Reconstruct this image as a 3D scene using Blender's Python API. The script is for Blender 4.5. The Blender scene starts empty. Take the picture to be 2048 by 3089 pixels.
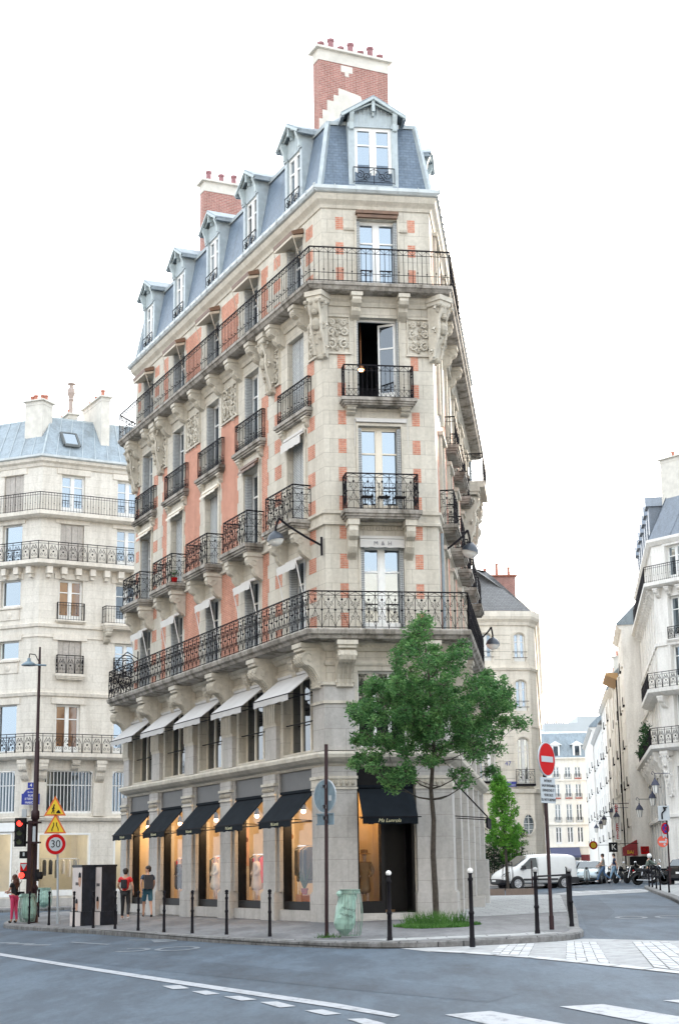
import bpy, math, random
from mathutils import Vector, Matrix
S = bpy.context.scene
R = math.radians
random.seed(7)
# ------------------------------------------------------------------ camera, sky, sun, exposure
cam_d = bpy.data.cameras.new('camera'); cam = bpy.data.objects.new('camera', cam_d)
S.collection.objects.link(cam); S.camera = cam
PITCH, ROLL = 0.22481126, -0.01446025
fw = Vector((0, math.cos(PITCH), math.sin(PITCH))); u0_ = Vector((0, -math.sin(PITCH), math.cos(PITCH))); r0_ = Vector((1, 0, 0))
rt = r0_*math.cos(ROLL)+u0_*math.sin(ROLL); up = -r0_*math.sin(ROLL)+u0_*math.cos(ROLL)
m = Matrix.Identity(4)
for i in range(3):
    m[i][0], m[i][1], m[i][2] = rt[i], up[i], -fw[i]
m[0][3], m[1][3], m[2][3] = 0, 0, 1.52
cam.matrix_world = m
cam_d.sensor_fit = 'HORIZONTAL'; cam_d.sensor_width = 36; cam_d.lens = 83.5
cam_d.clip_start = 0.1; cam_d.clip_end = 6000
S.view_settings.view_transform = 'Standard'; S.view_settings.look = 'None'; S.view_settings.gamma = 1
S.view_settings.exposure = 1.70
try:
    S.cycles.use_denoising = True; S.cycles.denoiser = 'OPENIMAGEDENOISE'
    S.cycles.max_bounces = 8; S.cycles.diffuse_bounces = 4; S.cycles.glossy_bounces = 3; S.cycles.transparent_max_bounces = 12
    S.cycles.sample_clamp_indirect = 4
except Exception: pass
SUN_EL, SUN_AZ = 14, 22
wd = bpy.data.worlds.new('World'); S.world = wd; wd.use_nodes = True
nt = wd.node_tree; nt.nodes.clear()
sky = nt.nodes.new('ShaderNodeTexSky'); sky.sky_type = 'NISHITA'; sky.sun_disc = False
sky.sun_elevation = R(SUN_EL); sky.sun_rotation = R(SUN_AZ); sky.dust_density = 4; sky.air_density = 1.0; sky.ozone_density = 1
hs = nt.nodes.new('ShaderNodeHueSaturation'); hs.inputs['Saturation'].default_value = 0.34
mx = nt.nodes.new('ShaderNodeMix'); mx.data_type = 'RGBA'; mx.inputs[0].default_value = 0.6
mx.inputs[7].default_value = (8.55, 9.3, 10.1, 1)      # thin even cloud over the clear sky
bgn = nt.nodes.new('ShaderNodeBackground'); bgn.inputs[1].default_value = 0.12
out = nt.nodes.new('ShaderNodeOutputWorld')
nt.links.new(sky.outputs[0], hs.inputs['Color']); nt.links.new(hs.outputs[0], mx.inputs[6])
nt.links.new(mx.outputs[2], bgn.inputs[0]); nt.links.new(bgn.outputs[0], out.inputs[0])
sd = bpy.data.lights.new('sun', 'SUN'); sun = bpy.data.objects.new('sun', sd); S.collection.objects.link(sun)
sd.energy = 3.0; sd.angle = R(0.6); sd.color = (1, .84, .66)
sv = Vector((math.sin(R(SUN_AZ))*math.cos(R(SUN_EL)), math.cos(R(SUN_AZ))*math.cos(R(SUN_EL)), math.sin(R(SUN_EL))))
sun.rotation_euler = sv.to_track_quat('Z', 'Y').to_euler(); sun.location = (60, 40, 60)
# ------------------------------------------------------------------ helpers
def g(x, y): return 0.02*x+0.003*y          # pavement level; the roadway lies 0.13 lower
ORG = {}
def setp(o, **k):
    for a, b in k.items():
        if b is not None: o[a] = b
    return o
def link(o, parent=None):
    S.collection.objects.link(o)
    if parent is not None: o.parent = parent; ORG[o.name] = ORG.get(parent.name, Vector((0, 0, 0)))
    return o
def thing(name, label, cat, loc=(0, 0, 0), group=None):
    o = bpy.data.objects.new(name, None); o.empty_display_size = .3; S.collection.objects.link(o)
    o.location = loc; ORG[o.name] = Vector(loc); setp(o, label=label, category=cat, group=group); return o
class Fr:
    def __init__(s, o, d, n=None):
        s.o = Vector((o[0], o[1])); s.d = Vector(d).normalized(); s.n = Vector(n).normalized() if n else Vector((s.d.y, -s.d.x))
        s.z = o[2] if len(o) > 2 else 0
    def P(s, u, w, z):
        p = s.o+s.d*u+s.n*w; return Vector((p.x, p.y, z+s.z))
def ang(a): return (math.sin(R(a)), math.cos(R(a)))
WF = Fr((0, 0), (1, 0), (0, -1))
class MB:
    def __init__(s): s.v = []; s.f = []; s.uv = []
    def q(s, pts, uv=None):
        pts = [Vector(p) for p in pts]
        b = len(s.v); s.v += pts; s.f.append(tuple(range(b, b+len(pts))))
        if uv is None:
            n = (pts[1]-pts[0]).cross(pts[2]-pts[0])
            if len(pts) > 3 and n.length < 1e-9: n = (pts[2]-pts[0]).cross(pts[3]-pts[0])
            n = n.normalized() if n.length > 1e-12 else Vector((0, 0, 1))
            if abs(n.z) > .8: uv = [(p.x, p.y) for p in pts]
            else:
                t = Vector((-n.y, n.x)).normalized()
                if t.x < 0 or (abs(t.x) < 1e-6 and t.y < 0): t = -t
                uv = [(p.x*t.x+p.y*t.y, p.z) for p in pts]
        s.uv += uv
    def box(s, F, u0, u1, w0, w1, z0, z1, skip=''):
        P = F.P; a = [P(u0, w0, z0), P(u1, w0, z0), P(u1, w1, z0), P(u0, w1, z0), P(u0, w0, z1), P(u1, w0, z1), P(u1, w1, z1), P(u0, w1, z1)]
        for k, i in (('b', (0, 1, 2, 3)), ('t', (4, 5, 6, 7)), ('k', (0, 1, 5, 4)), ('f', (3, 2, 6, 7)), ('l', (0, 3, 7, 4)), ('r', (1, 2, 6, 5))):
            if k not in skip: s.q([a[j] for j in i])
    def bar(s, a, b, r, r2=None, n=4, cap=False):
        a = Vector(a); b = Vector(b); d = b-a
        if d.length < 1e-6: return
        r2 = r if r2 is None else r2
        d.normalize(); x = d.cross(Vector((0, 0, 1)))
        if x.length < .1: x = d.cross(Vector((0, 1, 0)))
        x.normalize(); y = d.cross(x)
        o = math.pi/4 if n == 4 else 0
        A = [a+(x*math.cos(o+2*math.pi*i/n)+y*math.sin(o+2*math.pi*i/n))*r for i in range(n)]
        B = [b+(x*math.cos(o+2*math.pi*i/n)+y*math.sin(o+2*math.pi*i/n))*r2 for i in range(n)]
        k = len(s.v); s.v += A+B
        for i in range(n):
            j = (i+1) % n; s.f.append((k+i, k+j, k+n+j, k+n+i)); s.uv += [(i/n, 0), ((i+1)/n, 0), ((i+1)/n, 1), (i/n, 1)]
        if cap:
            s.f.append(tuple(k+i for i in range(n))); s.uv += [(0, 0)]*n
            s.f.append(tuple(k+n+i for i in range(n))); s.uv += [(0, 0)]*n
    def path(s, pts, r, n=4, r2=None):
        L = len(pts)-1
        for i in range(L):
            ra = r if r2 is None else r+(r2-r)*i/L; rb = r if r2 is None else r+(r2-r)*(i+1)/L
            s.bar(pts[i], pts[i+1], ra, rb, n)
    def lathe(s, c, prof, n=12, F=None, ax=None):
        c = Vector(c); X, Y, Z = Vector((1, 0, 0)), Vector((0, 1, 0)), Vector((0, 0, 1))
        if ax is not None:
            Z = Vector(ax).normalized(); X = Z.cross(Vector((0, 0, 1)))
            if X.length < .1: X = Z.cross(Vector((0, 1, 0)))
            X.normalize(); Y = Z.cross(X)
        k = len(s.v)
        for r, z in prof:
            for i in range(n):
                t = 2*math.pi*i/n; s.v.append(c+X*(r*math.cos(t))+Y*(r*math.sin(t))+Z*z)
        for j in range(len(prof)-1):
            for i in range(n):
                i2 = (i+1) % n; s.f.append((k+j*n+i, k+j*n+i2, k+(j+1)*n+i2, k+(j+1)*n+i))
                s.uv += [(i/n, prof[j][1]), ((i+1)/n, prof[j][1]), ((i+1)/n, prof[j+1][1]), (i/n, prof[j+1][1])]
        for j in (0, len(prof)-1):
            if prof[j][0] > 1e-4: s.f.append(tuple(k+j*n+i for i in range(n))); s.uv += [(0, 0)]*n
    def ball(s, c, r, n=8, sc=(1, 1, 1)):
        c = Vector(c); k = len(s.v); m_ = max(4, n//2+1)
        for j in range(m_+1):
            a = math.pi*j/m_
            for i in range(n):
                t = 2*math.pi*i/n
                s.v.append(c+Vector((r*sc[0]*math.sin(a)*math.cos(t), r*sc[1]*math.sin(a)*math.sin(t), r*sc[2]*math.cos(a))))
        for j in range(m_):
            for i in range(n):
                i2 = (i+1) % n; s.f.append((k+j*n+i, k+j*n+i2, k+(j+1)*n+i2, k+(j+1)*n+i)); s.uv += [(0, 0)]*4
    def extr_u(s, F, u0, u1, prof):           # profile [(w, z)] swept along the wall
        A = [F.P(u0, w, z) for w, z in prof]; B = [F.P(u1, w, z) for w, z in prof]
        n = len(prof)
        for i in range(n):
            j = (i+1) % n; s.q([A[i], A[j], B[j], B[i]])
        s.q(A); s.q(B)
    def extr_w(s, F, w0, w1, poly):            # outline [(u, z)] given thickness
        A = [F.P(u, w0, z) for u, z in poly]; B = [F.P(u, w1, z) for u, z in poly]
        n = len(poly)
        for i in range(n):
            j = (i+1) % n; s.q([A[i], A[j], B[j], B[i]])
        s.q(A); s.q(B)
    def build(s, name, mat, parent=None, smooth=False, **props):
        me = bpy.data.meshes.new(name); o = bpy.data.objects.new(name, me)
        link(o, parent); off = ORG.get(o.name, Vector((0, 0, 0)))
        me.from_pydata([tuple(v-off) for v in s.v], [], s.f)
        uvl = me.uv_layers.new(name='UVMap'); fl = [c for t in s.uv for c in t]
        if len(fl) == 2*len(me.loops): uvl.data.foreach_set('uv', fl)
        for m_ in (mat if isinstance(mat, (list, tuple)) else [mat]): me.materials.append(m_)
        if smooth:
            me.polygons.foreach_set('use_smooth', [True]*len(me.polygons))
        me.update(); setp(o, **props); return o
def offp(pts, nrm, w):
    r = []
    for i, p in enumerate(pts):
        if i == 0: r.append(p+nrm[0]*w)
        elif i == len(pts)-1: r.append(p+nrm[-1]*w)
        else:
            a, b = nrm[i-1], nrm[i]; r.append(p+(a+b)/(1+a.dot(b))*w)
    return r
class Path:
    def __init__(s, pts, flip=False):
        s.p = [Vector((a[0], a[1])) for a in pts]; s.n = []
        for i in range(len(pts)-1):
            d = (s.p[i+1]-s.p[i]).normalized(); n = Vector((d.y, -d.x)); s.n.append(-n if flip else n)
    def off(s, w): return offp(s.p, s.n, w)
    def sweep(s, mb, prof, closed=True, caps=True):
        rings = [[Vector((q.x, q.y, z)) for q in s.off(w)] for w, z in prof]; n = len(prof)
        for j in range(n if closed else n-1):
            a, b = rings[j], rings[(j+1) % n]
            for i in range(len(s.p)-1): mb.q([a[i], a[i+1], b[i+1], b[i]])
        if closed and caps:
            mb.q([r[0] for r in rings]); mb.q([r[-1] for r in rings])
    def frame(s, i, w=0):
        q = s.off(w); return Fr(q[i], q[i+1]-q[i], s.n[i]), (q[i+1]-q[i]).length
def copy_tree(o, parent=None, **props):
    c = o.copy(); S.collection.objects.link(c); c.parent = parent
    if parent is not None: c.matrix_parent_inverse = o.matrix_parent_inverse
    for ch in list(o.children): copy_tree(ch, c)
    setp(c, **props); return c
def text_mesh(name, txt, mat, size, P, X, Y, parent=None, ext=.002, align='CENTER', shear=0, **props):
    cu = bpy.data.curves.new(name, 'FONT'); cu.body = txt; cu.size = size; cu.extrude = ext; cu.align_x = align; cu.align_y = 'CENTER'; cu.shear = shear
    to = bpy.data.objects.new(name+'_c', cu); S.collection.objects.link(to)
    bpy.context.view_layer.update()
    me = bpy.data.meshes.new_from_object(to.evaluated_get(bpy.context.evaluated_depsgraph_get()))
    bpy.data.objects.remove(to)
    o = bpy.data.objects.new(name, me); link(o, parent)
    X = Vector(X).normalized(); Y = Vector(Y).normalized(); Z = X.cross(Y); P = Vector(P)
    off = ORG.get(o.name, Vector((0, 0, 0)))
    for v in me.vertices: v.co = P-off+X*v.co.x+Y*v.co.y+Z*v.co.z
    me.materials.clear(); me.materials.append(mat); setp(o, **props); return o
# ------------------------------------------------------------------ materials
def newmat(name):
    m_ = bpy.data.materials.new(name); m_.use_nodes = True; return m_, m_.node_tree, m_.node_tree.nodes['Principled BSDF']
def N(t, k, **inp):
    n = t.nodes.new(k)
    for a, b in inp.items(): n.inputs[a].default_value = b
    return n
def ramp(t, fac, stops):
    r = t.nodes.new('ShaderNodeValToRGB'); t.links.new(fac, r.inputs[0]); e = r.color_ramp.elements
    e[0].position, e[0].color = stops[0][0], (*stops[0][1], 1); e[1].position, e[1].color = stops[-1][0], (*stops[-1][1], 1)
    for p, c in stops[1:-1]: x = e.new(p); x.color = (*c, 1)
    return r.outputs[0]
def mul(t, a, b, f=1.0):
    x = t.nodes.new('ShaderNodeMix'); x.data_type = 'RGBA'; x.blend_type = 'MULTIPLY'; x.inputs[0].default_value = f
    t.links.new(a, x.inputs[6]); t.links.new(b, x.inputs[7]); return x.outputs[2]
def posn(t, sc=(1, 1, 1)):
    ge = t.nodes.new('ShaderNodeNewGeometry'); mp = t.nodes.new('ShaderNodeMapping'); mp.inputs['Scale'].default_value = sc
    t.links.new(ge.outputs['Position'], mp.inputs[0]); return mp.outputs[0]
def noise(t, vec, scale, detail=4, rough=.6):
    n = N(t, 'ShaderNodeTexNoise', Scale=scale, Detail=detail, Roughness=rough); t.links.new(vec, n.inputs['Vector']); return n.outputs['Fac']
def bump(t, bs, h, strength=.3, dist=.01):
    b = N(t, 'ShaderNodeBump', Strength=strength, Distance=dist); t.links.new(h, b.inputs['Height']); t.links.new(b.outputs[0], bs.inputs['Normal'])
def plain(name, col, rough=.6, metal=0, var=.12, scale=3.0, emit=None, es=0, spec=.5, bmp=0):
    m_, t, b = newmat(name); b.inputs['Roughness'].default_value = rough; b.inputs['Metallic'].default_value = metal
    b.inputs['Specular IOR Level'].default_value = spec
    if var:
        c = ramp(t, noise(t, posn(t), scale), [(.3, [x*(1-var) for x in col]), (.7, [min(1, x*(1+var)) for x in col])]); t.links.new(c, b.inputs['Base Color'])
    else: b.inputs['Base Color'].default_value = (*col, 1)
    if bmp: bump(t, b, noise(t, posn(t), 25), bmp, .01)
    if emit: b.inputs['Emission Color'].default_value = (*emit, 1); b.inputs['Emission Strength'].default_value = es
    return m_
def masonry(name, c1, c2, mortar, bw, rh, ms, rough=.85, zoff=0, stain=.35, bstr=.4, streak=(2.2, 2.2, .35), smallvar=.12, offs=.5, streakc=(.62, .6, .57)):
    m_, t, b = newmat(name); b.inputs['Roughness'].default_value = rough; b.inputs['Specular IOR Level'].default_value = .25
    uv = t.nodes.new('ShaderNodeUVMap'); uv.uv_map = 'UVMap'; mp = t.nodes.new('ShaderNodeMapping'); mp.inputs['Location'].default_value = (0, zoff, 0)
    t.links.new(uv.outputs[0], mp.inputs[0])
    br = t.nodes.new('ShaderNodeTexBrick'); br.offset = offs; t.links.new(mp.outputs[0], br.inputs['Vector'])
    for k, v in (('Color1', (*c1, 1)), ('Color2', (*c2, 1)), ('Mortar', (*mortar, 1)), ('Scale', 1), ('Mortar Size', ms), ('Mortar Smooth', .1), ('Bias', 0), ('Brick Width', bw), ('Row Height', rh)): br.inputs[k].default_value = v
    col = br.outputs[0]
    n1 = noise(t, posn(t, streak), 1.0, 5, .65); col = mul(t, col, ramp(t, n1, [(.36, streakc), (.56, (1, 1, 1))]), stain)
    n2 = noise(t, posn(t), 9, 6, .7); col = mul(t, col, ramp(t, n2, [(.3, (1-smallvar*2,)*3), (.7, (1+smallvar,)*3)]), 1)
    t.links.new(col, b.inputs['Base Color'])
    iv = N(t, 'ShaderNodeMath'); iv.operation = 'MULTIPLY_ADD'; t.links.new(br.outputs['Fac'], iv.inputs[0]); iv.inputs[1].default_value = -1; t.links.new(n2, iv.inputs[2])
    bump(t, b, iv.outputs[0], bstr, .012); return m_
M = {}
M['stone'] = masonry('stone_ashlar', (.61, .572, .495), (.555, .52, .45), (.38, .35, .30), .98, .4475, .007, zoff=-.075, stain=.38, smallvar=.07)
M['stone_trim'] = masonry('stone_trim', (.60, .56, .48), (.57, .53, .455), (.42, .385, .32), 1.3, 9, .006, stain=.45, smallvar=.08)
M['stone_low'] = masonry('stone_shop', (.50, .48, .455), (.455, .44, .42), (.30, .28, .26), 1.6, .62, .006, stain=.45, smallvar=.08)
M['slab'] = masonry('stone_slab_weathered', (.40, .37, .33), (.35, .325, .29), (.25, .23, .2), 1.4, 9, .008, stain=1, streakc=(.38, .36, .33), smallvar=.2)
M['brick'] = masonry('red_brick', (.62, .275, .185), (.53, .215, .145), (.56, .40, .32), .22, .066, .009, stain=.45, bstr=.5)
M['brick_old'] = masonry('old_chimney_brick', (.41, .185, .15), (.32, .145, .12), (.46, .34, .30), .22, .07, .010, stain=.4)
M['slate'] = masonry('blue_slate', (.16, .21, .27), (.135, .18, .24), (.09, .115, .15), .20, .10, .005, rough=.4, stain=.4, bstr=.5)
M['zinc'] = masonry('zinc_sheet', (.28, .33, .365), (.26, .31, .345), (.22, .27, .31), 30, 30, .001, rough=.42, stain=.6, bstr=.1)
M['zinc_light'] = plain('pale_zinc', (.37, .42, .44), .45, .1, .14, 4)
M['gutter'] = plain('zinc_gutter', (.46, .49, .49), .4, .2, .15, 3)
M['wood_dormer'] = plain('grey_green_painted_wood', (.42, .48, .49), .6, 0, .1, 6)
M['plaster'] = plain('pale_render', (.60, .57, .51), .9, 0, .12, 2.5, bmp=.15)
M['iron'] = plain('black_wrought_iron', (.010, .009, .012), .7, 0, .2, 10, spec=.14)
M['white'] = plain('white_paint', (.78, .78, .76), .45, 0, .05, 5)
M['cream_paint'] = plain('cream_paint', (.72, .66, .55), .5, 0, .06, 5)
M['shutter'] = masonry('grey_louvred_shutter', (.52, .54, .54), (.50, .52, .52), (.24, .25, .26), 40, .055, .012, rough=.6, stain=.2, bstr=.6)
M['shutter_beige'] = masonry('beige_louvred_shutter', (.66, .61, .56), (.62, .58, .53), (.30, .27, .24), 40, .055, .012, rough=.6, stain=.2, bstr=.6)
M['awn_grey'] = plain('grey_canvas', (.50, .49, .48), .9, 0, .07, 2, spec=.1)
M['awn_white'] = plain('white_canvas', (.60, .585, .56), .9, 0, .05, 2, spec=.1)
M['awn_black'] = plain('black_canvas', (.011, .015, .020), .9, 0, .2, 2, spec=.12)
M['fascia'] = plain('dark_grey_fascia', (.105, .105, .105), .55, 0, .1, 2)
M['frame_black'] = plain('black_shop_frame', (.007, .007, .008), .5, 0, .1, 5, spec=.25)
M['brownmetal'] = plain('brown_awning_box', (.16, .09, .055), .5, 0, .2, 5)
M['awning_slat'] = plain('beige_awning_slat', (.50, .44, .35), .6, 0, .08)
M['terra'] = plain('terracotta', (.40, .16, .11), .8, 0, .25, 8)
M['terra2'] = plain('dull_red_clay', (.27, .13, .14), .8, 0, .25, 8)
M['cream'] = masonry('cream_limestone', (.73, .69, .62), (.69, .65, .58), (.54, .50, .43), 1.05, .42, .006, stain=.4, smallvar=.07)
M['cream_trim'] = masonry('cream_trim', (.73, .68, .60), (.70, .65, .57), (.56, .51, .43), 1.6, 9, .005, stain=.45, smallvar=.07)
M['pale'] = masonry('pale_render_wall', (.84, .81, .755), (.83, .80, .745), (.74, .70, .65), 4, 3.2, .006, stain=.4, smallvar=.05)  # far-wall colours, here to buff, lightened to stand for haze
M['pale2'] = masonry('pale_grey_wall', (.79, .77, .73), (.77, .75, .71), (.65, .63, .6), 3, 3.1, .006, stain=.4, smallvar=.05)
M['buff'] = masonry('buff_wall', (.81, .76, .67), (.79, .74, .65), (.66, .60, .51), 2.4, .34, .008, stain=.4, smallvar=.05)
M['tile'] = masonry('brown_roof_tile', (.27, .22, .19), (.20, .16, .14), (.10, .08, .07), .2, .16, .01, stain=.4)
M['darkslate'] = masonry('grey_slate', (.20, .20, .20), (.165, .165, .165), (.05, .05, .05), .24, .14, .008, rough=.6, stain=.4)  # slate lightened in colour to stand for distance haze
def glassmat(name, tint, dark, mixf):
    m_, t, b = newmat(name); b.inputs['Base Color'].default_value = (*dark, 1); b.inputs['Roughness'].default_value = .04
    gl = N(t, 'ShaderNodeBsdfGlossy', Roughness=.03); gl.inputs['Color'].default_value = (*tint, 1)
    if mixf[1] > mixf[0]:
        oi = t.nodes.new('ShaderNodeObjectInfo'); mr = N(t, 'ShaderNodeMapRange'); mr.inputs['To Min'].default_value = mixf[0]; mr.inputs['To Max'].default_value = mixf[1]
        t.links.new(oi.outputs['Random'], mr.inputs[0]); f = mr.outputs[0]
    else: f = None
    mxs = t.nodes.new('ShaderNodeMixShader')
    if f: t.links.new(f, mxs.inputs[0])
    else: mxs.inputs[0].default_value = mixf[0]
    t.links.new(b.outputs[0], mxs.inputs[1]); t.links.new(gl.outputs[0], mxs.inputs[2])
    nz = noise(t, posn(t), 1.2, 2); bp = N(t, 'ShaderNodeBump', Strength=.05, Distance=.05); t.links.new(nz, bp.inputs['Height']); t.links.new(bp.outputs[0], gl.inputs['Normal'])
    t.links.new(mxs.outputs[0], t.nodes['Material Output'].inputs[0]); return m_
M['glass_sky'] = glassmat('window_glass_reflecting', (.62, .72, .80), (.03, .035, .04), (.34, .40))
M['glass_blue'] = glassmat('window_glass_blue', (.56, .66, .75), (.03, .035, .04), (.42, .42))
M['glass_dark'] = glassmat('window_glass_dark', (.45, .5, .55), (.010, .012, .015), (.10, .2))
M['glass_side'] = glassmat('window_glass_side', (.40, .48, .55), (.012, .016, .02), (.10, .35))
M['glass_warm'] = glassmat('window_glass_painted_brick_reflection', (.5, .45, .4), (.16, .07, .03), (.15, .15))  # brown base colour stands for brick mirrored in these panes
def clearglass():
    m_, t, b = newmat('shop_glass'); t.nodes.remove(b)
    tr = t.nodes.new('ShaderNodeBsdfTransparent'); gl = N(t, 'ShaderNodeBsdfGlossy', Roughness=.02); gl.inputs[0].default_value = (.8, .85, .9, 1)
    lw = N(t, 'ShaderNodeLayerWeight', Blend=.5); pw = N(t, 'ShaderNodeMath'); pw.operation = 'POWER'; t.links.new(lw.outputs['Facing'], pw.inputs[0]); pw.inputs[1].default_value = 5
    ma = N(t, 'ShaderNodeMath'); ma.operation = 'MULTIPLY_ADD'; t.links.new(pw.outputs[0], ma.inputs[0]); ma.inputs[1].default_value = .5; ma.inputs[2].default_value = .04; mx_ = t.nodes.new('ShaderNodeMixShader')
    t.links.new(ma.outputs[0], mx_.inputs[0]); t.links.new(tr.outputs[0], mx_.inputs[1]); t.links.new(gl.outputs[0], mx_.inputs[2])
    t.links.new(mx_.outputs[0], t.nodes['Material Output'].inputs[0]); return m_
M['shopglass'] = clearglass()
M['dark_room'] = plain('painted_room_shade', (.012, .018, .026), .9, 0, 0)  # near-black walls paint in the gloom of the room
M['shopwall'] = plain('warm_shop_wall', (.62, .50, .32), .8, 0, .1, 1.5)
M['shoppanel'] = plain('pale_display_panel', (.66, .62, .54), .8, 0, .06, 1.5)
M['boutique_wall'] = plain('boutique_wall', (.60, .55, .44), .8, 0, .1, 1.5)
M['shopfloor'] = plain('oak_floor', (.30, .18, .09), .5, 0, .2, 5)
M['bulb'] = plain('lit_bulb', (1, .7, .4), .5, 0, 0, emit=(1, .52, .22), es=9)
M['skin'] = plain('skin', (.52, .30, .21), .55, 0, .06, 20)
M['skin_pale'] = plain('mannequin_skin', (.60, .42, .32), .5, 0, .05, 20)
def asphalt(name, c, paint=None, rough=.75):
    m_, t, b = newmat(name); b.inputs['Roughness'].default_value = rough; b.inputs['Specular IOR Level'].default_value = .35
    v = posn(t); big = noise(t, posn(t, (1, .35, 1)), .35, 5, .7); fine = noise(t, v, 90, 3, .8)
    a = ramp(t, big, [(.35, [x*.72 for x in c]), (.5, c), (.66, [x*1.25 for x in c])]); a2 = ramp(t, fine, [(.3, (.72,)*3), (.7, (1.22,)*3)])
    col = mul(t, a, a2)
    tr = noise(t, posn(t, (.55, .12, 1)), 1.6, 7, .75); col = mul(t, col, ramp(t, tr, [(.42, (.9, .9, .9)), (.56, (1.42, 1.4, 1.36)), (.68, (.95, .95, .95))])); md = noise(t, posn(t, (1, .5, 1)), 14, 4, .75); col = mul(t, col, ramp(t, md, [(.3, (.84,)*3), (.7, (1.14,)*3)]))
    t.links.new(col, b.inputs['Base Color']); bump(t, b, fine, .35, .006); return m_
M['road'] = asphalt('asphalt', (.048, .070, .097))
M['road_new'] = asphalt('dark_asphalt', (.038, .056, .079))
M['side'] = asphalt('pavement_asphalt', (.120, .123, .131))
def paint(name, c):
    m_, t, b = newmat(name); b.inputs['Roughness'].default_value = .7
    n_ = noise(t, posn(t, (1, .5, 1)), 6, 6, .8); t.links.new(ramp(t, n_, [(.34, [x*.5 for x in c]), (.5, c)]), b.inputs['Base Color']); return m_
M['paint'] = paint('worn_road_paint', (.34, .36, .39)); M['paint_old'] = paint('faded_road_paint', (.15, .175, .20))
M['kerb'] = masonry('granite_kerb', (.24, .24, .24), (.19, .19, .19), (.07, .07, .07), 1.1, 9, .015, stain=.8, smallvar=.2)
M['pale_concrete'] = masonry('pale_worn_concrete', (.38, .39, .395), (.35, .36, .37), (.30, .31, .32), 3.5, 3.5, .01, stain=.7, smallvar=.1)
M['paver'] = masonry('stone_pavers', (.56, .57, .57), (.42, .43, .43), (.07, .07, .07), .40, .42, .035, stain=.4, smallvar=.12)
M['flag'] = masonry('stone_flags', (.40, .41, .41), (.33, .34, .34), (.17, .17, .17), .85, .55, .016, stain=.6, smallvar=.1)
def leafmat(name, cols, trans=.35):
    m_, t, b = newmat(name); b.inputs['Roughness'].default_value = .6; b.inputs['Specular IOR Level'].default_value = .3
    n1 = noise(t, posn(t), 2.2, 2, .5); n2 = noise(t, posn(t), 30, 1, .5)
    ad = N(t, 'ShaderNodeMath'); ad.operation = 'ADD'; t.links.new(n1, ad.inputs[0]); t.links.new(n2, ad.inputs[1])
    hf = N(t, 'ShaderNodeMath'); hf.operation = 'MULTIPLY'; t.links.new(ad.outputs[0], hf.inputs[0]); hf.inputs[1].default_value = .5
    c = ramp(t, hf.outputs[0], [(.36, cols[0]), (.5, cols[1]), (.64, cols[2])]); t.links.new(c, b.inputs['Base Color'])
    tl = t.nodes.new('ShaderNodeBsdfTranslucent'); t.links.new(c, tl.inputs[0]); mx_ = t.nodes.new('ShaderNodeMixShader'); mx_.inputs[0].default_value = trans
    t.links.new(b.outputs[0], mx_.inputs[1]); t.links.new(tl.outputs[0], mx_.inputs[2]); t.links.new(mx_.outputs[0], t.nodes['Material Output'].inputs[0]); return m_
M['leaf'] = leafmat('oak_leaves', [(.024, .075, .026), (.075, .20, .060), (.23, .40, .14)], .45)
M['leaf2'] = leafmat('young_leaves', [(.04, .14, .02), (.11, .32, .04), (.26, .52, .08)], .45)
M['leaf3'] = leafmat('dark_leaves', [(.012, .035, .016), (.02, .06, .02), (.05, .12, .03)])
M['grass'] = leafmat('grass_blades', [(.03, .09, .02), (.055, .15, .028), (.10, .22, .05)])
M['bark'] = plain('bark', (.055, .045, .036), .9, 0, .35, 14, bmp=.6)
def col(name, c, rough=.6, metal=0, var=.08): 
    if name not in M: M[name] = plain(name, c, rough, metal, var, 8)
    return M[name]
# ------------------------------------------------------------------ building kit
def prism(mb, poly, z0, z1):
    A = [Vector((p[0], p[1], z0)) for p in poly]; B = [Vector((p[0], p[1], z1)) for p in poly]; n = len(poly)
    for i in range(n): mb.q([A[i], A[(i+1) % n], B[(i+1) % n], B[i]])
    mb.q(A); mb.q(B)
def wall(mb, F, u0, u1, z0, z1, ops, depth=.3, w=0):
    us = sorted({u0, u1, *[min(max(o[k], u0), u1) for o in ops for k in (0, 1)]}); zs = sorted({z0, z1, *[min(max(o[k], z0), z1) for o in ops for k in (2, 3)]})
    for j in range(len(zs)-1):
        run = None
        for i in range(len(us)):
            solid = i < len(us)-1 and not any(o[0] <= (us[i]+us[i+1])/2 <= o[1] and o[2] <= (zs[j]+zs[j+1])/2 <= o[3] for o in ops)
            if solid and run is None: run = us[i]
            if not solid and run is not None:
                mb.q([F.P(run, w, zs[j]), F.P(us[i], w, zs[j]), F.P(us[i], w, zs[j+1]), F.P(run, w, zs[j+1])]); run = None
    for a, b, c, d in ops:
        for p, r_ in (((a, c), (a, d)), ((b, c), (b, d)), ((a, c), (b, c)), ((a, d), (b, d))):
            mb.q([F.P(p[0], w, p[1]), F.P(r_[0], w, r_[1]), F.P(r_[0], w-depth, r_[1]), F.P(p[0], w-depth, p[1])])
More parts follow.
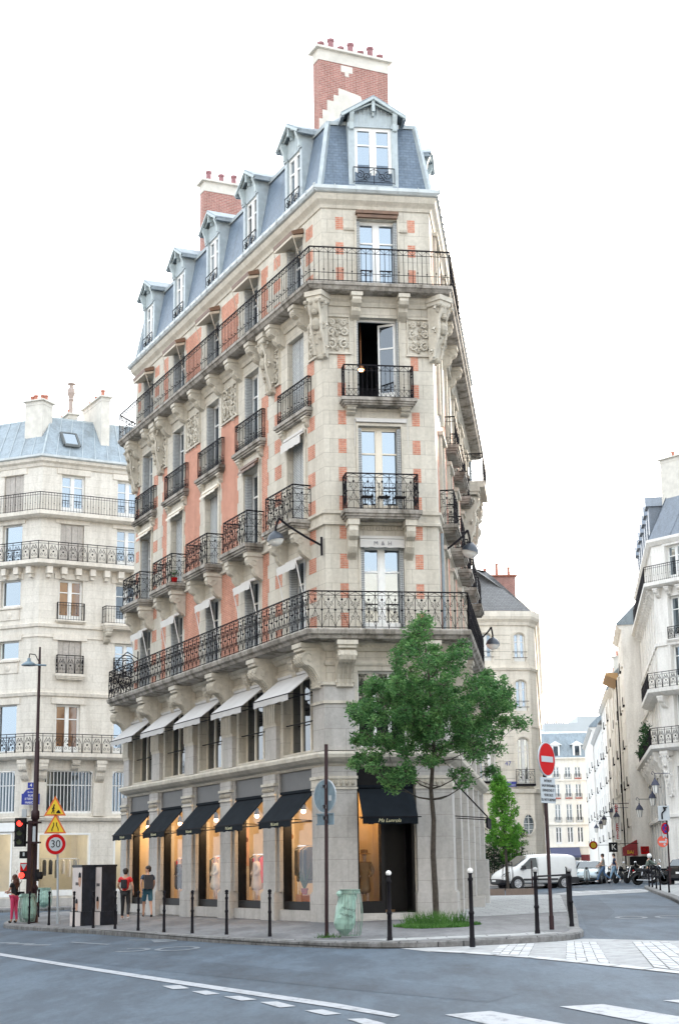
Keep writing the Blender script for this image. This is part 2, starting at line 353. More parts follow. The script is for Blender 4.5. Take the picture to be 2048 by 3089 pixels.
def window(par, F, a, b, c, d, dep=.28, kind='french', glass='glass_side', fm='white', shut=None, sm='shutter', name='window', arch=False):
    mb = MB(); w = -dep; t = .06; mid = (a+b)/2
    mb.box(F, a, a+t, w-.05, w+.03, c, d); mb.box(F, b-t, b, w-.05, w+.03, c, d); mb.box(F, a+t, b-t, w-.05, w+.03, d-t, d); mb.box(F, a+t, b-t, w-.05, w+.03, c, c+t)
    tz = c+(d-c)*.70; kz = c+t
    if kind in ('french', 'casement'):
        mb.box(F, mid-.065, mid+.065, w-.045, w+.05, c+t, d-t)
        mb.box(F, a+t, mid-.065, w-.04, w+.02, tz-.025, tz+.025); mb.box(F, mid+.065, b-t, w-.04, w+.02, tz-.025, tz+.025)
        for x0, x1 in ((a+t, mid-.065), (mid+.065, b-t)):
            mb.box(F, x0, x0+.045, w-.04, w+.035, c+t, d-t); mb.box(F, x1-.045, x1, w-.04, w+.035, c+t, d-t)
            mb.box(F, x0+.045, x1-.045, w-.04, w+.035, d-t-.05, d-t)
        if kind == 'french':
            kz = c+.32; mb.box(F, a+t+.045, mid-.11, w-.04, w+.025, c+t, kz); mb.box(F, mid+.11, b-t-.045, w-.04, w+.025, c+t, kz)
    elif kind == 'grid':
        n = max(2, round((b-a)/.45))
        for i in range(1, n): x = a+(b-a)*i/n; mb.box(F, x-.025, x+.025, w-.04, w+.03, c+t, d-t)
        mb.box(F, a+t, b-t, w-.038, w+.028, c+(d-c)*.72, c+(d-c)*.72+.05)
    elif kind == 'single': mb.box(F, a+t, b-t, w-.04, w+.03, c+t, c+t+.05)
    elif kind == 'tri':
        for f in (.36, .66): x = a+(b-a)*f; mb.box(F, x-.045, x+.045, w-.045, w+.04, c+t, d-t)
    if arch:   # stone spandrels closing the segmental head are part of the frame surround
        pass
    o = mb.build(name, M[fm], par)
    gb = MB(); gb.q([F.P(a+t, w-.02, c+t), F.P(b-t, w-.02, c+t), F.P(b-t, w-.02, d-t), F.P(a+t, w-.02, d-t)]); gb.build('glass_pane', M[glass], o)
    if shut == 'closed':
        for x0, x1 in ((a+.02, mid-.01), (mid+.01, b-.02)):
            h = MB(); n = 2
            for i in range(n):
                y0 = x0+(x1-x0)*i/n; y1 = x0+(x1-x0)*(i+1)/n-.012; h.box(F, y0, y1, w+.10, w+.14, c+.02, d-.02)
            h.build('shutter', M[sm], o)
    elif shut == 'folded':      # leaves folded back against the two reveals
        for x, s_ in ((a+.012, 1), (b-.012, -1)):
            h = MB(); h.box(F, min(x, x+s_*.05), max(x, x+s_*.05), w+.06, w+dep-.01, c+.04, d-.06); h.box(F, min(x+s_*.06, x+s_*.1), max(x+s_*.06, x+s_*.1), w+.06, w+dep-.03, c+.04, d-.06); h.build('shutter', M[sm], o)
    return o
def curl(mb, F, w, u, z, r, a0, turns, sgn=1, rad=.007, n=9):
    pts = []
    for i in range(n+1):
        a = a0+sgn*turns*2*math.pi*i/n; rr = r*(1-.72*i/n); pts.append(F.P(u+rr*math.cos(a), w, z+rr*math.sin(a)))
    mb.path(pts, rad, 4)
def rail(mb, F, w, u0, u1, z, h, style='up', posts=(1, 1)):
    L = u1-u0
    if L <= .05: 
        mb.bar(F.P(u0, w, z), F.P(u0, w, z+h), .02); return
    def H(zz, r): mb.bar(F.P(u0, w, zz), F.P(u1, w, zz), r)
    H(z+h, .026); H(z+.05, .014)
    if posts[0]: mb.bar(F.P(u0, w, z-.02), F.P(u0, w, z+h), .022)
    if posts[1]: mb.bar(F.P(u1, w, z-.02), F.P(u1, w, z+h), .022)
    if style in ('up', 'b5'):
        n = max(2, round(L/.145)); H(z+h-.17, .012); H(z+.30 if style == 'up' else z+.28, .010)
        for i in range(n+1):
            u = u0+L*i/n; big = i % 2 == 0
            mb.bar(F.P(u, w, z), F.P(u, w, z+h), .013 if big else .010)
            if i < n:
                v = u0+L*(i+1)/n; a, b = (z+h-.165, z+h-.02) if big else (z+h-.02, z+h-.165); mb.bar(F.P(u, w, a), F.P(v, w, b), .007)
                if style == 'b5':
                    mb.bar(F.P(u, w, z+.06), F.P(v, w, z+.27), .007); mb.bar(F.P(v, w, z+.06), F.P(u, w, z+.27), .007)
            if i % 2: mb.ball(F.P(u, w, z+(.40 if (i//2) % 2 else .36)), .028, 5); mb.ball(F.P(u, w, z+h-.26), .020, 5) if style == 'b5' else None
    elif style in ('low', 'b4'):
        n = max(1, round(L/.405)); s = L/n; H(z+h-.12, .011); H(z+.52*h, .008)
        if style == 'b4': H(z+.28*h, .008); H(z+.74*h, .008)
        for i in range(n+1):
            u = u0+L*i/n; mb.bar(F.P(u, w, z), F.P(u, w, z+h), .014); mb.ball(F.P(u, w, z+h*.5), .036, 6)
            if i == n: break
            c = u+s/2; top = z+h-.12; md = z+h*.5; bt = z+.05
            for a, b in (((u, top), (c, md)), ((c, md), (u+s, top)), ((u, bt), (c, md)), ((c, md), (u+s, bt)), ((u, top), (c, z+h-.02)), ((c, z+h-.02), (u+s, top))):
                mb.bar(F.P(a[0], w, a[1]), F.P(b[0], w, b[1]), .0085)
            mb.bar(F.P(c, w, bt), F.P(c, w, z+h-.1), .009); mb.ball(F.P(c, w, z+h*.78), .036, 6)
            for sx in (-1, 1):
                curl(mb, F, w, c+sx*s*.24, z+h*.66, s*.19, math.pi/2, 1.0, sx, .0075, 7)
                curl(mb, F, w, c+sx*s*.24, z+h*.30, s*.19, -math.pi/2, 1.0, -sx, .0075, 7)
    elif style == 'bg':
        n = max(2, round(L/.16)); H(z+h-.14, .014)
        for i in range(n+1): u = u0+L*i/n; mb.bar(F.P(u, w, z), F.P(u, w, z+h), .012)
        for i in range(0, n, 2): u = u0+L*(i+1)/n; mb.ball(F.P(u, w, z+.4), .03, 4)
    elif style == 'bgs':
        n = max(1, round(L/.55)); s = L/n; H(z+h-.13, .014)
        for i in range(n+1):
            u = u0+L*i/n; mb.bar(F.P(u, w, z), F.P(u, w, z+h), .02)
            if i == n: break
            c = u+s/2; mb.ball(F.P(c, w, z+h*.45), .05, 5)
            mb.path([F.P(u+s*.06, w, z+.05), F.P(u+s*.1, w, z+h*.5), F.P(u+s*.35, w, z+h*.8), F.P(c, w, z+h*.6), F.P(u+s*.65, w, z+h*.8), F.P(u+s*.9, w, z+h*.5), F.P(u+s*.94, w, z+.05)], .013)
            for sx in (-1, 1): curl(mb, F, w, c+sx*s*.22, z+h*.25, s*.17, math.pi/2, 1.1, sx, .011, 6); curl(mb, F, w, c+sx*s*.24, z+h*.62, s*.14, -math.pi/2, 1.0, -sx, .011, 6)
def scroll_console(mb, F, uc, wd_, z1, z0, dp, base=0):   # S-shaped stone bracket
    h = z1-z0; a, b = uc-wd_/2, uc+wd_/2
    mb.box(F, a-.06, b+.06, base, base+dp+.05, z1-.10*h, z1); mb.box(F, a-.02, b+.02, base, base+dp, z1-.17*h, z1-.10*h)
    prof = [(0, 1), (1, 1)]+[(.72+.30*math.cos(t), .80+.20*math.sin(t)) for t in (1.2, .6, 0, -.6, -1.2, -1.7)]+[(.50, .50), (.36, .36), (.27, .22), (.26, .10), (.30, .02), (.22, 0), (0, 0)]
    mb.extr_u(F, a, b, [(base+p*dp, z0+q*h*.83) for p, q in prof])
    for sgn, u in ((1, a-.012), (1, b+.012)):
        for r, cz, cw in ((.20, .78, .70), (.09, .12, .17)):
            pts = [F.P(u, base+(cw*dp+r*h*.9*(1-.12*i)*math.cos(i*.8)), z0+cz*h*.83+r*h*.9*(1-.12*i)*math.sin(i*.8)) for i in range(9)]; mb.path(pts, .028, 4)
    for i in range(4):
        u = a+(b-a)*(i+.5)/4; mb.path([F.P(u, base+p*dp+.012, z0+q*h*.83) for p, q in prof[3:13]], .032, 4)
def small_console(mb, F, uc, wd_, z1, z0, dp, base=0):
    h = z1-z0; a, b = uc-wd_/2, uc+wd_/2
    mb.box(F, a-.04, b+.04, base, base+dp+.03, z1-.16*h, z1)
    prof = [(0, .84), (.97, .84), (1, .7), (.9, .55), (.62, .46), (.58, .3), (.4, .16), (.12, .06), (0, 0)]
    mb.extr_u(F, a, b, [(base+p*dp, z0+q*h) for p, q in prof])
    for u in (a-.01, b+.01): mb.path([F.P(u, base+dp*(.55+.22*(1-.1*i)*math.cos(i*.9)), z0+h*(.6+.15*(1-.1*i)*math.sin(i*.9))) for i in range(7)], .02, 4)
    for f in (.25, .5, .75): mb.path([F.P(a+(b-a)*f, base+p*dp+.008, z0+q*h) for p, q in prof[2:8]], .018, 4)
def carve(mb, F, a, b, z0, z1, seed, w=0, frame=True, mask=False):      # acanthus scrolls in low relief
    rn = random.Random(seed); W_, H_ = b-a, z1-z0; c = (a+b)/2
    if frame:
        for x0, x1, y0, y1 in ((a, b, z1-.05, z1), (a-.04, b+.04, z0-.06, z0), (a, a+.03, z0, z1), (b-.03, b, z0, z1)): mb.box(F, x0, x1, w, w+.07, y0, y1)
    k = 1 if not mask else 1
    for sx in (-1, 1):
        for zz, r, s_ in ((.22, .21, 1), (.55, .18, -1), (.80, .13, 1)):
            u = c+sx*W_*.25; z = z0+H_*zz; r *= W_
            pts = [F.P(u+r*(1-.085*i)*math.cos(s_*sx*(.8*i)+(1.57)), w+.03+.012*i*.4, z+r*(1-.085*i)*math.sin(s_*sx*(.8*i)+1.57)) for i in range(11)]
            mb.path(pts, .045, 5, .02); mb.ball(F.P(u, w+.05, z), .05, 6)
            for i in range(5):
                t = rn.uniform(0, 6.28); e = F.P(u+r*1.35*math.cos(t), w+.03, z+r*1.35*math.sin(t)); mb.bar(F.P(u+r*.7*math.cos(t), w+.04, z+r*.7*math.sin(t)), e, .05, .012, 5)
    for i in range(5): mb.ball(F.P(c+rn.uniform(-.04, .04), w+.04, z0+H_*(.1+.19*i)), .06, 6, (1, 1, 1.5))
def cartouche(mb, F, u, z1, z0, dp, w=0):        # long carved shield hanging under the balcony
    h = z1-z0; T = .30
    mb.box(F, u-T, u+T, w, w+dp, z1-.16, z1); mb.box(F, u-T*.85, u+T*.85, w, w+dp*.92, z1-.28, z1-.16)
    prof = [(0, .86), (.95, .86), (.85, .74), (.62, .62), (.66, .5), (.60, .36), (.42, .22), (.30, .10), (.22, .03), (0, 0)]
    mb.extr_u(F, u-T*.62, u+T*.62, [(w+p*dp, z0+q*h) for p, q in prof])
    for i in range(4): mb.ball(F.P(u+(-.33+.22*i)*.9, w+dp*.9, z1-.33-.03*(i % 2)), .075, 7)
    for sx in (-1, 1):
        for cz, cw, r in ((.78, .8, .15), (.46, .62, .13), (.14, .33, .09)):
            mb.path([F.P(u+sx*(T*.6+r*.4+r*(1-.1*i)*math.cos(i*.85)*.8), w+cw*dp*.85, z0+h*cz+r*(1-.1*i)*math.sin(i*.85)) for i in range(9)], .042, 5, .02)
        mb.path([F.P(u+sx*T*.55, w+dp*p, z0+h*q) for p, q in ((.95, .8), (.68, .62), (.7, .48), (.6, .34), (.4, .2), (.3, .06))], .05, 5)
    mb.ball(F.P(u, w+dp*.68, z0+h*.50), .15, 8, (1, 1, 1.5)); mb.ball(F.P(u+.02, w+dp*.3, z0+.04), .10, 7); mb.ball(F.P(u, w+dp*.8, z0+h*.68), .11, 8)
    for i in range(7): mb.ball(F.P(u+.10*math.sin(i*1.9), w+dp*.62, z0+h*(.2+.08*i)), .05, 6)
def balcony(par, F, a, b, off, z, th, h, style, cons=None, name='balcony', mat='slab', prof=True):
    mb = MB(); mb.box(F, a-.10, b+.10, 0, off+.10, z-th*.45, z); mb.box(F, a-.05, b+.05, 0, off+.05, z-th*.75, z-th*.45); mb.box(F, a, b, 0, off, z-th, z-th*.75)
    o = mb.build(name, M[mat], par)
    if cons:
        for u in (a+.22, b-.22):
            cb = MB(); small_console(cb, F, u, cons[0], z-th, z-th-cons[1], off*.9); cb.build('console', M['stone_trim'], o)
    rb = MB(); rail(rb, F, off-.02, a, b, z, h, style)
    SF = Fr((F.P(a, 0, 0).x, F.P(a, 0, 0).y), F.n, -F.d); SG = Fr((F.P(b, 0, 0).x, F.P(b, 0, 0).y), F.n, F.d); SF.z = SG.z = F.z
    rail(rb, SF, 0, 0, off-.02, z, h, style, (1, 0)); rail(rb, SG, 0, 0, off-.02, z, h, style, (1, 0)); rb.build('railing', M['iron'], o)
    return o
def dormer(par, F, uc, zb, wd_, hh, zr, dep, mat='zinc_light', glass='glass_blue', big=1.0, open_=False):   # gabled dormer with its window
    a, b = uc-wd_/2, uc+wd_/2; s = MB(); st = .17*big; sl = .62; zh = zr-sl*wd_/2-.05; wt = zb+hh-.05
    s.box(F, a, a+st, -dep, 0, zb, zh); s.box(F, b-st, b, -dep, 0, zb, zh); s.box(F, a+st, b-st, -.25, 0.01, zb-.02, zb+.12); s.box(F, a+st, b-st, -.2, -.02, wt, zh+.02)
    s.extr_w(F, -dep, -.06, [(a, zh), (b, zh), (uc, zr-.08)])
    s.box(F, a-.03, a+st+.02, 0, .05, wt-.05, wt+.1); s.box(F, b-st-.02, b+.03, 0, .05, wt-.05, wt+.1)
    o = s.build('dormer', M[mat], par)
    r = MB(); ov = .22*big; th = .06; ez = zr-sl*(wd_/2+ov)
    for sx in (-1, 1):
        x = uc+sx*(wd_/2+ov); A = [F.P(uc, .24, zr), F.P(x, .24, ez), F.P(x, -dep, ez), F.P(uc, -dep, zr)]; B = [p+Vector((0, 0, th)) for p in A]
        r.q(B); r.q(A)
        for i in range(4): r.q([A[i], A[(i+1) % 4], B[(i+1) % 4], B[i]])
        r.box(F, min(x, x-sx*.09), max(x, x-sx*.09), -dep, .22, ez-.10, ez+.02)
    r.build('dormer_roof', M['zinc'], o)
    v = MB()   # barge boards, king post, struts and brackets
    for sx in (-1, 1):
        x = uc+sx*(wd_/2+ov); v.bar(F.P(uc, .22, zr-.04), F.P(x, .22, ez-.04), .055); v.bar(F.P(uc+sx*.02, .12, zr-.17), F.P(uc+sx*wd_*.42, .12, zh+.05), .035)
        v.extr_u(F, uc+sx*(wd_/2-st/2)-.07, uc+sx*(wd_/2-st/2)+.07, [(0, zh-.55), (.08, zh-.52), (.10, zh-.3), (.20, zh-.06), (.20, zh+.06), (0, zh+.06)])
    v.box(F, uc-.05, uc+.05, 0, .20, zr-.42*big, zr-.05); v.box(F, uc-.03, uc+.03, 0, .10, zh-.05, zr-.3)
    for i in range(-4, 5): v.box(F, uc+i*wd_*.09-.012, uc+i*wd_*.09+.012, -.06, -.01, wt+.06, zr-.14-abs(i)*.09*wd_*sl)
    v.build('gable_boards', M['wood_dormer'], o)
    w_ = window(o, F, a+st, b-st, zb+.12, wt, .12, 'french', glass)
    rb = MB(); q0, q1 = a+st*.7, b-st*.7; zz = zb+.14; W_ = q1-q0
    rb.bar(F.P(q0, .06, zz+.55), F.P(q1, .06, zz+.55), .018); rb.bar(F.P(q0, .06, zz+.06), F.P(q1, .06, zz+.06), .012)
    for u in (q0, uc, q1): rb.bar(F.P(u, .06, zz), F.P(u, .06, zz+.55), .014)
    for sx in (-1, 1):
        curl(rb, F, .06, uc+sx*W_*.34, zz+.3, .15, 1.57, 1.4, sx, .012, 10); curl(rb, F, .06, uc+sx*W_*.17, zz+.25, .14, -1.57, 1.3, sx, .012, 9)
        rb.path([F.P(uc, .06, zz+.5), F.P(uc+sx*.12, .06, zz+.45), F.P(uc+sx*W_*.25, .06, zz+.12), F.P(uc+sx*W_*.4, .06, zz+.1)], .012)
    rb.build('window_guard', M['iron'], o)
    return o
def chimney(par, F, a, b, w0, w1, z0, z1, pots, mat='brick_old', cap='plaster', potmat='terra2', capz=.5, name='chimney'):
    mb = MB(); mb.box(F, a, b, w0, w1, z0, z1-capz); o = mb.build(name, M[mat], par)
    c = MB(); c.box(F, a-.02, b+.02, w0-.02, w1+.02, z1-capz, z1-.08); c.box(F, a-.14, b+.14, w0-.14, w1+.14, z1-.08, z1); c.build('chimney_cap', M[cap], o)
    n = len(pots); lw = abs(w1-w0) > abs(b-a)
    for i, h in enumerate(pots):
        f = (i+.5)/n; p = F.P((a+b)/2, w0+(w1-w0)*f, z1) if lw else F.P(a+(b-a)*f, (w0+w1)/2, z1)
        pb = MB(); pb.lathe(p, [(.15, 0), (.15, .06), (.115, .08), (.105, h-.1), (.135, h-.08), (.135, h)], 10); pb.build('chimney_pot', M[potmat], o)
    return o
# ------------------------------------------------------------------ the corner building
A1 = Vector((-0.436, 46.184)); B1 = Vector((2.976, 46.716)); dL = Vector((-0.4205, 0.9073)); nL = Vector((-0.9073, -0.4205)); dR = Vector((0.1323, 0.9912)); nR = Vector((0.9912, -0.1323))
E1 = A1+dL*19.1; E2 = E1+Vector((.345, .938))*3; E3 = E2-nL*7; R1 = B1+dR*20
OUT = Path([E3, E2, E1, A1, B1, R1], flip=True)
if OUT.n[2].dot(nL) < 0: OUT = Path([E3, E2, E1, A1, B1, R1])
FL = Fr(A1, dL, nL); FC = Fr(A1, B1-A1, OUT.n[3]); FR = Fr(B1, dR, nR); FE = Fr(E1, E2-E1, OUT.n[1])
CW = (B1-A1).length
bld = thing('apartment_building', 'tall corner building of pale stone and red brick above a lit shop with black awnings', 'building', (1.2, 47, 0))
UC = [2.15+3.83*k for k in range(5)]; PC = [.235+3.83*k for k in range(6)]
ops = []
for u in UC:
    ops += [(u-1.38, u+1.38, .42, 4.45), (u-1.22, u+1.22, 5.05, 7.35), (u-.66, u+.66, 8.45, 11.1), (u-.66, u+.66, 12.06, 14.8), (u-.66, u+.66, 15.7, 18.3), (u-.66, u+.66, 19.2, 21.55)]
wb = MB(); wall(wb, FL, 0, 19.1, -.8, 22.2, [o for o in ops if o[3] > 7.5 or True], .3)
CO = [(.82, 2.5, .25, 4.45), (.91, 2.39, 5.06, 7.3), (1.07, 2.38, 8.45, 11.1), (1.05, 2.38, 12.06, 14.82), (1.05, 2.38, 15.68, 18.32), (1.11, 2.41, 19.2, 21.6)]
wall(wb, FC, 0, CW, -.8, 22.2, CO, .3)
RO = []
for k in range(5):
    u = 2.3+3.83*k; RO += [(u-1.2, u+1.2, 1.0, 4.0) if k else (u-1.2, u+1.2, .3, 4.2), (u-1.1, u+1.1, 5.05, 7.3)]+[(u-.6, u+.6, z0, z1) for z0, z1 in ((8.45, 11.1), (12.06, 14.8), (15.7, 18.3), (19.2, 21.55))]
wall(wb, FR, 0, 20, -.8, 22.2, RO, .3)
for F_, L_ in ((FE, 3), (Fr(E2, E3-E2, OUT.n[0]), 7)): wall(wb, F_, 0, L_, -.8, 22.2, [], .3)
wb.q([Vector((E3.x, E3.y, -.8)), Vector((R1.x, R1.y, -.8)), Vector((R1.x, R1.y, 22.2)), Vector((E3.x, E3.y, 22.2))])
wb.build('wall', M['stone'], bld)
# brick squares and panels, course by course
bk = MB(); zt = lambda i: 17.08-.4475*i
def patch(F, a, b, zA, zB): 
    bk.box(F, a, b, -.01, .004, zB, zA, 'ktb')
rows = [i for i in range(0, 19) if not (11.72 < zt(i)-.2 < 12.06)]
def field(z6=False):
    if z6: return [(21.64-.42*i, 21.22-.42*i, i) for i in range(6)]
    return [(zt(i), zt(i+1), i) for i in rows]
for z6 in (False, True):
    for a, b, i in field(z6):
        ev = i % 2 == 0; j = .10 if ev else -.02
        if ev:
            patch(FC, .44, .69, a, b); patch(FC, 2.74, 2.98, a, b); patch(FL, .68, 1.22, a, b); patch(FL, 3.36, 3.92, a, b)
            patch(FL, 16.05, 16.6, a, b); patch(FL, 18.45, 18.85, a, b)
        patch(FL, 4.55-j, 5.05, a, b); patch(FL, 14.92, 15.4+j, a, b)
        patch(FL, 7.3-j, 8.85+j*.6, a, b); patch(FL, 11.15-j*.6, 12.75+j, a, b)
        patch(FR, .75, 1.45 if ev else 1.3, a, b)
        for k in range(1, 5): patch(FR, 2.3+3.83*k-2.9-j, 2.3+3.83*k-1.0+j, a, b)
bk.build('brickwork', M['brick'], bld)
# courses, cornices, slabs
def course(name, prof, mat='stone_trim', path=OUT):
    mb = MB(); path.sweep(mb, prof); return mb.build(name, M[mat], bld)
course('plinth', [(0, -.8), (.05, -.8), (.05, .2), (0, .2)], 'stone_low')
course('shop_cornice', [(0, 4.5), (.12, 4.5), (.16, 4.58), (.30, 4.64), (.42, 4.74), (.44, 4.84), (.40, 4.9), (0, 4.96)])
course('string_course', [(0, 11.68), (.09, 11.70), (.09, 11.78), (.05, 11.80), (.05, 12.0), (.12, 12.04), (.12, 12.12), (0, 12.14)])
course('balcony_slab', [(0, 8.10), (.60, 8.10), (.80, 8.14), (.84, 8.22), (.92, 8.27), (.95, 8.38), (.92, 8.42), (0, 8.42)], 'slab')
course('dentil_band', [(0, 7.86), (.10, 7.88), (.16, 7.96), (.22, 8.04), (.24, 8.10), (0, 8.10)])
course('moulding', [(0, 7.45), (.05, 7.45), (.08, 7.52), (.04, 7.60), (0, 7.6)])
course('balcony_slab', [(0, 18.96), (.48, 18.96), (.60, 19.0), (.66, 19.1), (.70, 19.12), (.70, 19.22), (0, 19.22)], 'slab')
course('frieze', [(0, 18.66), (.06, 18.66), (.10, 18.78), (.18, 18.86), (.20, 18.96), (0, 18.96)])
course('cornice', [(0, 21.92), (.04, 21.92), (.07, 22.02), (.10, 22.06), (.20, 22.16), (.24, 22.26), (.26, 22.34), (0, 22.34)])
gm = MB(); OUT.sweep(gm, [(.26, 22.345), (.33, 22.37), (.38, 22.45), (.37, 22.56), (.30, 22.60), (.05, 22.60), (.05, 22.345)])
for i in range(len(OUT.p)-1):
    F_, L_ = OUT.frame(i, .37); n = int(L_/.6)
    for k in range(n+1):
        u = L_*k/n; gm.path([F_.P(u, -.10, 22.345), F_.P(u, .02, 22.43), F_.P(u, .03, 22.55), F_.P(u, -.05, 22.62)], .014)
gm.build('gutter', M['gutter'], bld)
for nm, pr_, mt in (('slate_roof', [(.05, 22.5), (-.42, 25.05)], 'slate'), ('roof_curb', [(-.36, 24.98), (-.34, 25.10), (-.46, 25.14), (-.62, 25.12)], 'zinc_light'), ('upper_roof', [(-.60, 25.12), (-1.62, 26.0)], 'zinc')):
    rm_ = MB(); OUT.sweep(rm_, pr_, closed=False)
    if nm == 'upper_roof':
        q_ = OUT.off(-1.62); rm_.q([Vector((p.x, p.y, 26.0)) for p in q_])
    rm_.build(nm, M[mt], bld)
for i in range(1, 5):
    hip = MB()
    a = OUT.off(.05)[i]; b = OUT.off(-.42)[i]; hip.bar((a.x, a.y, 22.6), (b.x, b.y, 25.07), .10)
    a = OUT.off(-.60)[i]; b = OUT.off(-1.62)[i]; hip.bar((a.x, a.y, 25.14), (b.x, b.y, 26.02), .07)
    hip.build('hip_flashing', M['zinc_light'], bld)
# dentils under the first balcony
dn = MB()
for F_, L_ in ((FL, 19.1), (FC, CW)):
    n = int(L_/.14)
    for k in range(n): dn.box(F_, L_*k/n, L_*k/n+.07, .10, .21, 7.97, 8.08)
for k in range(14): dn.box(FC, 1.1+k*.092, 1.145+k*.092, 0, .07, 11.55, 11.66)
dn.build('dentils', M['stone_trim'], bld)
# long railings
for wd_, z_, h_, st_ in ((.86, 8.42, 1.10, 'low'), (.64, 19.22, 1.13, 'up')):
    for i in range(len(OUT.p)-1):
        F_, L_ = OUT.frame(i, wd_); rb = MB()
        rail(rb, F_, 0, 0, L_ if i < 4 else (10 if z_ < 10 else 4.5), z_, h_, st_); rb.build('railing', M['iron'], bld)
# piers and capitals of the shop level
def pts2(*v): return [(p.x, p.y) for p in v]
def wrapA(w, a, b): return pts2(FL.P(a, -.02, 0), FL.P(a, w, 0))+[(OUT.off(w)[3].x, OUT.off(w)[3].y)]+pts2(FC.P(b, w, 0), FC.P(b, -.02, 0), FC.P(.2, -.2, 0))
def wrapB(w, a, b): return pts2(FC.P(a, -.02, 0), FC.P(a, w, 0))+[(OUT.off(w)[4].x, OUT.off(w)[4].y)]+pts2(FR.P(b, w, 0), FR.P(b, -.02, 0), FR.P(.2, -.2, 0))
def two(pm, cp_):
    o = pm.build('pier', M['stone_low'], bld)
    if cp_.v: cp_.build('pier_capital', M['stone_trim'], o)
for wr, a, b, sg in ((wrapA, .74, .80, 1), (wrapB, 2.54, .95, -1)):
    pm = MB(); cp_ = MB()
    prism(pm, wr(.20, a, b), .95, 4.5); prism(pm, wr(.27, a+.05*sg, b+.05), -.6, .90); prism(pm, wr(.235, a+.02*sg, b+.02), .90, .95)
    prism(cp_, wr(.25, a+.04*sg, b+.03), 4.14, 4.22); prism(cp_, wr(.23, a+.02*sg, b+.02), 3.84, 3.90); prism(cp_, wr(.22, a, b), 3.92, 4.13)
    for i in range(5): cp_.ball(FC.P((.0 if sg > 0 else 2.66)+.17*i, .22, 4.02), .06, 6, (1, 1, 1.3))
    two(pm, cp_); pm = MB(); cp_ = MB(); prism(pm, wr(.14, a, b), 4.96, 6.9); prism(cp_, wr(.19, a, b), 6.32, 6.40); prism(cp_, wr(.20, a, b), 6.86, 6.95); two(pm, cp_)
for k, u in enumerate(PC[1:], 1):
    pm = MB(); cp_ = MB(); a, b = (u-.5, u+.5) if k < 5 else (u-.5, u+.28)
    pm.box(FL, a, b, -.02, .20, .95, 4.5); pm.box(FL, a-.05, b+.05, -.02, .27, -.6, .90); pm.box(FL, a-.02, b+.02, -.02, .235, .90, .95); pm.box(FL, a-.11, a, -.02, .10, .95, 4.5)
    cp_.box(FL, a-.04, b+.04, 0, .26, 4.14, 4.22); cp_.box(FL, a-.02, b+.02, 0, .24, 3.84, 3.90)
    for i in range(6): cp_.ball(FL.P(a+(b-a)*(i+.5)/6, .215, 4.02), .055, 6, (1, 1, 1.3))
    two(pm, cp_); pm = MB(); cp_ = MB(); pm.box(FL, a+.04, b-.04, -.02, .14, 4.96, 6.0); cp_.box(FL, a, b, -.02, .16, 5.98, 6.05)
    for i in range(7): cp_.box(FL, a+.06+(b-a-.12)*i/6-.03, a+.06+(b-a-.12)*i/6+.03, .14, .20, 6.08, 6.66)
    cp_.box(FL, a+.02, b-.02, -.02, .17, 6.05, 6.7); cp_.box(FL, a-.02, b+.02, -.02, .28, 6.70, 6.82); two(pm, cp_)
for k in range(5):
    for w_, z0, z1 in ((.20, -.6, 4.5), (.14, 4.96, 6.9)): pm = MB(); pm.box(FR, 2.3+3.83*k+1.5, 2.3+3.83*k+2.3, -.02, w_, z0, z1); two(pm, MB())
cs = MB()
for i, u in enumerate(PC):
    c_ = MB(); scroll_console(c_, FL, u+(.12 if i == 0 else 0)-(.25 if i == 5 else 0), .56, 8.10, 6.78, .78); c_.build('scroll_console', M['stone_trim'], bld)
for u in (.50, 2.98):
    c_ = MB(); scroll_console(c_, FC, u, .50, 8.10, 6.78, .78); c_.build('scroll_console', M['stone_trim'], bld)
for k in (0, 1, 2, 3, 4):
    c_ = MB(); scroll_console(c_, FR, .3+3.83*k, .5, 8.10, 6.78, .7); c_.build('scroll_console', M['stone_trim'], bld)
for u in UC:
    c_ = MB(); small_console(c_, FL, u, .30, 7.86, 7.20, .26); c_.build('keystone', M['stone_trim'], bld)
# small consoles and carved shields under the upper balcony
for u in UC:
    for s_ in (-1, 1):
        c_ = MB(); small_console(c_, FL, u+s_*.98, .34, 18.96, 18.22, .56); c_.build('bracket', M['stone_trim'], bld)
for u in (1.0, 2.48):
    c_ = MB(); small_console(c_, FC, u, .28, 18.96, 18.2, .56); c_.build('bracket', M['stone_trim'], bld)
for u in (2.2, 4.6, 7.0):
    c_ = MB(); small_console(c_, FR, u, .34, 18.96, 18.2, .5); c_.build('bracket', M['stone_trim'], bld)
for F_, u in ((FL, 3.98), (FL, 15.5), (FL, 18.8)):
    c_ = MB(); cartouche(c_, F_, u, 18.96, 16.9, .52); c_.build('carved_shield', M['stone_trim'], bld)
Fd = Fr(OUT.p[3], (FC.d-FL.d).normalized(), (FL.n+FC.n).normalized()); Fd2 = Fr(OUT.p[4], (FR.d+FC.d).normalized(), (FR.n+FC.n).normalized())
for F_ in (Fd, Fd2):
    c_ = MB(); cartouche(c_, F_, 0, 18.96, 16.9, .62); c_.build('carved_shield', M['stone_trim'], bld)
for F_, a, b, sd_ in ((FC, .08, .84, 1), (FC, 2.64, 3.38, 2), (FL, .10, 1.0, 3), (FL, 3.4, 4.6, 4), (FL, 7.25, 8.75, 5), (FL, 11.1, 12.6, 6), (FL, 14.95, 16.0, 7), (FL, 18.3, 19.0, 8), (FR, .1, .8, 9)):
    c_ = MB(); carve(c_, F_, a, b, 17.15, 18.35, sd_); c_.build('carved_panel', M['stone_trim'], bld)
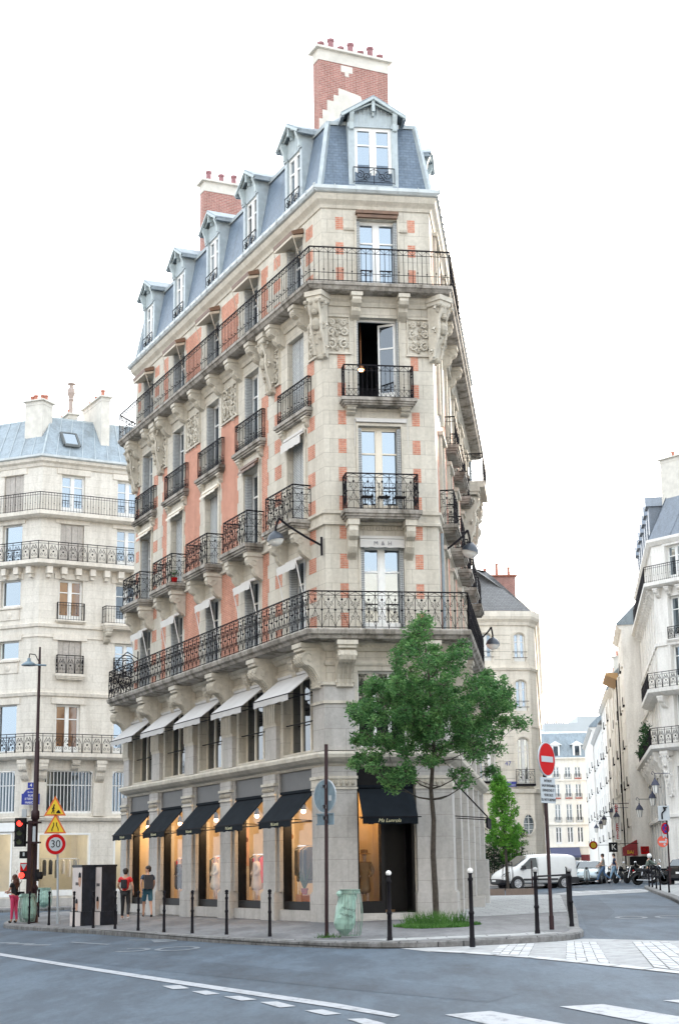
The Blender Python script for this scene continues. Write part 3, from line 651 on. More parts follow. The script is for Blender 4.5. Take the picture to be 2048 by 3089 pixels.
# windows
CLOSED = {(0, 4), (0, 3), (2, 3), (3, 3)}
for k, u in enumerate(UC):
    for fi, (z0, z1) in enumerate(((8.45, 11.1), (12.06, 14.8), (15.7, 18.3), (19.2, 21.55))):
        sh = 'closed' if (k, fi+2) in CLOSED else 'folded'
        window(bld, FL, u-.66, u+.66, z0, z1, .30, 'french', 'glass_side' if (k+fi) % 3 else 'glass_sky', 'white', sh)
for (a, b, z0, z1), gl_ in zip(CO[2:], ('glass_sky', 'glass_sky', None, 'glass_blue')):
    if gl_: window(bld, FC, a, b, z0, z1, .24, 'french', gl_, 'cream_paint' if z0 == 12.06 else 'white', 'folded')
# the open window on the nose: room painted near-black as shade, one leaf swung inward
a, b, z0, z1 = CO[4]; fmb = MB(); w = -.24
for x0, x1, y0, y1 in ((a, a+.06, z0, z1), (b-.06, b, z0, z1), (a+.06, b-.06, z1-.06, z1), (a+.06, b-.06, z0, z0+.05)): fmb.box(FC, x0, x1, w-.05, w+.03, y0, y1)
ow = fmb.build('open_window', M['white'], bld)
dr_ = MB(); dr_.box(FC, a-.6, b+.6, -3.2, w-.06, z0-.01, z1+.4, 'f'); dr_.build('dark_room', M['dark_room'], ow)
for hx, sgn, an in ((b-.07, -1, 28), (a+.07, 1, 86)):
    d2 = FC.d*sgn*math.cos(R(an))-FC.n*math.sin(R(an)); hp = FC.P(hx, w, 0); Fo = Fr((hp.x, hp.y), d2)
    lf = MB(); Wd = .56
    for x0, x1, y0, y1 in ((0, .06, z0+.05, z1-.07), (Wd-.06, Wd, z0+.05, z1-.07), (.06, Wd-.06, z1-.14, z1-.07), (.06, Wd-.06, z0+.05, z0+.34), (.06, Wd-.06, z0+1.75, z0+1.80)): lf.box(Fo, x0, x1, -.02, .02, y0, y1)
    lo = lf.build('window_leaf', M['white'], ow); gg = MB(); gg.q([Fo.P(.06, 0, z0+.34), Fo.P(Wd-.06, 0, z0+.34), Fo.P(Wd-.06, 0, z1-.14), Fo.P(.06, 0, z1-.14)]); gg.build('glass_pane', M['glass_dark'], lo)
for s_ in (a+.01, b-.05):
    h = MB(); h.box(FC, s_, s_+.04, -.19, -.01, z0+.04, z1-.04); h.build('shutter', M['shutter'], ow)
lp = thing('pendant_lamp', 'lit amber pendant lamp hanging in the dark room behind the open window', 'lamp', FC.P(1.35, -1.0, 17.0))
pl_ = MB(); pl_.lathe(FC.P(1.35, -1.0, 16.95), [(.05, .16), (.10, .12), (.13, 0), (.115, 0)], 12); pl_.bar(FC.P(1.35, -1.0, 17.1), FC.P(1.35, -1.0, 18.7), .008); pl_.build('lamp_shade', col('copper', (.5, .22, .1), .35, .8), lp)
pl2 = MB(); pl2.ball(FC.P(1.35, -1.0, 16.94), .09, 10, (1, 1, .5)); pl2.build('light_bulb', M['bulb'], lp)
# right flank windows with shutters
for k in range(5):
    u = 2.3+3.83*k
    for fi, (z0, z1) in enumerate(((8.45, 11.1), (12.06, 14.8), (15.7, 18.3), (19.2, 21.55))):
        o_ = window(bld, FR, u-.6, u+.6, z0, z1, .22, 'french', 'glass_dark', 'white', 'folded')
        t_ = MB(); t_.box(FR, u-.78, u-.6, -.01, .09, z0, z1+.2); t_.box(FR, u+.6, u+.78, -.01, .09, z0, z1+.2); t_.box(FR, u-.85, u+.85, -.01, .16, z1+.2, z1+.32); t_.build('window_surround', M['stone_trim'], bld)
    window(bld, FR, u-1.1, u+1.1, 5.05, 7.3, .22, 'tri', 'glass_dark', 'white')
    window(bld, FR, u-1.2, u+1.2, 1.0 if k else .3, 4.0 if k else 4.2, .22, 'tri', 'glass_dark', 'frame_black')
    balcony(bld, FR, u-1.0, u+1.0, .45, 12.04, .26, 1.1, 'b4'); 
    if k in (1, 2, 3): balcony(bld, FR, u-1.1, u+1.1, .35, 15.62, .26, 1.0, 'b5')
# small balconies
for k, u in enumerate(UC):
    balcony(bld, FL, u-1.10, u+1.10, .62, 12.04, .26, 1.10, 'b4', (.26, .95))
    b5 = balcony(bld, FL, u-1.22, u+1.22, .14, 15.62, .24, 1.02, 'b5')
    for s_ in (-1, 1): cb = MB(); small_console(cb, FL, u+s_*.95, .24, 15.38, 15.05, .16); cb.build('console', M['stone_trim'], b5)
    l_ = MB(); l_.box(FL, u-.82, u-.66, -.01, .05, 12.1, 15.0); l_.box(FL, u+.66, u+.82, -.01, .05, 12.1, 15.0); l_.box(FL, u-.82, u+.82, -.01, .055, 14.8, 15.03)
    l_.build('window_surround', M['stone_trim'], bld)
bc = balcony(bld, FC, .56, 2.74, .64, 12.04, .26, 1.12, 'b4', (.27, 1.15)); b5 = balcony(bld, FC, .58, 2.72, .42, 15.6, .22, 1.04, 'b5')
for u in (.82, 2.50): cb = MB(); small_console(cb, FC, u, .26, 15.38, 15.12, .3); cb.build('console', M['stone_trim'], b5)
lt = MB()
for a, b, z in ((1.05, 2.38, 14.82), (1.05, 2.38, 18.32), (1.11, 2.41, 21.6), (1.07, 2.38, 11.1)): lt.box(FC, a-.07, a, -.01, .035, z-2.6, z+.08); lt.box(FC, b, b+.07, -.01, .035, z-2.6, z+.08); lt.box(FC, a, b, -.01, .035, z, z+.08)
for a, b in ((.70, 1.05), (2.45, 2.75)): 
    for k in range(6): lt.box(FC, a+(b-a)*k/6, a+(b-a)*k/6+.035, 0, .06, 21.20, 21.30)
lt.build('window_surround', M['stone_trim'], bld)
# dormers
for k, u in enumerate(UC): 
    Fd_ = Fr(FL.P(0, .02, 0), dL, nL); dormer(bld, Fd_, u, 22.62, 1.42, 2.12, 25.72, 1.3, glass='glass_blue' if k not in (1,) else 'glass_dark')
dormer(bld, Fr(FC.P(0, .0, 0), FC.d, FC.n), 1.70, 22.66, 1.60, 2.18, 25.74, 1.5, big=1.15)
for k in range(5): dormer(bld, Fr(FR.P(0, -.22, 0), dR, nR), 2.3+3.83*k, 22.62, 1.10, 1.9, 25.2, 1.0, glass='glass_dark')
# roof-light humps and stacks
chimney(bld, Fr(FL.P(3.6, 0, 0), dL, nL), 0, .48, -4.3, -1.6, 24.8, 29.75, (.3, .52, .28, .5, .28, .5, .3))
pt = MB(); Fp = Fr((FL.P(3.6, -1.6, 0).x, FL.P(3.6, -1.6, 0).y), -nL, -dL)
pt.extr_w(Fp, .002, .012, [(-.01, 26.2), (-.01, 27.0), (.12, 27.0), (.12, 27.35), (.30, 27.35), (.30, 27.75), (.55, 27.75), (.55, 28.0), (.74, 28.0), (.74, 28.3), (1.6, 28.15), (1.7, 27.85), (1.7, 26.2)])
pt.extr_w(Fp, .002, .012, [(.85, 29.2), (1.3, 29.2), (1.3, 28.95), (1.15, 28.95), (1.15, 28.8), (1.0, 28.8), (1.0, 28.95), (.85, 28.95)])
pt.build('plaster_patch', M['plaster'], bld)
ch2 = chimney(bld, Fr(FL.P(15.3, 0, 0), dL, nL), 0, .5, -4.4, -1.6, 24.8, 29.7, (.75, .3, .5, .45, .5))
pt = MB(); Fp = Fr((FL.P(15.3, -1.6, 0).x, FL.P(15.3, -1.6, 0).y), -nL, -dL); pt.extr_w(Fp, .002, .012, [(1.0, 26.2), (1.0, 27.6), (1.3, 27.6), (1.3, 28.2), (2.1, 28.2), (2.1, 26.2)]); pt.build('plaster_patch', M['plaster'], bld)
# awnings
def awning(par, F, a, b, z1, dp, z0, val, mat, w=.1, name='awning', arms=True, text=None):
    mb = MB(); A = [F.P(a, w, z1), F.P(b, w, z1), F.P(b, w+dp, z0), F.P(a, w+dp, z0)]; n = 10
    for i in range(n):
        f0, f1 = i/n, (i+1)/n; q0 = A[0].lerp(A[1], f0); q1 = A[0].lerp(A[1], f1); r0 = A[3].lerp(A[2], f0); r1 = A[3].lerp(A[2], f1)
        mb.q([q0, q1, r1, r0]); k = .012*math.sin(i*2.3); mb.q([r0, r1, r1-Vector((0, 0, val+k)), r0-Vector((0, 0, val+k))])
    for p, q_ in ((A[0], A[3]), (A[1], A[2])): mb.q([p, q_, q_-Vector((0, 0, .03)), p-Vector((0, 0, .05))])
    mb.box(F, a, b, w-.02, w+.07, z1-.02, z1+.06)
    o = mb.build(name, M[mat], par)
    if arms:
        am = MB()
        for u in (a+.08, b-.08): am.bar(F.P(u, w, z0-.03), F.P(u, w+dp-.02, z0+.01), .015)
        am.bar(F.P(a-.1, w+dp-.01, z0-.01), F.P(b+.1, w+dp-.01, z0-.01), .022); am.build('awning_arms', M['iron'], o)
    if text: text_mesh('lettering', text[0], M[text[1]], text[2], F.P((a+b)/2, w+dp+.014, z0-val*.5), (F.d if F.d.x > 0 else -F.d).to_3d(), (0, 0, 1), o, shear=.35)
    return o
for i, u in enumerate(UC):
    awning(bld, FL, u-1.30, u+1.18, 3.86, .78, 3.02, .20, 'awn_black', .06, text=('Ma Lunrola', 'lettergold', .13) if False else None)
    awning(bld, FL, u-1.42, u+1.34, 7.40, .88, 6.68, .20, 'awn_grey', .06)
    awning(bld, FL, u-.74, u+.74, 10.98, .34, 10.86, .26, 'awn_white', .04, arms=False, name='window_awning')
    for s_ in (-.76, .76): ar = MB(); ar.bar(FL.P(u+s_, .38, 10.84), FL.P(u+s_*1.02, .03, 9.25), .018); ar.build('awning_arm', M['white'], bld)
    awning(bld, FL, u-.78, u+.80, 15.0, .16, 14.86, .26 if i == 0 else .07, 'awn_white' if i == 0 else 'brownmetal' if i == 1 else 'cream_paint', .05, arms=False, name='window_awning')
    ab = MB(); ab.extr_u(FL, u-.78, u+.78, [(.0, 21.62), (.42, 21.50), (.44, 21.62), (.04, 21.78)]); ab.build('awning_box', M['brownmetal'], bld)
    ab = MB(); ab.extr_u(FL, u-.74, u+.74, [(.02, 21.59), (.42, 21.48), (.42, 21.40), (.30, 21.42), (.02, 21.5)]); ab.bar(FL.P(u-.8, .42, 21.5), FL.P(u-.85, .04, 20.2), .012); ab.bar(FL.P(u+.8, .42, 21.5), FL.P(u+.85, .04, 20.2), .012); ab.build('awning_box', M['awning_slat'], bld)
awning(bld, FC, .85, 2.45, 3.90, .78, 3.03, .20, 'awn_black', .06)
awning(bld, FC, 1.03, 2.41, 11.30, .10, 11.24, .24, 'awn_white', .04, arms=False, name='window_awning')
ab = MB(); ab.box(FC, 1.08, 2.44, -.05, .20, 21.74, 21.84); ab.box(FC, 1.12, 2.40, -.1, .16, 21.62, 21.72); ab.build('awning_box', M['brownmetal'], bld)
ab = MB(); ab.bar(FC.P(.94, .06, 15.04), FC.P(2.58, .06, 15.04), .02); ab.box(FC, .98, 2.54, .02, .10, 14.93, 15.02)
for u in (.94, 2.58): ab.bar(FC.P(u, .06, 15.04), FC.P(u, .05, 14.15), .014)
ab.build('awning_box', M['awn_white'], bld)
FX = Vector((FC.d.x, FC.d.y, 0)); LX = Vector((-dL.x, -dL.y, 0))
M['lettergrey'] = plain('grey_lettering', (.16, .16, .18), .6, 0, 0); M['lettergold'] = plain('pale_yellow_lettering', (.62, .60, .38), .6, 0, 0)
text_mesh('lettering', 'M  &  H', M['lettergrey'], .17, FC.P(1.72, .155, 11.12), FX, (0, 0, 1), bld)
text_mesh('lettering', 'Ma Lunrola', M['lettergold'], .145, FC.P(1.62, .855, 2.92), FX, (0, 0, 1), bld, shear=.35)
for u in UC: text_mesh('lettering', 'Ma Lunrola', M['lettergold'], .13, FL.P(u-.1, .855, 2.92), LX, (0, 0, 1), bld, shear=.35)
# dark fascias, shop fronts, mezzanine windows
for u in UC:
    f_ = MB(); f_.box(FL, u-1.38, u+1.38, -.02, .05, 3.84, 4.48); f_.build('fascia', M['fascia'], bld)
    s_ = MB(); s_.box(FL, u-1.38, u-1.26, -.30, -.05, .42, 3.84); s_.box(FL, u+1.28, u+1.38, -.30, -.05, .42, 3.84); s_.box(FL, u-1.26, u+1.28, -.30, -.05, .42, .66); s_.box(FL, u-1.26, u+1.28, -.2, -.1, 2.98, 3.01)
    so = s_.build('shop_window', M['frame_black'], bld)
    gl = MB(); gl.q([FL.P(u-1.26, -.2, .66), FL.P(u+1.28, -.2, .66), FL.P(u+1.28, -.2, 3.84), FL.P(u-1.26, -.2, 3.84)]); gl.build('shop_glass', M['shopglass'], so)
    s_ = MB(); s_.box(FL, u-1.5, u+1.5, -.3, .10, .10, .42); s_.build('shop_sill', M['stone_low'], bld)
    window(bld, FL, u-1.22, u+1.22, 5.05, 7.35, .30, 'tri', 'glass_dark', 'cream_paint')
    br_ = MB(); br_.bar(FL.P(u-1.22, -.12, 5.95), FL.P(u+1.22, -.12, 5.95), .022); br_.bar(FL.P(u-1.24, .08, 6.75), FL.P(u+1.24, .08, 6.75), .02); br_.build('guard_bar', M['iron'], bld)
f_ = MB(); f_.box(FC, .82, 2.5, -.02, .05, 3.92, 4.48); f_.build('fascia', M['frame_black'], bld)
s_ = MB(); s_.box(FC, .82, .88, -.28, -.05, .35, 3.92); s_.box(FC, 1.52, 1.62, -.28, -.05, .35, 3.92); s_.box(FC, .88, 1.52, -.28, -.05, .35, .68)
so = s_.build('shop_window', M['frame_black'], bld)
gl = MB(); gl.q([FC.P(.88, -.18, .68), FC.P(1.52, -.18, .68), FC.P(1.52, -.18, 3.92), FC.P(.88, -.18, 3.92)]); gl.build('shop_glass', M['shopglass'], so)
s_ = MB(); s_.box(FC, 1.62, 2.5, -.95, -.9, .35, 3.92); s_.box(FC, 2.42, 2.5, -.9, -.02, .35, 3.92); s_.box(FC, 1.60, 1.64, -.9, -.28, .35, 3.92); s_.box(FC, 2.30, 2.34, -.89, -.84, 1.3, 1.75); s_.build('shop_door', M['frame_black'], bld)
s_ = MB(); s_.box(FC, .80, 2.52, -.95, .34, -.2, .20); s_.box(FC, .82, 2.5, -.95, .16, .20, .35); s_.build('door_step', M['stone_low'], bld)
window(bld, FC, .91, 2.39, 5.06, 7.3, .26, 'tri', 'glass_dark', 'white')
# retracted awning frame on the right flank
ab = MB(); ab.bar(FR.P(1.2, .1, 4.2), FR.P(1.2, 1.15, 3.05), .03); ab.bar(FR.P(1.2, .1, 3.1), FR.P(1.2, 1.15, 3.02), .02); ab.bar(FR.P(3.4, .1, 3.1), FR.P(3.4, 1.15, 3.02), .02); ab.bar(FR.P(1.1, 1.15, 3.02), FR.P(3.5, 1.15, 3.02), .03); ab.box(FR, 1.1, 3.5, 1.1, 1.16, 2.74, 3.0); ab.build('awning_frame', M['iron'], bld)
# right flank plinth blocks and the sculpted bay at its far end
cz = MB(); cz.box(FR, 13.6, 16.4, .0, .95, 16.2, 16.45); cz.build('balcony', M['stone_trim'], bld)
rb = MB(); rail(rb, FR, .9, 13.6, 16.4, 16.45, 1.1, 'up'); SFr = Fr(FR.P(13.6, 0, 0), FR.n, -FR.d); rail(rb, SFr, 0, 0, .9, 16.45, 1.1, 'up'); rb.build('railing', M['iron'], bld)
for u in (13.9, 16.1): c_ = MB(); cartouche(c_, FR, u, 16.2, 13.6, .75); c_.build('carved_shield', M['stone_trim'], bld)
for q_ in ((9.2, 9.6, .2, .62, .1, .62), (14.2, 14.9, .0, .55, -.2, 1.9)): st_ = MB(); st_.box(FR, *q_); st_.build('plinth_block', M['stone_low'], bld)
dp_ = MB(); dp_.path([FR.P(.55, .08, z) for z in (4.6, 8, 11.6)], .05, 6); dp_.path([FR.P(19.6, .12, z) for z in (0, 10, 22)], .06, 6); dp_.build('downpipe', M['zinc'], bld)
# iron scroll bracket at the far end of the first floor
sc_ = MB(); Fq = Fr(FL.P(17.9, .1, 0), (nL.x, nL.y), dL)
sc_.bar(Fq.P(.05, 0, 8.6), Fq.P(.05, 0, 10.2), .03); curl(sc_, Fq, 0, .5, 9.7, .42, -1.57, 1.6, 1, .022, 14); curl(sc_, Fq, 0, .55, 9.0, .34, 1.57, 1.6, -1, .022, 14); sc_.path([Fq.P(.05, 0, 9.9), Fq.P(.5, 0, 10.15), Fq.P(.95, 0, 9.75), Fq.P(.98, 0, 9.1), Fq.P(.6, 0, 8.6)], .022); sc_.build('iron_bracket', M['iron'], bld)
# ---- shop interior
si = MB(); si.box(FL, .9, 18.9, -2.75, -2.65, .3, 4.1); si.box(FL, 18.9, 19.0, -2.7, -.35, .3, 4.1)
for k in (1, 2, 3, 4): si.box(FL, PC[k]-.08, PC[k]+.06, -.62, -.32, .42, 3.9)
si.build('shop_wall', M['shopwall'], bld)
sf = MB(); sf.box(FL, .3, 18.9, -2.65, -.31, .30, .42); sf.box(FC, .82, 1.6, -1.9, -.29, .28, .34); sf.build('shop_floor', M['shopfloor'], bld)
sc2 = MB(); sc2.box(FL, .3, 18.9, -2.65, -.05, 4.0, 4.1); sc2.box(FC, .7, 1.66, -1.9, -.05, 3.93, 3.98); sc2.build('shop_ceiling', M['shoppanel'], bld)
sp = MB()
for k in (1, 2, 3, 4): sp.box(FL, PC[k]-.12, PC[k]-.09, -.60, -.34, .42, 3.3)
sp.build('display_panel', M['shoppanel'], bld)
for k, (cw, cc) in enumerate((((.62, .40, .32), (.16, .07, .06)), ((.66, .60, .50), (.40, .22, .12)))):
    u = PC[k+2 if k == 0 else 1]-.13; q0 = MB(); q0.box(FL, u-.01, u, -.59, -.35, 1.75 if k == 0 else 2.2, 3.0); qo = q0.build('wall_poster', col('peach_print', cw) if k == 0 else col('ivory_print', cw), bld)
    q0 = MB(); q0.lathe(FL.P(u-.012, -.47, 2.6), [(.05, 0), (.09, 0), (.09, .004), (.05, .004)], 16, ax=(-dL.x, -dL.y, 0)); q0.build('printed_ring', col('dark_print%d' % k, cc), qo)
sn = MB(); sn.box(FC, .72, .78, -1.9, -.29, .28, 3.95); sn.box(FC, .78, 1.62, -1.9, -1.86, .28, 3.95); sn.box(FC, 1.60, 1.66, -1.86, -.95, .28, 3.95); sn.build('display_wall', M['shopwall'], bld)
def plight(name, p, e, c=(1, .66, .36), r=.25):
    l = bpy.data.lights.new(name, 'POINT'); l.energy = e; l.color = c; l.shadow_soft_size = r; o = bpy.data.objects.new(name, l); S.collection.objects.link(o); o.location = p; return o
SPOT_L = ['glowing ceiling spot in the shop window nearest the corner entrance', 'glowing ceiling spot in the second shop window from the corner', 'glowing ceiling spot in the middle shop window of the long side', 'glowing ceiling spot in the fourth shop window from the corner', 'glowing ceiling spot in the shop window behind the walking men']
for k, u in enumerate(UC):
    p = FL.P(u+.75, -.46, 3.36); t_ = thing('spot_lamp', SPOT_L[k], 'lamp', p, group='spots in the shop windows')
    a_ = MB(); a_.lathe(p+Vector((0, 0, .02)), [(.07, .0), (.085, .02), (.06, .2), (.02, .24), (.02, .58)], 10); a_.build('lamp_body', M['frame_black'], t_)
    a_ = MB(); a_.ball(p-Vector((0, 0, .02)), .075, 10); a_.build('light_bulb', M['bulb'], t_)
    plight('spot_light', FL.P(u+.2, -.62, 3.2), 32)
plight('nose_light', FC.P(1.2, -.8, 3.6), 12, (1, .62, .30))
# ------------------------------------------------------------------ ground, roadway, pavements
RD = -0.13
def sheet(name, poly, mat, dz, kind='structure', par=None):
    mb = MB(); mb.q([(x, y, g(x, y)+dz) for x, y in poly]); return mb.build(name, M[mat], par, kind=kind)
mb = MB()
for x0, x1 in ((-500, -60), (-60, 60), (60, 500)):
    for y0, y1 in ((-60, 0), (0, 60), (60, 200), (200, 900)): mb.q([(x, y, g(x, y)+RD) for x, y in ((x0, y0), (x1, y0), (x1, y1), (x0, y1))])
mb.build('ground', M['road'], None, kind='structure')
def pavement(name, outer, inner_extra, mat='side', kw=.30):
    """outer: kerb line (open, left to right), inner_extra: closing points"""
    P_ = Path(outer); c = Vector((sum(p[0] for p in outer+inner_extra)/len(outer+inner_extra), sum(p[1] for p in outer+inner_extra)/len(outer+inner_extra)))
    if (P_.p[len(P_.p)//2]-c).dot(P_.n[len(P_.n)//2]) < 0: P_ = Path(outer, flip=True)
    inn = P_.off(-kw); k = MB(); inn2 = P_.off(-.03)
    for i in range(len(outer)-1):
        a, b, ia, ib, ja, jb = P_.p[i], P_.p[i+1], inn[i], inn[i+1], inn2[i], inn2[i+1]
        k.q([(a.x, a.y, g(*a)-.2), (b.x, b.y, g(*b)-.2), (b.x, b.y, g(*b)-.025), (a.x, a.y, g(*a)-.025)])
        k.q([(a.x, a.y, g(*a)-.025), (b.x, b.y, g(*b)-.025), (jb.x, jb.y, g(*jb)+.004), (ja.x, ja.y, g(*ja)+.004)])
        k.q([(ja.x, ja.y, g(*ja)+.004), (jb.x, jb.y, g(*jb)+.004), (ib.x, ib.y, g(*ib)+.004), (ia.x, ia.y, g(*ia)+.004)])
    k.build('kerb', M['kerb'], None, kind='structure')
    sheet(name, [tuple(p) for p in P_.off(-.02)]+inner_extra, mat, 0)
def smooth_line(p, n=4):
    r = []
    for i in range(len(p)-1):
        a = Vector(p[max(i-1, 0)]); b = Vector(p[i]); c = Vector(p[i+1]); d = Vector(p[min(i+2, len(p)-1)])
        for j in range(n):
            t = j/n; r.append(tuple(.5*((2*b)+(c-a)*t+(2*a-5*b+4*c-d)*t*t+(3*b-a-3*c+d)*t**3)))
    r.append(tuple(p[-1])); return r
isl = smooth_line([(-13.4, 72), (-12.9, 64), (-12.1, 57.6), (-10.9, 53.6), (-7.42, 47.1), (-3.06, 38.4), (-.5, 34.3), (.9, 33.0), (2.5, 32.95), (3.9, 33.3), (4.75, 34.0), (5.2, 35.6), (5.45, 38), (7.25, 51), (9.45, 68)], 3)
pavement('pavement', isl, [(9.7, 70.5), (9.2, 72.4), (6.4, 74.5), (5, 76), (-8, 76)])
sheet('stone_flags', [(3.3, 46.8), (4.0, 46.5), (6.55, 48.0), (9.0, 67.6), (9.3, 70.2), (8.9, 72), (5.6, 73.6), (3.2, 50)], 'flag', .004)
sheet('stone_flags', [(.95, 33.35), (3.9, 33.7), (4.6, 34.4), (4.2, 35.2), (3.3, 34.6), (.4, 34.4)], 'flag', .005)
rk = smooth_line([(15.8, 85.5), (15.3, 82.6), (14.81, 79.2), (13.3, 68.6), (12.6, 63.4), (11.5, 56), (10.4, 48), (11, 43), (15, 38), (40, 16)], 3)
pavement('pavement', rk, [(60, 20), (60, 86)], 'flag')
LBP = Vector((-16.32, 84)); dLl = Vector(ang(-66.5)); dLr = Vector(ang(61.5))
PL = Path([LBP+dLl*60, LBP, LBP+dLr*30]); 
if PL.n[0].y > 0: PL = Path([LBP+dLl*60, LBP, LBP+dLr*30], flip=True)
q_ = PL.off(3.4); lk = [tuple(q_[0]), tuple(q_[1]-(q_[1]-q_[0]).normalized()*1.5), tuple(q_[1]*.82+LBP*.18), tuple(q_[1]+(q_[2]-q_[1]).normalized()*1.5), tuple(q_[2])]
pavement('pavement', lk, [tuple(LBP+dLr*40+Vector((0, 8))), (-16, 110), (-75, 110)])
fk = [(6.0, 98.6), (12.6, 99.6), (13.9, 101.2), (14.6, 106), (36, 262)]
pavement('pavement', fk, [(20, 262), (4, 120), (4, 98.4)])
fk = [(50, 262), (21.2, 118), (19.9, 100), (19.7, 97.6), (21.5, 95.5), (60, 62)]
pavement('pavement', fk, [(70, 70), (60, 262)])
# right-hand street: lighter asphalt gutter, raised crossings with stone bands
sheet('crossing', [(1.1, 32.9), (1.6, 31.3), (2.14, 30.4), (3.13, 28.2), (3.73, 26.4), (4.72, 23.2), (6.0, 18.8), (12, 18), (12, 30), (6.5, 32.1), (5.0, 34.2), (4.3, 33.4), (2.5, 32.8)], 'pale_concrete', RD+.004)
M['joint'] = plain('dark_sandy_joint', (.10, .10, .10), .9, 0, .2, 8)
def setts(quad, nu, nv, sd, gap=.028, off=True):          # individually laid stones in a band between four corners
    rn = random.Random(sd); A, B, C_, D = [Vector(p) for p in quad]; mb = MB()
    sheet('paver_joints', quad, 'joint', RD+.007)
    for i in range(nu):
        for j in range(-1, nv):
            u0, u1 = i/nu, (i+1)/nu; o_ = (.5 if i % 2 and off else 0)+rn.uniform(-.08, .08); v0, v1 = max(0, (j+o_)/nv), min(1, (j+1+o_)/nv)
            if v1-v0 < .15/nv: continue
            f = lambda u, v: (A*(1-u)+D*u)*(1-v)+(B*(1-u)+C_*u)*v
            q_ = [f(u0, v0), f(u1, v0), f(u1, v1), f(u0, v1)]; c = sum(q_, Vector((0, 0)))/4; q_ = [c+(p-c)*(1-gap/max(.05, (p-c).length))+Vector((rn.uniform(-.006, .006), rn.uniform(-.006, .006))) for p in q_]
            mb.q([(p.x, p.y, g(p.x, p.y)+RD+.011) for p in q_])
    mb.build('paver_band', M['sett'], None, kind='structure')
M['sett'] = plain('pale_granite_sett', (.43, .44, .45), .8, 0, .18, 2.2)
for k, b in enumerate(([(4.51, 33.3), (3.65, 27.2), (4.18, 25.9), (5.01, 32.6)], [(5.65, 32.2), (4.63, 24.7), (5.2, 22.6), (6.28, 31.8)], [(3.09, 32.7), (2.59, 29.6), (3.17, 28.5), (3.83, 33.0)], [(7.0, 31.6), (5.9, 20.4), (6.6, 19.2), (7.8, 31.2)])): setts(b, 4, (9, 12, 5, 14)[k], k)
ed = [(1.6, 31.3), (2.14, 30.4), (3.13, 28.2), (3.73, 26.4), (4.72, 23.2), (6.0, 18.8)]
for k in range(5): setts([ed[k], ed[k+1], (ed[k+1][0]+.22, ed[k+1][1]+.22), (ed[k][0]+.22, ed[k][1]+.22)], 1, max(2, int((Vector(ed[k+1])-Vector(ed[k])).length/.5)), 10+k, .02)
sheet('crossing', [(9.6, 72.6), (9.4, 76.8), (11.73, 83.6), (15.3, 83.9), (14.9, 79.4), (14.2, 76.0), (11.2, 74.0)], 'pale_concrete', RD+.004)
for k in range(5): x = 11.3+.8*k; setts([(x, 78.2), (x+.2, 83.6), (x+.55, 83.6), (x+.35, 78.2)], 2, 6, 20+k)
sheet('old_asphalt_strip', [(5.5, 37), (7.35, 51), (9.6, 68), (10.6, 68), (8.3, 50), (6.2, 40), (5.6, 34.6), (5.3, 34.5)], 'road_new', RD+.004)
sheet('dark_asphalt', [(-9.8, 40.5), (-6.0, 33.5), (-2.8, 27.5), (.2, 22.2), (1.7, 19.7), (2.2, 20.8), (-1.2, 27.8), (-5.0, 35.2), (-8.6, 42.0)], 'road_new', RD+.003)
# road markings
ml = MB()
def mk_(poly, dz=RD+.008): ml.q([(x, y, g(x, y)+dz) for x, y in poly])
L1 = [(-14.5, 51.8), (-11.4, 45.0), (-7.82, 36.92), (-4.8, 30.25), (-2.3, 24.88), (-.09, 20.2), (.60, 18.45)]; L2 = [(-14.6, 51.4), (-11.42, 44.4), (-7.85, 36.3), (-4.85, 29.75), (-2.38, 24.4), (-.17, 19.75), (.52, 18.2)]
for i in range(6): mk_([L1[i], L1[i+1], L2[i+1], L2[i]])
for q_ in ([(-2.74, 24.43), (-2.49, 24.5), (-2.27, 23.75), (-2.5, 23.68)], [(-2.18, 23.14), (-1.98, 23.21), (-1.73, 22.5), (-1.92, 22.4)], [(-1.64, 21.99), (-1.43, 22.02), (-1.16, 21.3), (-1.36, 21.21)], [(-1.1, 20.88), (-.88, 20.89), (-.62, 20.08), (-.81, 19.97)], [(-.5, 19.45), (-.29, 19.51), (-.06, 18.85), (-.25, 18.76)], [(0, 18.2), (.2, 18.2), (.42, 17.5), (.2, 17.45)]): mk_(q_)
for q_ in ([(1.09, 18.3), (1.62, 18.55), (2.9, 14.9), (2.1, 14.9)], [(2.43, 18.8), (2.94, 18.9), (4.0, 15.4), (3.45, 15.0)], [(3.67, 19.1), (4.2, 19.2), (5.2, 15.9), (4.7, 15.7)], [(.1, 17.0), (.5, 17.2), (1.3, 15.0), (.8, 15)]): mk_(q_)
ml.build('road_marking', M['paint'], None, kind='structure')
ml = MB()
def ringm(c, rx, ry, t, rot=0, a0=0, a1=360):
    n = 20
    for i in range(n):
        t0, t1 = R(a0+(a1-a0)*i/n), R(a0+(a1-a0)*(i+1)/n)
        f = lambda tt, k: (c[0]+(rx-k*t)*math.cos(tt)*math.cos(rot)-(ry-k*t*2)*math.sin(tt)*math.sin(rot), c[1]+(rx-k*t)*math.cos(tt)*math.sin(rot)+(ry-k*t*2)*math.sin(tt)*math.cos(rot))
        mk_([f(t0, 0), f(t1, 0), f(t1, 1), f(t0, 1)])
ringm((-3.72, 36.05), .50, .95, .13); ringm((-4.75, 36.2), .42, .8, .13, 0, -140, 120)
mk_([(-4.25, 41.4), (-4.95, 41.4), (-4.65, 39.6), (-4.15, 40.0)]); mk_([(-5.6, 41.9), (-4.3, 40.6), (-4.2, 40.2), (-5.5, 41.5)]); mk_([(-7.0, 41.8), (-5.7, 39.6), (-5.75, 39.3), (-7.0, 41.4)])
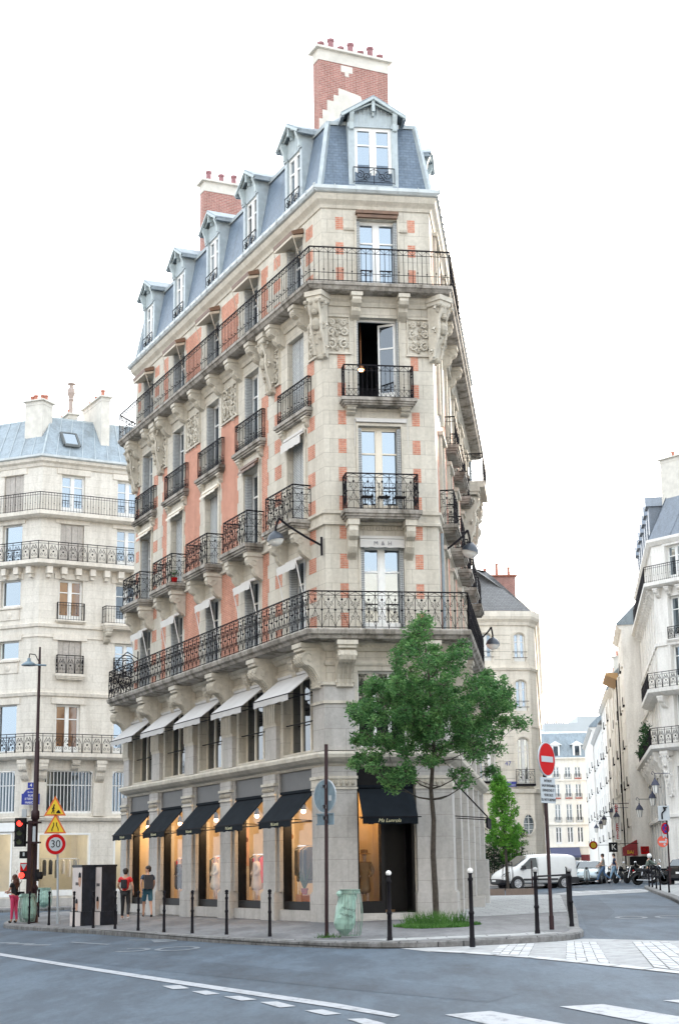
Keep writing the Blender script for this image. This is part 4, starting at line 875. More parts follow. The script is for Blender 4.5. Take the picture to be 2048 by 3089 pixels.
for k in range(3): mk_([(-9.3+.6*k, 43.2-1.0*k), (-8.5+.6*k, 42.6-1.0*k), (-8.5+.6*k, 42.1-1.0*k), (-9.3+.6*k, 42.7-1.0*k)])
ringm((7.9, 45.0), .42, 1.1, .13); ringm((8.9, 44.4), .42, 1.1, .13)
for k in range(6): mk_([(-16.5+.2*k, 73.5-1.5*k), (-12.6+.2*k, 73.5-1.5*k), (-12.5+.2*k, 72.9-1.5*k), (-16.4+.2*k, 72.9-1.5*k)])
ml.build('worn_road_marking', M['paint_old'], None, kind='structure')
# ------------------------------------------------------------------ pale building across the side street on the left
lb = thing('apartment_building', 'cream stone building with chamfered corner and blue zinc roof behind the traffic light', 'building', (LBP.x, LBP.y, 0))
PB = Path([LBP+dLl*26+Vector((-3, 10)), LBP+dLl*26, LBP, LBP+dLr*22, LBP+dLr*22+Vector((-6, 14))])
if PB.n[1].y > 0: PB = Path(PB.p, flip=True)
Fl = Fr(LBP, dLl, PB.n[1]); Fg = Fr(LBP, dLr, PB.n[2])
rcols = [(1.12, 2.48), (4.38, 5.7), (7.7, 9.0), (11, 12.3), (14.3, 15.6), (17.6, 18.9)]; lcols = [(1.2, 2.5), (4.3, 5.6), (7.6, 8.9), (11, 12.3), (14.4, 15.7), (18, 19.3)]
lev = [(7.95, 10.5), (12.15, 13.95), (15.05, 17.3), (18.35, 20.42), (21.1, 23.22)]
wb = MB()
opsr = [(a, b, z0 if not (li == 1 and False) else z0, z1) for (a, b) in rcols for li, (z0, z1) in enumerate(lev)]+[(.34, 3.27, 4.75, 6.98), (4.38, 7.3, 4.75, 6.98), (8.4, 11.3, 4.75, 6.98), (.3, 3.2, .5, 3.72), (4.5, 7.4, .5, 3.72), (8.6, 11.5, .5, 3.72)]
opsl = [(a, b, z0 if li not in (1, 2) else z0+.8, z1) for (a, b) in lcols for li, (z0, z1) in enumerate(lev)]+[(1.18, 4.0, 4.78, 7.0), (5.4, 8.2, 4.78, 7.0), (1.22, 4.0, .45, 3.78), (5.3, 8.2, .45, 3.78)]
wall(wb, Fg, 0, 22, -1, 23.9, opsr, .28); wall(wb, Fl, 0, 26, -1, 23.9, opsl, .28)
wb.build('wall', M['cream'], lb)
for nm, pr_, mt in (('cornice', [(0, 23.55), (.08, 23.6), (.14, 23.75), (.30, 23.85), (.34, 24.0), (0, 24.0)], 'cream_trim'), ('balcony_slab', [(0, 20.65), (.35, 20.68), (.52, 20.8), (.52, 21.0), (0, 21.0)], 'cream_trim'),
                    ('balcony_slab', [(0, 17.92), (.42, 17.95), (.62, 18.05), (.62, 18.25), (0, 18.25)], 'cream_trim'), ('balcony_slab', [(0, 7.52), (.5, 7.55), (.66, 7.68), (.66, 7.86), (0, 7.86)], 'cream_trim'),
                    ('string_course', [(0, 14.62), (.1, 14.66), (.12, 14.82), (0, 14.86)], 'cream_trim'), ('string_course', [(0, 10.9), (.1, 10.94), (.14, 11.1), (0, 11.14)], 'cream_trim'), ('string_course', [(0, 14.1), (.06, 14.1), (.06, 14.16), (0, 14.16)], 'cream_trim'), ('shop_cornice', [(0, 4.3), (.16, 4.36), (.22, 4.5), (0, 4.56)], 'cream_trim'),
                    ('gutter', [(.34, 24.0), (.46, 24.06), (.46, 24.18), (.30, 24.2), (.05, 24.2), (.05, 24.0)], 'gutter'), ('plinth', [(0, -1), (.06, -1), (.06, .38), (0, .38)], 'stone_low')):
    mb = MB(); PB.sweep(mb, pr_); mb.build(nm, M[mt], lb)
mb = MB()
for F_, L_ in ((Fg, 22), (Fl, 26)):
    for k in range(int(L_/.82)): mb.box(F_, .3+.82*k, .62+.82*k, 0, .42, 17.55, 17.92); mb.box(F_, .36+.82*k, .56+.82*k, 0, .28, 17.35, 17.55)
mb.build('dentils', M['cream_trim'], lb)
for F_, us in ((Fg, (.35, 3.6, 7.8, 12)), (Fl, (.45, 5, 9))):
    for u in us: c_ = MB(); small_console(c_, F_, u, .5, 7.52, 6.35, .5); c_.box(F_, u-.32, u+.32, 0, .12, 4.6, 6.35); c_.build('bracket', M['cream_trim'], lb)
c_ = MB(); small_console(c_, Fg, 2.2, .4, 7.52, 6.98, .4); c_.build('bracket', M['cream_trim'], lb)
rb = MB(); PB.sweep(rb, [(.1, 24.15), (-2.4, 27.1)], closed=False); q_ = PB.off(-2.4); rb.q([Vector((p.x, p.y, 27.1)) for p in q_]); rb.build('zinc_roof', M['zinc'], lb)
sm_ = MB()
for i in (1, 2):
    a0, a1 = PB.off(.1)[i], PB.off(.1)[i+1]; b0, b1 = PB.off(-2.4)[i], PB.off(-2.4)[i+1]; n = int((a1-a0).length/.75)
    for k in range(n+1):
        p = a0.lerp(a1, k/n); q = b0.lerp(b1, k/n); sm_.bar((p.x, p.y, 24.17), (q.x, q.y, 27.13), .028)
a = PB.off(.1)[2]; b = PB.off(-2.4)[2]; sm_.bar((a.x, a.y, 24.2), (b.x, b.y, 27.12), .06); q_ = PB.off(-2.42)
for i in (1, 2): sm_.bar((q_[i].x, q_[i].y, 27.12), (q_[i+1].x, q_[i+1].y, 27.12), .07)
sm_.build('roof_seams', M['zinc_light'], lb)
sk = MB(); s0 = Fg.P(1.38, -.55, 25.0); SX = Vector((dLr.x, dLr.y, 0)); SY = Vector((-Fg.n.x*2.5, -Fg.n.y*2.5, 2.95)).normalized(); SZ = SX.cross(SY)
if SZ.z < 0: SZ = -SZ
def sq(mb, x0, x1, y0, y1, h): mb.q([s0+SX*x0+SY*y0+SZ*h, s0+SX*x1+SY*y0+SZ*h, s0+SX*x1+SY*y1+SZ*h, s0+SX*x0+SY*y1+SZ*h])
for e in ((0, .9, 0, .08), (0, .9, 1.12, 1.2), (0, .08, .08, 1.12), (.82, .9, .08, 1.12)): sq(sk, *e, .18)
sk.bar(s0+SZ*.1, s0+SX*.9+SZ*.1, .08); sk.bar(s0+SX*.9+SZ*.1, s0+SX*.9+SY*1.2+SZ*.1, .08); sk.bar(s0+SZ*.1, s0+SY*1.2+SZ*.1, .08); so = sk.build('skylight', col('window_frame_grey', (.10, .11, .11)), lb)
sk = MB(); sq(sk, .05, .85, .05, 1.15, .15); sk.build('glass_pane', M['glass_sky'], so)
chimney(lb, Fl, .95, 2.1, -2.2, -1.2, 24.4, 27.9, (.35, .4, .2, .45, .4), 'plaster', 'plaster', 'terra', .3)
chimney(lb, Fg, 3.7, 4.2, -4.2, -1.0, 25, 28.4, (.35, .4, .5), 'plaster', 'plaster', 'terra', .3); chimney(lb, Fg, 2.3, 2.8, -5.2, -2.6, 26, 27.6, (.35, .4), 'plaster', 'plaster', 'terra', .3)
fl_ = MB(); fp = Fg.P(2.6, -3.2, 0); fl_.lathe((fp.x, fp.y, 26.3), [(.16, 0), (.16, 1.0), (.13, 1.05), (.13, 2.2), (.19, 2.3), (.13, 2.4), (.24, 2.7), (.24, 2.9), (.12, 3.05), (.12, 3.2), (.26, 3.25), (.26, 3.28)], 10); fl_.build('metal_flue', col('weathered_flue', (.36, .29, .25)), lb)
chimney(lb, Fl, 3.5, 5.6, -3.4, -2.2, 23, 25.9, (.3, .35, .4), 'plaster', 'plaster', 'terra', .3)
gl_cycle = ['glass_sky', 'glass_side', 'glass_sky', 'glass_blue']
for ci, (a, b) in enumerate(rcols):
    for li, (z0, z1) in enumerate(lev):
        sh = 'closed' if (ci == 0 and li in (3, 1)) or (ci > 1 and (ci+li) % 3 == 0) else None
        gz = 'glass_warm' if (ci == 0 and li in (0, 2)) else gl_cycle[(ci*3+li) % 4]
        window(lb, Fg, a, b, z0, z1, .24, 'french', gz, 'white', sh, 'shutter_beige')
        if li == 1: balcony(lb, Fg, a-.05, b+.05, .22, z0-.02, .3, 1.0, 'bgs', mat='cream_trim')
        if li == 2 and ci: balcony(lb, Fg, a-.75, b+.75, .6, z0-.08, .3, .95, 'bg', (.3, .8), mat='cream_trim')
        if li == 2 and not ci: balcony(lb, Fg, a-.08, b+.08, .12, z0+.02, .16, .95, 'bg', mat='cream_trim')
        t_ = MB(); t_.box(Fg, a-.28, b+.28, -.01, .07, z1+.02, z1+.34); t_.build('lintel', M['cream_trim'], lb)
for ci, (a, b) in enumerate(lcols):
    for li, (z0, z1) in enumerate(lev):
        z0_ = z0 if li not in (1, 2) else z0+.8
        window(lb, Fl, a, b, z0_, z1, .24, 'single', 'glass_sky' if li in (1, 2, 3) else 'glass_blue', 'white', 'closed' if li == 4 and ci < 1 else None, 'shutter_beige')
        t_ = MB(); t_.box(Fl, a-.2, b+.2, -.01, .07, z1+.02, z1+.34); t_.build('lintel', M['cream_trim'], lb)
        if li in (1, 2): t_ = MB(); t_.box(Fl, a-.1, b+.1, -.01, .10, z0_-.14, z0_-.04); t_.box(Fl, a, b, -.01, .05, z0_-.75, z0_-.2); t_.lathe(Fl.P((a+b)/2, .05, z0_-.48), [(.0, .05), (.12, .03), (.2, .0)], 10, ax=(Fl.n.x, Fl.n.y, 0)); t_.build('sill_panel', M['cream_trim'], lb)
for F_, us in ((Fg, ((.34, 3.27), (4.38, 7.3), (8.4, 11.3))), (Fl, ((1.18, 4.0), (5.4, 8.2)))):
    for a, b in us:
        o_ = window(lb, F_, a, b, 4.76, 6.98, .14, 'single', 'glass_side', 'white')
        gb_ = MB(); n = int((b-a)/.19)
        for i in range(1, n): x = a+(b-a)*i/n; gb_.box(F_, x-.017, x+.017, -.10, -.07, 4.8, 6.94)
        gb_.box(F_, a, b, -.1, -.07, 6.2, 6.24)
        for sx, x in ((1, a), (-1, b)): gb_.extr_w(F_, -.12, .015, [(x, 6.985), (x+sx*.25, 6.985), (x+sx*.12, 6.93), (x+sx*.05, 6.85), (x, 6.7)])
        gb_.build('window_bars', M['white'], o_)
for z_, st_, w_ in ((21.0, 'bg', .5), (18.25, 'bgs', .58), (7.86, 'bgs', .62)):
    for i in (1, 2):
        F_, L_ = PB.frame(i, w_); rb = MB(); rail(rb, F_, 0, 0, L_, z_, 1.0, st_); rb.build('railing', M['iron'], lb)
# ground-floor boutique with clothes rails, left building
def boutique(F, a, b, z0, z1, i):
    s_ = MB(); s_.box(F, a, a+.1, -.2, .03, z0, z1); s_.box(F, b-.1, b, -.2, .03, z0, z1); s_.box(F, a+.1, b-.1, -.2, .03, z1-.1, z1); s_.box(F, a+.1, b-.1, -.2, .03, z0, z0+.3); so = s_.build('shop_window', M['white'], lb)
    g_ = MB(); g_.q([F.P(a+.1, -.1, z0+.3), F.P(b-.1, -.1, z0+.3), F.P(b-.1, -.1, z1-.1), F.P(a+.1, -.1, z1-.1)]); g_.build('shop_glass', M['shopglass'], so)
    r_ = MB(); r_.box(F, a-.1, b+.1, -2.4, -.29, z0-.1, z1+.1, 'f'); r_.build('shop_room', M['boutique_wall'], lb)
    plight('boutique_light', F.P((a+b)/2, -1.2, z1-.35), 15, (1, .90, .70))
for i, (a, b) in enumerate(((.3, 3.2), (4.5, 7.4), (8.6, 11.5))): boutique(Fg, a, b, .5, 3.72, i)
for i, (a, b) in enumerate(((1.22, 4.0), (5.3, 8.2))): boutique(Fl, a, b, .45, 3.78, i)
sgb = MB(); sgb.box(Fl, 1.0, 5.2, 0, .12, 3.82, 4.28); sgb.build('shop_fascia', M['white'], lb)
text_mesh('lettering', 'S', M['lettergrey'], .42, Fl.P(2.35, .135, 4.05), Vector((.917, -.399, 0)), (0, 0, 1), lb)
fn = Vector((Fg.n.x, Fg.n.y, 0))
# blue street plates on the corner
M['plateblue'] = plain('enamel_blue', (.02, .035, .26), .35, 0, 0); M['plategreen'] = plain('enamel_rim', (.10, .22, .20), .4, 0, 0)
sp_ = thing('street_name_plate', 'blue enamel street name plate partly hidden behind the tall lamp post on the left', 'sign', Fg.P(-.02, .05, 5.7))
Fz = Fr(Fg.P(-.72, .32, 0), (.999, .03)); q0 = MB(); q0.box(Fz, 0, .95, 0, .03, 5.16, 5.72); q0.extr_w(Fz, 0, .03, [(.08, 5.72), (.87, 5.72), (.72, 5.92), (.48, 5.98), (.24, 5.92)]); q0.box(Fz, .3, .6, 0, .03, 6.0, 6.3)
q0.build('plate', M['plateblue'], sp_)
for t_, z_, s_ in (('RUE', 5.62, .15), ('ETIENNE', 5.45, .155), ('MARCEL', 5.26, .155), ('4', 6.15, .24), ('2e Arrt', 5.80, .11)): text_mesh('lettering', t_, M['white'], s_, Fz.P(.475, .034, z_), (.999, .03, 0), (0, 0, 1), sp_)
q0 = MB(); q0.bar(Fz.P(.2, 0, 5.4), Fz.P(.2, -.5, 5.4), .02); q0.bar(Fz.P(.8, 0, 5.4), Fz.P(.8, -.7, 5.4), .02); q0.build('wall_bracket', M['iron'], sp_)
# ------------------------------------------------------------------ big building on the right
KR = 96/88; RBP = Vector((19.35, 96)); zz = lambda z: 1.52+(z-1.52)*KR
dS = Vector(ang(8)); dF = Vector(ang(180-37.7)); rbld = thing('apartment_building', 'pale limestone apartment building with ornate balconies and a tall flat chimney at the right edge', 'building', (RBP.x, RBP.y, 0))
PR = Path([RBP+dS*21, RBP, RBP+dF*110]);  # front runs on far out of view, lengthened to block the sun
if PR.n[1].dot(Vector((-.6, -.6))) < 0: PR = Path(PR.p, flip=True)
FS = Fr(RBP, dS, PR.n[0]); FF = Fr(RBP, dF, PR.n[1])
rl = [(zz(8.15), zz(10.9)), (zz(11.6), zz(13.55)), (zz(13.9), zz(16.3)), (zz(17.25), zz(19.2))]
fo = [(1.1+3.9*k, 2.45+3.9*k, z0, z1) for k in range(10) for z0, z1 in rl]+[(1.0+3.9*k, 3.6+3.9*k, 1.0, 3.9) for k in range(10)]+[(1.0+3.9*k, 3.6+3.9*k, 4.7, 7.4) for k in range(10)]
so_ = [(1.6+2.6*k, 2.6+2.6*k, z0, z1) for k in range(7) for z0, z1 in rl]+[(.55+3.3*k, 3.2+3.3*k, .9, 4.35) for k in range(6)]+[(.55+3.3*k, 3.2+3.3*k, 4.7, 7.2) for k in range(6)]
wb = MB(); wall(wb, FF, 0, 110, -1, zz(19.6), fo, .3); wall(wb, FS, 0, 21, -1, zz(19.6), so_, .25); wb.q([FS.P(21, 0, -1), FS.P(21, -12, -1), FS.P(21, -12, zz(19.6)), FS.P(21, 0, zz(19.6))]); wb.build('wall', M['pale2'], rbld)
for nm, pr_, mt in (('balcony_slab', [(0, zz(7.75)), (.5, zz(7.78)), (.75, zz(7.9)), (.78, zz(8.1)), (0, zz(8.1))], 'pale2'), ('balcony_slab', [(0, zz(16.85)), (.4, zz(16.9)), (.6, zz(17.0)), (.6, zz(17.2)), (0, zz(17.2))], 'pale2'),
                    ('string_course', [(0, zz(13.6)), (.1, zz(13.6)), (.1, zz(13.8)), (0, zz(13.8))], 'pale2'), ('string_course', [(0, zz(11.0)), (.16, zz(11.02)), (.2, zz(11.2)), (0, zz(11.2))], 'pale2'), ('cornice', [(0, zz(19.3)), (.12, zz(19.35)), (.3, zz(19.55)), (.3, zz(19.7)), (0, zz(19.7))], 'pale2'), ('shop_cornice', [(0, 4.4), (.12, 4.42), (.12, 4.62), (0, 4.64)], 'pale2')):
    mb = MB(); PR.sweep(mb, pr_); mb.build(nm, M[mt], rbld)
M['zinc_dark'] = masonry('dark_zinc_roof', (.20, .23, .27), (.18, .21, .25), (.08, .09, .1), 30, 30, .001, rough=.45, stain=.4, bstr=.1)  # roof colour lightened in place of distance haze
rb = MB(); PR.sweep(rb, [(.2, zz(19.7)), (-1.3, zz(22.6)), (-3, zz(23.2))], closed=False); rb.build('zinc_roof', M['zinc_dark'], rbld)
sm_ = MB()
for i, L_ in ((0, 21), (1, 44)):
    a0, a1 = PR.off(.2)[i], PR.off(.2)[i+1]; b0, b1 = PR.off(-1.3)[i], PR.off(-1.3)[i+1]; n = int(L_/.7)
    for k in range(n+1): p = a0.lerp(a1, k/n); q = b0.lerp(b1, k/n); sm_.bar((p.x, p.y, zz(19.72)), (q.x, q.y, zz(22.62)), .03)
sm_.build('roof_seams', M['zinc_dark'], rbld)
for k in range(7):
    u = 1.5+2.7*k; dmm = MB(); dmm.box(FS, u, u+1.2, -1.2, -.05, zz(20.1), zz(22.0)); dmm.extr_w(FS, -1.4, .12, [(u-.15, zz(22.0)), (u+1.35, zz(22.0)), (u+.6, zz(22.7))]); dmm.build('dormer', M['zinc_dark'], rbld)
chimney(rbld, FF, .15, 3.2, -1.9, -1.1, zz(19.8), zz(24.6), (.4, .4), 'plaster', 'plaster', 'terra', .3)
for k in range(10):
    for li, (z0, z1) in enumerate(rl):
        window(rbld, FF, 1.1+3.9*k, 2.45+3.9*k, z0, z1, .26, 'french', 'glass_sky' if li > 1 else 'glass_side', 'white')
        t_ = MB(); a, b = 1.1+3.9*k, 2.45+3.9*k
        for x0, x1, y0, y1 in ((a-.22, a-.02, z0, z1+.2), (b+.02, b+.22, z0, z1+.2), (a-.02, b+.02, z1+.02, z1+.2)): t_.box(FF, x0, x1, -.01, .07, y0, y1)
        t_.build('window_surround', M['pale2'], rbld)
        if li == 2: balcony(rbld, FF, a-.1, b+.1, .14, z0, .2, .75, 'bgs', mat='pale2')
    for z0, z1 in ((1.0, 3.9), (4.7, 7.4)): window(rbld, FF, 1.0+3.9*k, 3.6+3.9*k, z0, z1, .2, 'grid', 'glass_side', 'shutter')
for k in range(7):
    for z0, z1 in rl: window(rbld, FS, 1.6+2.6*k, 2.6+2.6*k, z0, z1, .2, 'french', 'glass_side', 'white')
    t_ = MB(); t_.box(FS, 1.3+2.6*k, 1.45+2.6*k, 0, .10, zz(8.2), zz(19)); t_.build('wall_pilaster', M['pale2'], rbld)
for k in range(6):
    for z0, z1 in ((.9, 4.35), (4.7, 7.2)): window(rbld, FS, .55+3.3*k, 3.2+3.3*k, z0, z1, .15, 'grid', 'glass_side', 'shutter')
    c_ = MB(); small_console(c_, FS, .3+3.3*k, .5, zz(7.75), zz(7.75)-1.2, .6); c_.build('bracket', M['pale2'], rbld)
c_ = MB(); cartouche(c_, FF, .5, zz(7.75), 5.6, .6); c_.build('carved_shield', M['pale2'], rbld)
c_ = MB()
for k in range(22): small_console(c_, FF, .4+1.0*k*.9, .3, zz(16.85), zz(16.3), .4)
for k in range(18): small_console(c_, FS, .4+1.1*k, .35, zz(16.85), zz(16.3), .4)
c_.build('dentils', M['pale2'], rbld)
for z_, st_, w_, h_ in ((zz(8.1), 'bgs', .72, 1.0), (zz(17.2), 'bg', .56, 1.0)):
    for i, L_ in ((0, 17.0), (1, 22)):
        F_ = Fr(PR.off(w_)[1], (dS, dF)[i], PR.n[i]); rb = MB(); rail(rb, F_, 0, 0, L_, z_, h_, st_); rb.build('railing', M['iron'], rbld)
F_ = Fr(PR.off(.68)[1], dF, PR.n[1]); rb = MB(); rail(rb, F_, 0, 0, 14, zz(11.2), .95, 'bgs'); F_ = Fr(PR.off(.68)[1], dS, PR.n[0]); rail(rb, F_, 0, 0, 9, zz(11.2), .95, 'bgs'); rb.build('railing', M['iron'], rbld)
mb = MB(); P2 = Path([RBP+dS*9, RBP, RBP+dF*14]); P2.n = PR.n; P2.sweep(mb, [(0, zz(10.8)), (.4, zz(10.85)), (.72, zz(11.0)), (.74, zz(11.19)), (0, zz(11.19))]); mb.build('balcony_slab', M['pale2'], rbld)
for k in range(5): c_ = MB(); small_console(c_, FF, .4+2.2*k, .4, zz(10.8), zz(10.1), .5); c_.build('bracket', M['pale2'], rbld)
# ------------------------------------------------------------------ row of narrow houses down the right of the far street
def house(name, label, x, y, d, L_, hgt, mat, floors, cols, roofm='zinc', side=9.0, gr=None, sill=True, fw=1.0, shop=True, win='french'):
    o = thing(name, label, 'building', (x, y, 0), gr); F_ = Fr((x, y), d, None)
    if F_.n.x > 0: F_.n = -F_.n
    wb = MB(); ops = []
    for k in range(cols):
        u = L_*(k+.5)/cols
        for z0, z1 in floors: ops.append((u-fw/2, u+fw/2, z0, z1))
    wall(wb, F_, 0, L_, -1, hgt, ops, .22); wb.q([F_.P(0, 0, -1), F_.P(0, -side, -1), F_.P(0, -side, hgt), F_.P(0, 0, hgt)]); wb.q([F_.P(L_, 0, -1), F_.P(L_, -side, -1), F_.P(L_, -side, hgt), F_.P(L_, 0, hgt)])
    wb.q([F_.P(0, -side, -1), F_.P(L_, -side, -1), F_.P(L_, -side, hgt), F_.P(0, -side, hgt)])
    wb.build('wall', M[mat], o)
    r_ = MB(); r_.extr_u(F_, -.1, L_+.1, [(.35, hgt), (.35, hgt+.15), (-2.2, hgt+2.6), (-side, hgt+3.2), (-side, hgt)]); r_.build('roof', M[roofm], o)
    c_ = MB(); c_.extr_u(F_, 0, L_, [(0, hgt-.35), (.12, hgt-.3), (.4, hgt-.02), (0, hgt-.02)]); c_.build('cornice', M[mat], o)
    for k in range(cols):
        u = L_*(k+.5)/cols
        for i, (z0, z1) in enumerate(floors):
            window(o, F_, u-fw/2, u+fw/2, z0, z1, .18, win, ('glass_side', 'glass_sky', 'glass_dark')[(k+i) % 3], 'white', 'closed' if (k*5+i*3) % 4 == 1 else None, 'shutter_beige')
            s_ = MB(); s_.box(F_, u-fw/2-.12, u+fw/2+.12, -.01, .14, z0-.12, z0-.02)
            if (k+i) % 2: rail(s_, F_, .12, u-fw/2-.05, u+fw/2+.05, z0, .55, 'bg')
            s_.build('window_sill', M[mat] if not (k+i) % 2 else M['iron'], o)
    return o, F_
def fl(n, z=4.6, s=2.95, h=1.9): return [(z+s*i, z+s*i+h) for i in range(n)]
h1, F1 = house('town_house', 'house with a blank pale gable wall rising beside the big right-hand building', 21.0, 117.2, ang(8), 10, 19.3, 'pale', fl(5), 3, 'zinc', 9)
h2, F2 = house('town_house', 'pale house with deep wooden eaves behind the red BAR awning', 22.35, 127.4, ang(7.2), 16, 16.8, 'pale2', fl(4), 4, 'zinc', 9)
h3, F3 = house('town_house', 'pale grey house with flower boxes in the middle of the far street row', 24.4, 143.6, ang(7), 22, 17.4, 'pale', fl(5, 4.4, 2.7, 1.7), 5, 'zinc', 9)
h4, F4 = house('town_house', 'small white house with a stepped roof at the far end of the row', 27.1, 165.8, ang(7), 26, 16.2, 'pale2', fl(4, 4.4, 2.8, 1.8), 5, 'darkslate', 9)
h5, F5 = house('town_house', 'last narrow house of the row touching the white building that closes the street', 30.2, 192.0, ang(7), 34, 18.2, 'pale', fl(4, 4.6, 3.0, 1.8), 6, 'zinc', 9)
chimney(h2, Fr(F2.P(13, 0, 0), F2.d, F2.n), 0, .8, -2.5, -.3, 17, 20.0, (.6, .8, .5), 'plaster', 'plaster', 'terra', .3); chimney(h3, Fr(F3.P(12, 0, 0), F3.d, F3.n), 0, .8, -3, -.6, 17, 20.4, (.6, .8, .5), 'plaster', 'plaster', 'terra', .3)
chimney(h4, Fr(F4.P(6, 0, 0), F4.d, F4.n), 0, .8, -3, -.6, 16, 19.5, (.6, .8, .5), 'plaster', 'plaster', 'terra', .3)
for o_, F_, us in ((h1, F1, (9.8,)), (h2, F2, (.2, 8, 15.8)), (h3, F3, (7,))):
    for u in us: d_ = MB(); d_.path([F_.P(u, .12, 0), F_.P(u, .12, 16.5)], .07, 6); d_.build('downpipe', M['iron'] if u == .2 else M['pale'], o_)
e_ = MB(); e_.extr_u(F2, -.2, 6.5, [(0, 16.3), (1.0, 16.75), (1.0, 16.95), (0, 16.9)]); e_.build('eaves', col('warm_wood', (.42, .26, .12)), h2)
for u in (1.2, 3.6, 6): 
    s_ = MB(); s_.box(F2, u, u+1.0, .05, .35, 7.2, 7.35); s_.build('window_box', M['plaster'], h2)
# ------------------------------------------------------------------ building at the end of the street
wl = thing('apartment_building', 'bright white building with grey mansard and navy awning closing the far end of the street', 'building', (29, 230, 0))
WX0, WX1 = 24.6, 36.6; FWt = Fr((31.64, 230), (1, 0), (0, -1))
wo = []; wc = [-4.9, -2.9, -.94+.0, .46+.25, 2.15, 3.95, 5.8]; wlv = [(4.9, 7.3), (7.95, 10.55), (11.3, 13.4), (14.1, 15.85)]
wb = MB(); wo = [(c-.42, c+.42, z0, z1) for c in wc for z0, z1 in wlv]; wall(wb, FWt, -7, 8, -1, 17.1, wo, .2); wb.q([FWt.P(-7, 0, -1), FWt.P(-7, -10, -1), FWt.P(-7, -10, 17.1), FWt.P(-7, 0, 17.1)])
M['white_wall'] = masonry('white_render', (.86, .82, .74), (.85, .81, .73), (.78, .74, .67), 4, 3.1, .006, stain=.25, smallvar=.04); wb.build('wall', M['white_wall'], wl)  # wall colour raised where haze would pale it
for c in wc:
    for i, (z0, z1) in enumerate(wlv):
        window(wl, FWt, c-.42, c+.42, z0, z1, .12, 'french', 'glass_dark' if i == 0 or (c > 2 and i == 1) else 'glass_sky', 'white')
        if i: gq = MB(); rail(gq, FWt, .1, c-.5, c+.5, z0, .7, 'bg'); gq.build('window_guard', M['iron'], wl)
        if i == 2 or i == 3 and c > 1: fb = MB(); [fb.ball(FWt.P(c-.4+.1*j, .16, z0+.05+.04*(j % 2)), .09, 5) for j in range(9)]; fb.build('window_flowers', col('red_geraniums', (.45, .10, .07)), wl)
for z_ in (4.45, 7.6, 13.85, 17.0): c_ = MB(); c_.box(FWt, -7, 8, 0, .2 if z_ < 17 else .4, z_, z_+.16); c_.build('string_course', M['white_wall'], wl)
r_ = MB(); r_.extr_u(FWt, -7, 8, [(.2, 17.16), (-1.6, 20.8), (-6, 21.4), (-6, 17.16)]); r_.build('mansard_roof', M['zinc'], wl)
for c in (-.9, 2.2): d_ = MB(); d_.box(FWt, c-.6, c+.6, -1.5, .05, 17.3, 19.0); d_.extr_w(FWt, -1.5, .2, [(c-.95, 19.0), (c+.95, 19.0), (c, 19.55)]); o_ = d_.build('dormer', M['white'], wl); d_ = MB(); d_.box(FWt, c-.3, c+.35, .03, .07, 17.4, 18.8); d_.build('glass_pane', M['glass_dark'], o_)
aw = MB(); aw.extr_u(FWt, -2.3, 1.9, [(.05, 4.35), (.05, 4.5), (1.4, 3.3), (1.4, 3.0)]); aw.build('awning', col('navy_canvas', (.07, .08, .15)), wl)
sd_ = MB(); sd_.box(FWt, 2.1, 3.9, 0, .05, .2, 3.4); sd_.build('door', col('oxblood_door', (.16, .02, .025)), wl)
sd_ = MB(); sd_.box(FWt, -2.2, 1.9, .01, .05, .6, 3.0); sd_.build('shop_front', M['glass_dark'], wl)
M['rear_wall'] = plain('blue_white_rear_wall', (.48, .50, .50), .9, 0, .04, .6)
hb = thing('apartment_building', 'tall blank white rear wall with chimneys rising behind the white building', 'building', (33, 246, 0))
for x0, x1, zt_ in ((-.3, 4.9, 23.6), (4.9, 14, 24.6), (-1.6, -.3, 22.2)): b_ = MB(); b_.box(FWt, x0, x1, -26, -16, 0, zt_); b_.build('wall', M['rear_wall'], hb)
for k in range(9): b_ = MB(); b_.lathe(FWt.P(-.1+.35*k, -16.5, 23.6), [(.12, 0), (.1, .5)], 6); b_.build('chimney_pot', M['terra'], hb)
hb2 = thing('town_house', 'low house with a brown tiled roof seen over the no entry sign', 'building', (26, 244, 0))
b_ = MB(); b_.box(FWt, -7, -1.7, -22, -14, 0, 19.5); b_.build('wall', M['white_wall'], hb2); b_ = MB(); b_.extr_u(FWt, -7.1, -1.65, [(-13.8, 19.4), (-18, 22.4), (-22, 19.5)]); b_.build('roof', M['tile'], hb2)
# ------------------------------------------------------------------ cream corner house behind the garden railings
mid = thing('town_house', 'cream town house with arched windows, slate roof and brick chimney behind the railings', 'building', (10, 108, 0))
PM = Path([(-6, 108.2), (10.9, 108.0), (12.9, 108.3), (13.55, 109.6), (19.5, 156)])
if PM.n[1].y > 0: PM = Path(PM.p, flip=True)
FM = Fr((12.17, 108.0), (1, 0), (0, -1)); FM2, LM2 = PM.frame(1)
wb = MB(); A0 = Fr((-6, 108.2), Vector((16.9, -.2)), (0, -1))
F0_ = Fr(PM.p[0], PM.p[1]-PM.p[0], PM.n[0]); ML = (PM.p[1]-PM.p[0]).length
mo = [(ML+c-.44, ML+c+.44, z0, z1) for c in (-.98, -4.2, -7.4, -10.6) for z0, z1 in ((7.35, 10.3), (12.15, 14.3), (15.55, 17.45))]
mo = [(a, b, c, d) for a, b, c, d in mo if a > 0]
wall(wb, F0_, 0, ML, -1, 18.4, mo, .25)
m2 = [(1.0, 1.80, z0, z1) for z0, z1 in ((7.15, 10.25), (12.1, 14.2), (15.5, 17.45))]; wall(wb, FM2, 0, LM2, -1, 18.4, m2, .25)
for i in (2, 3): F_, L_ = PM.frame(i); wall(wb, F_, 0, L_, -1, 18.4, [], .2)
wb.build('wall', M['buff'], mid)
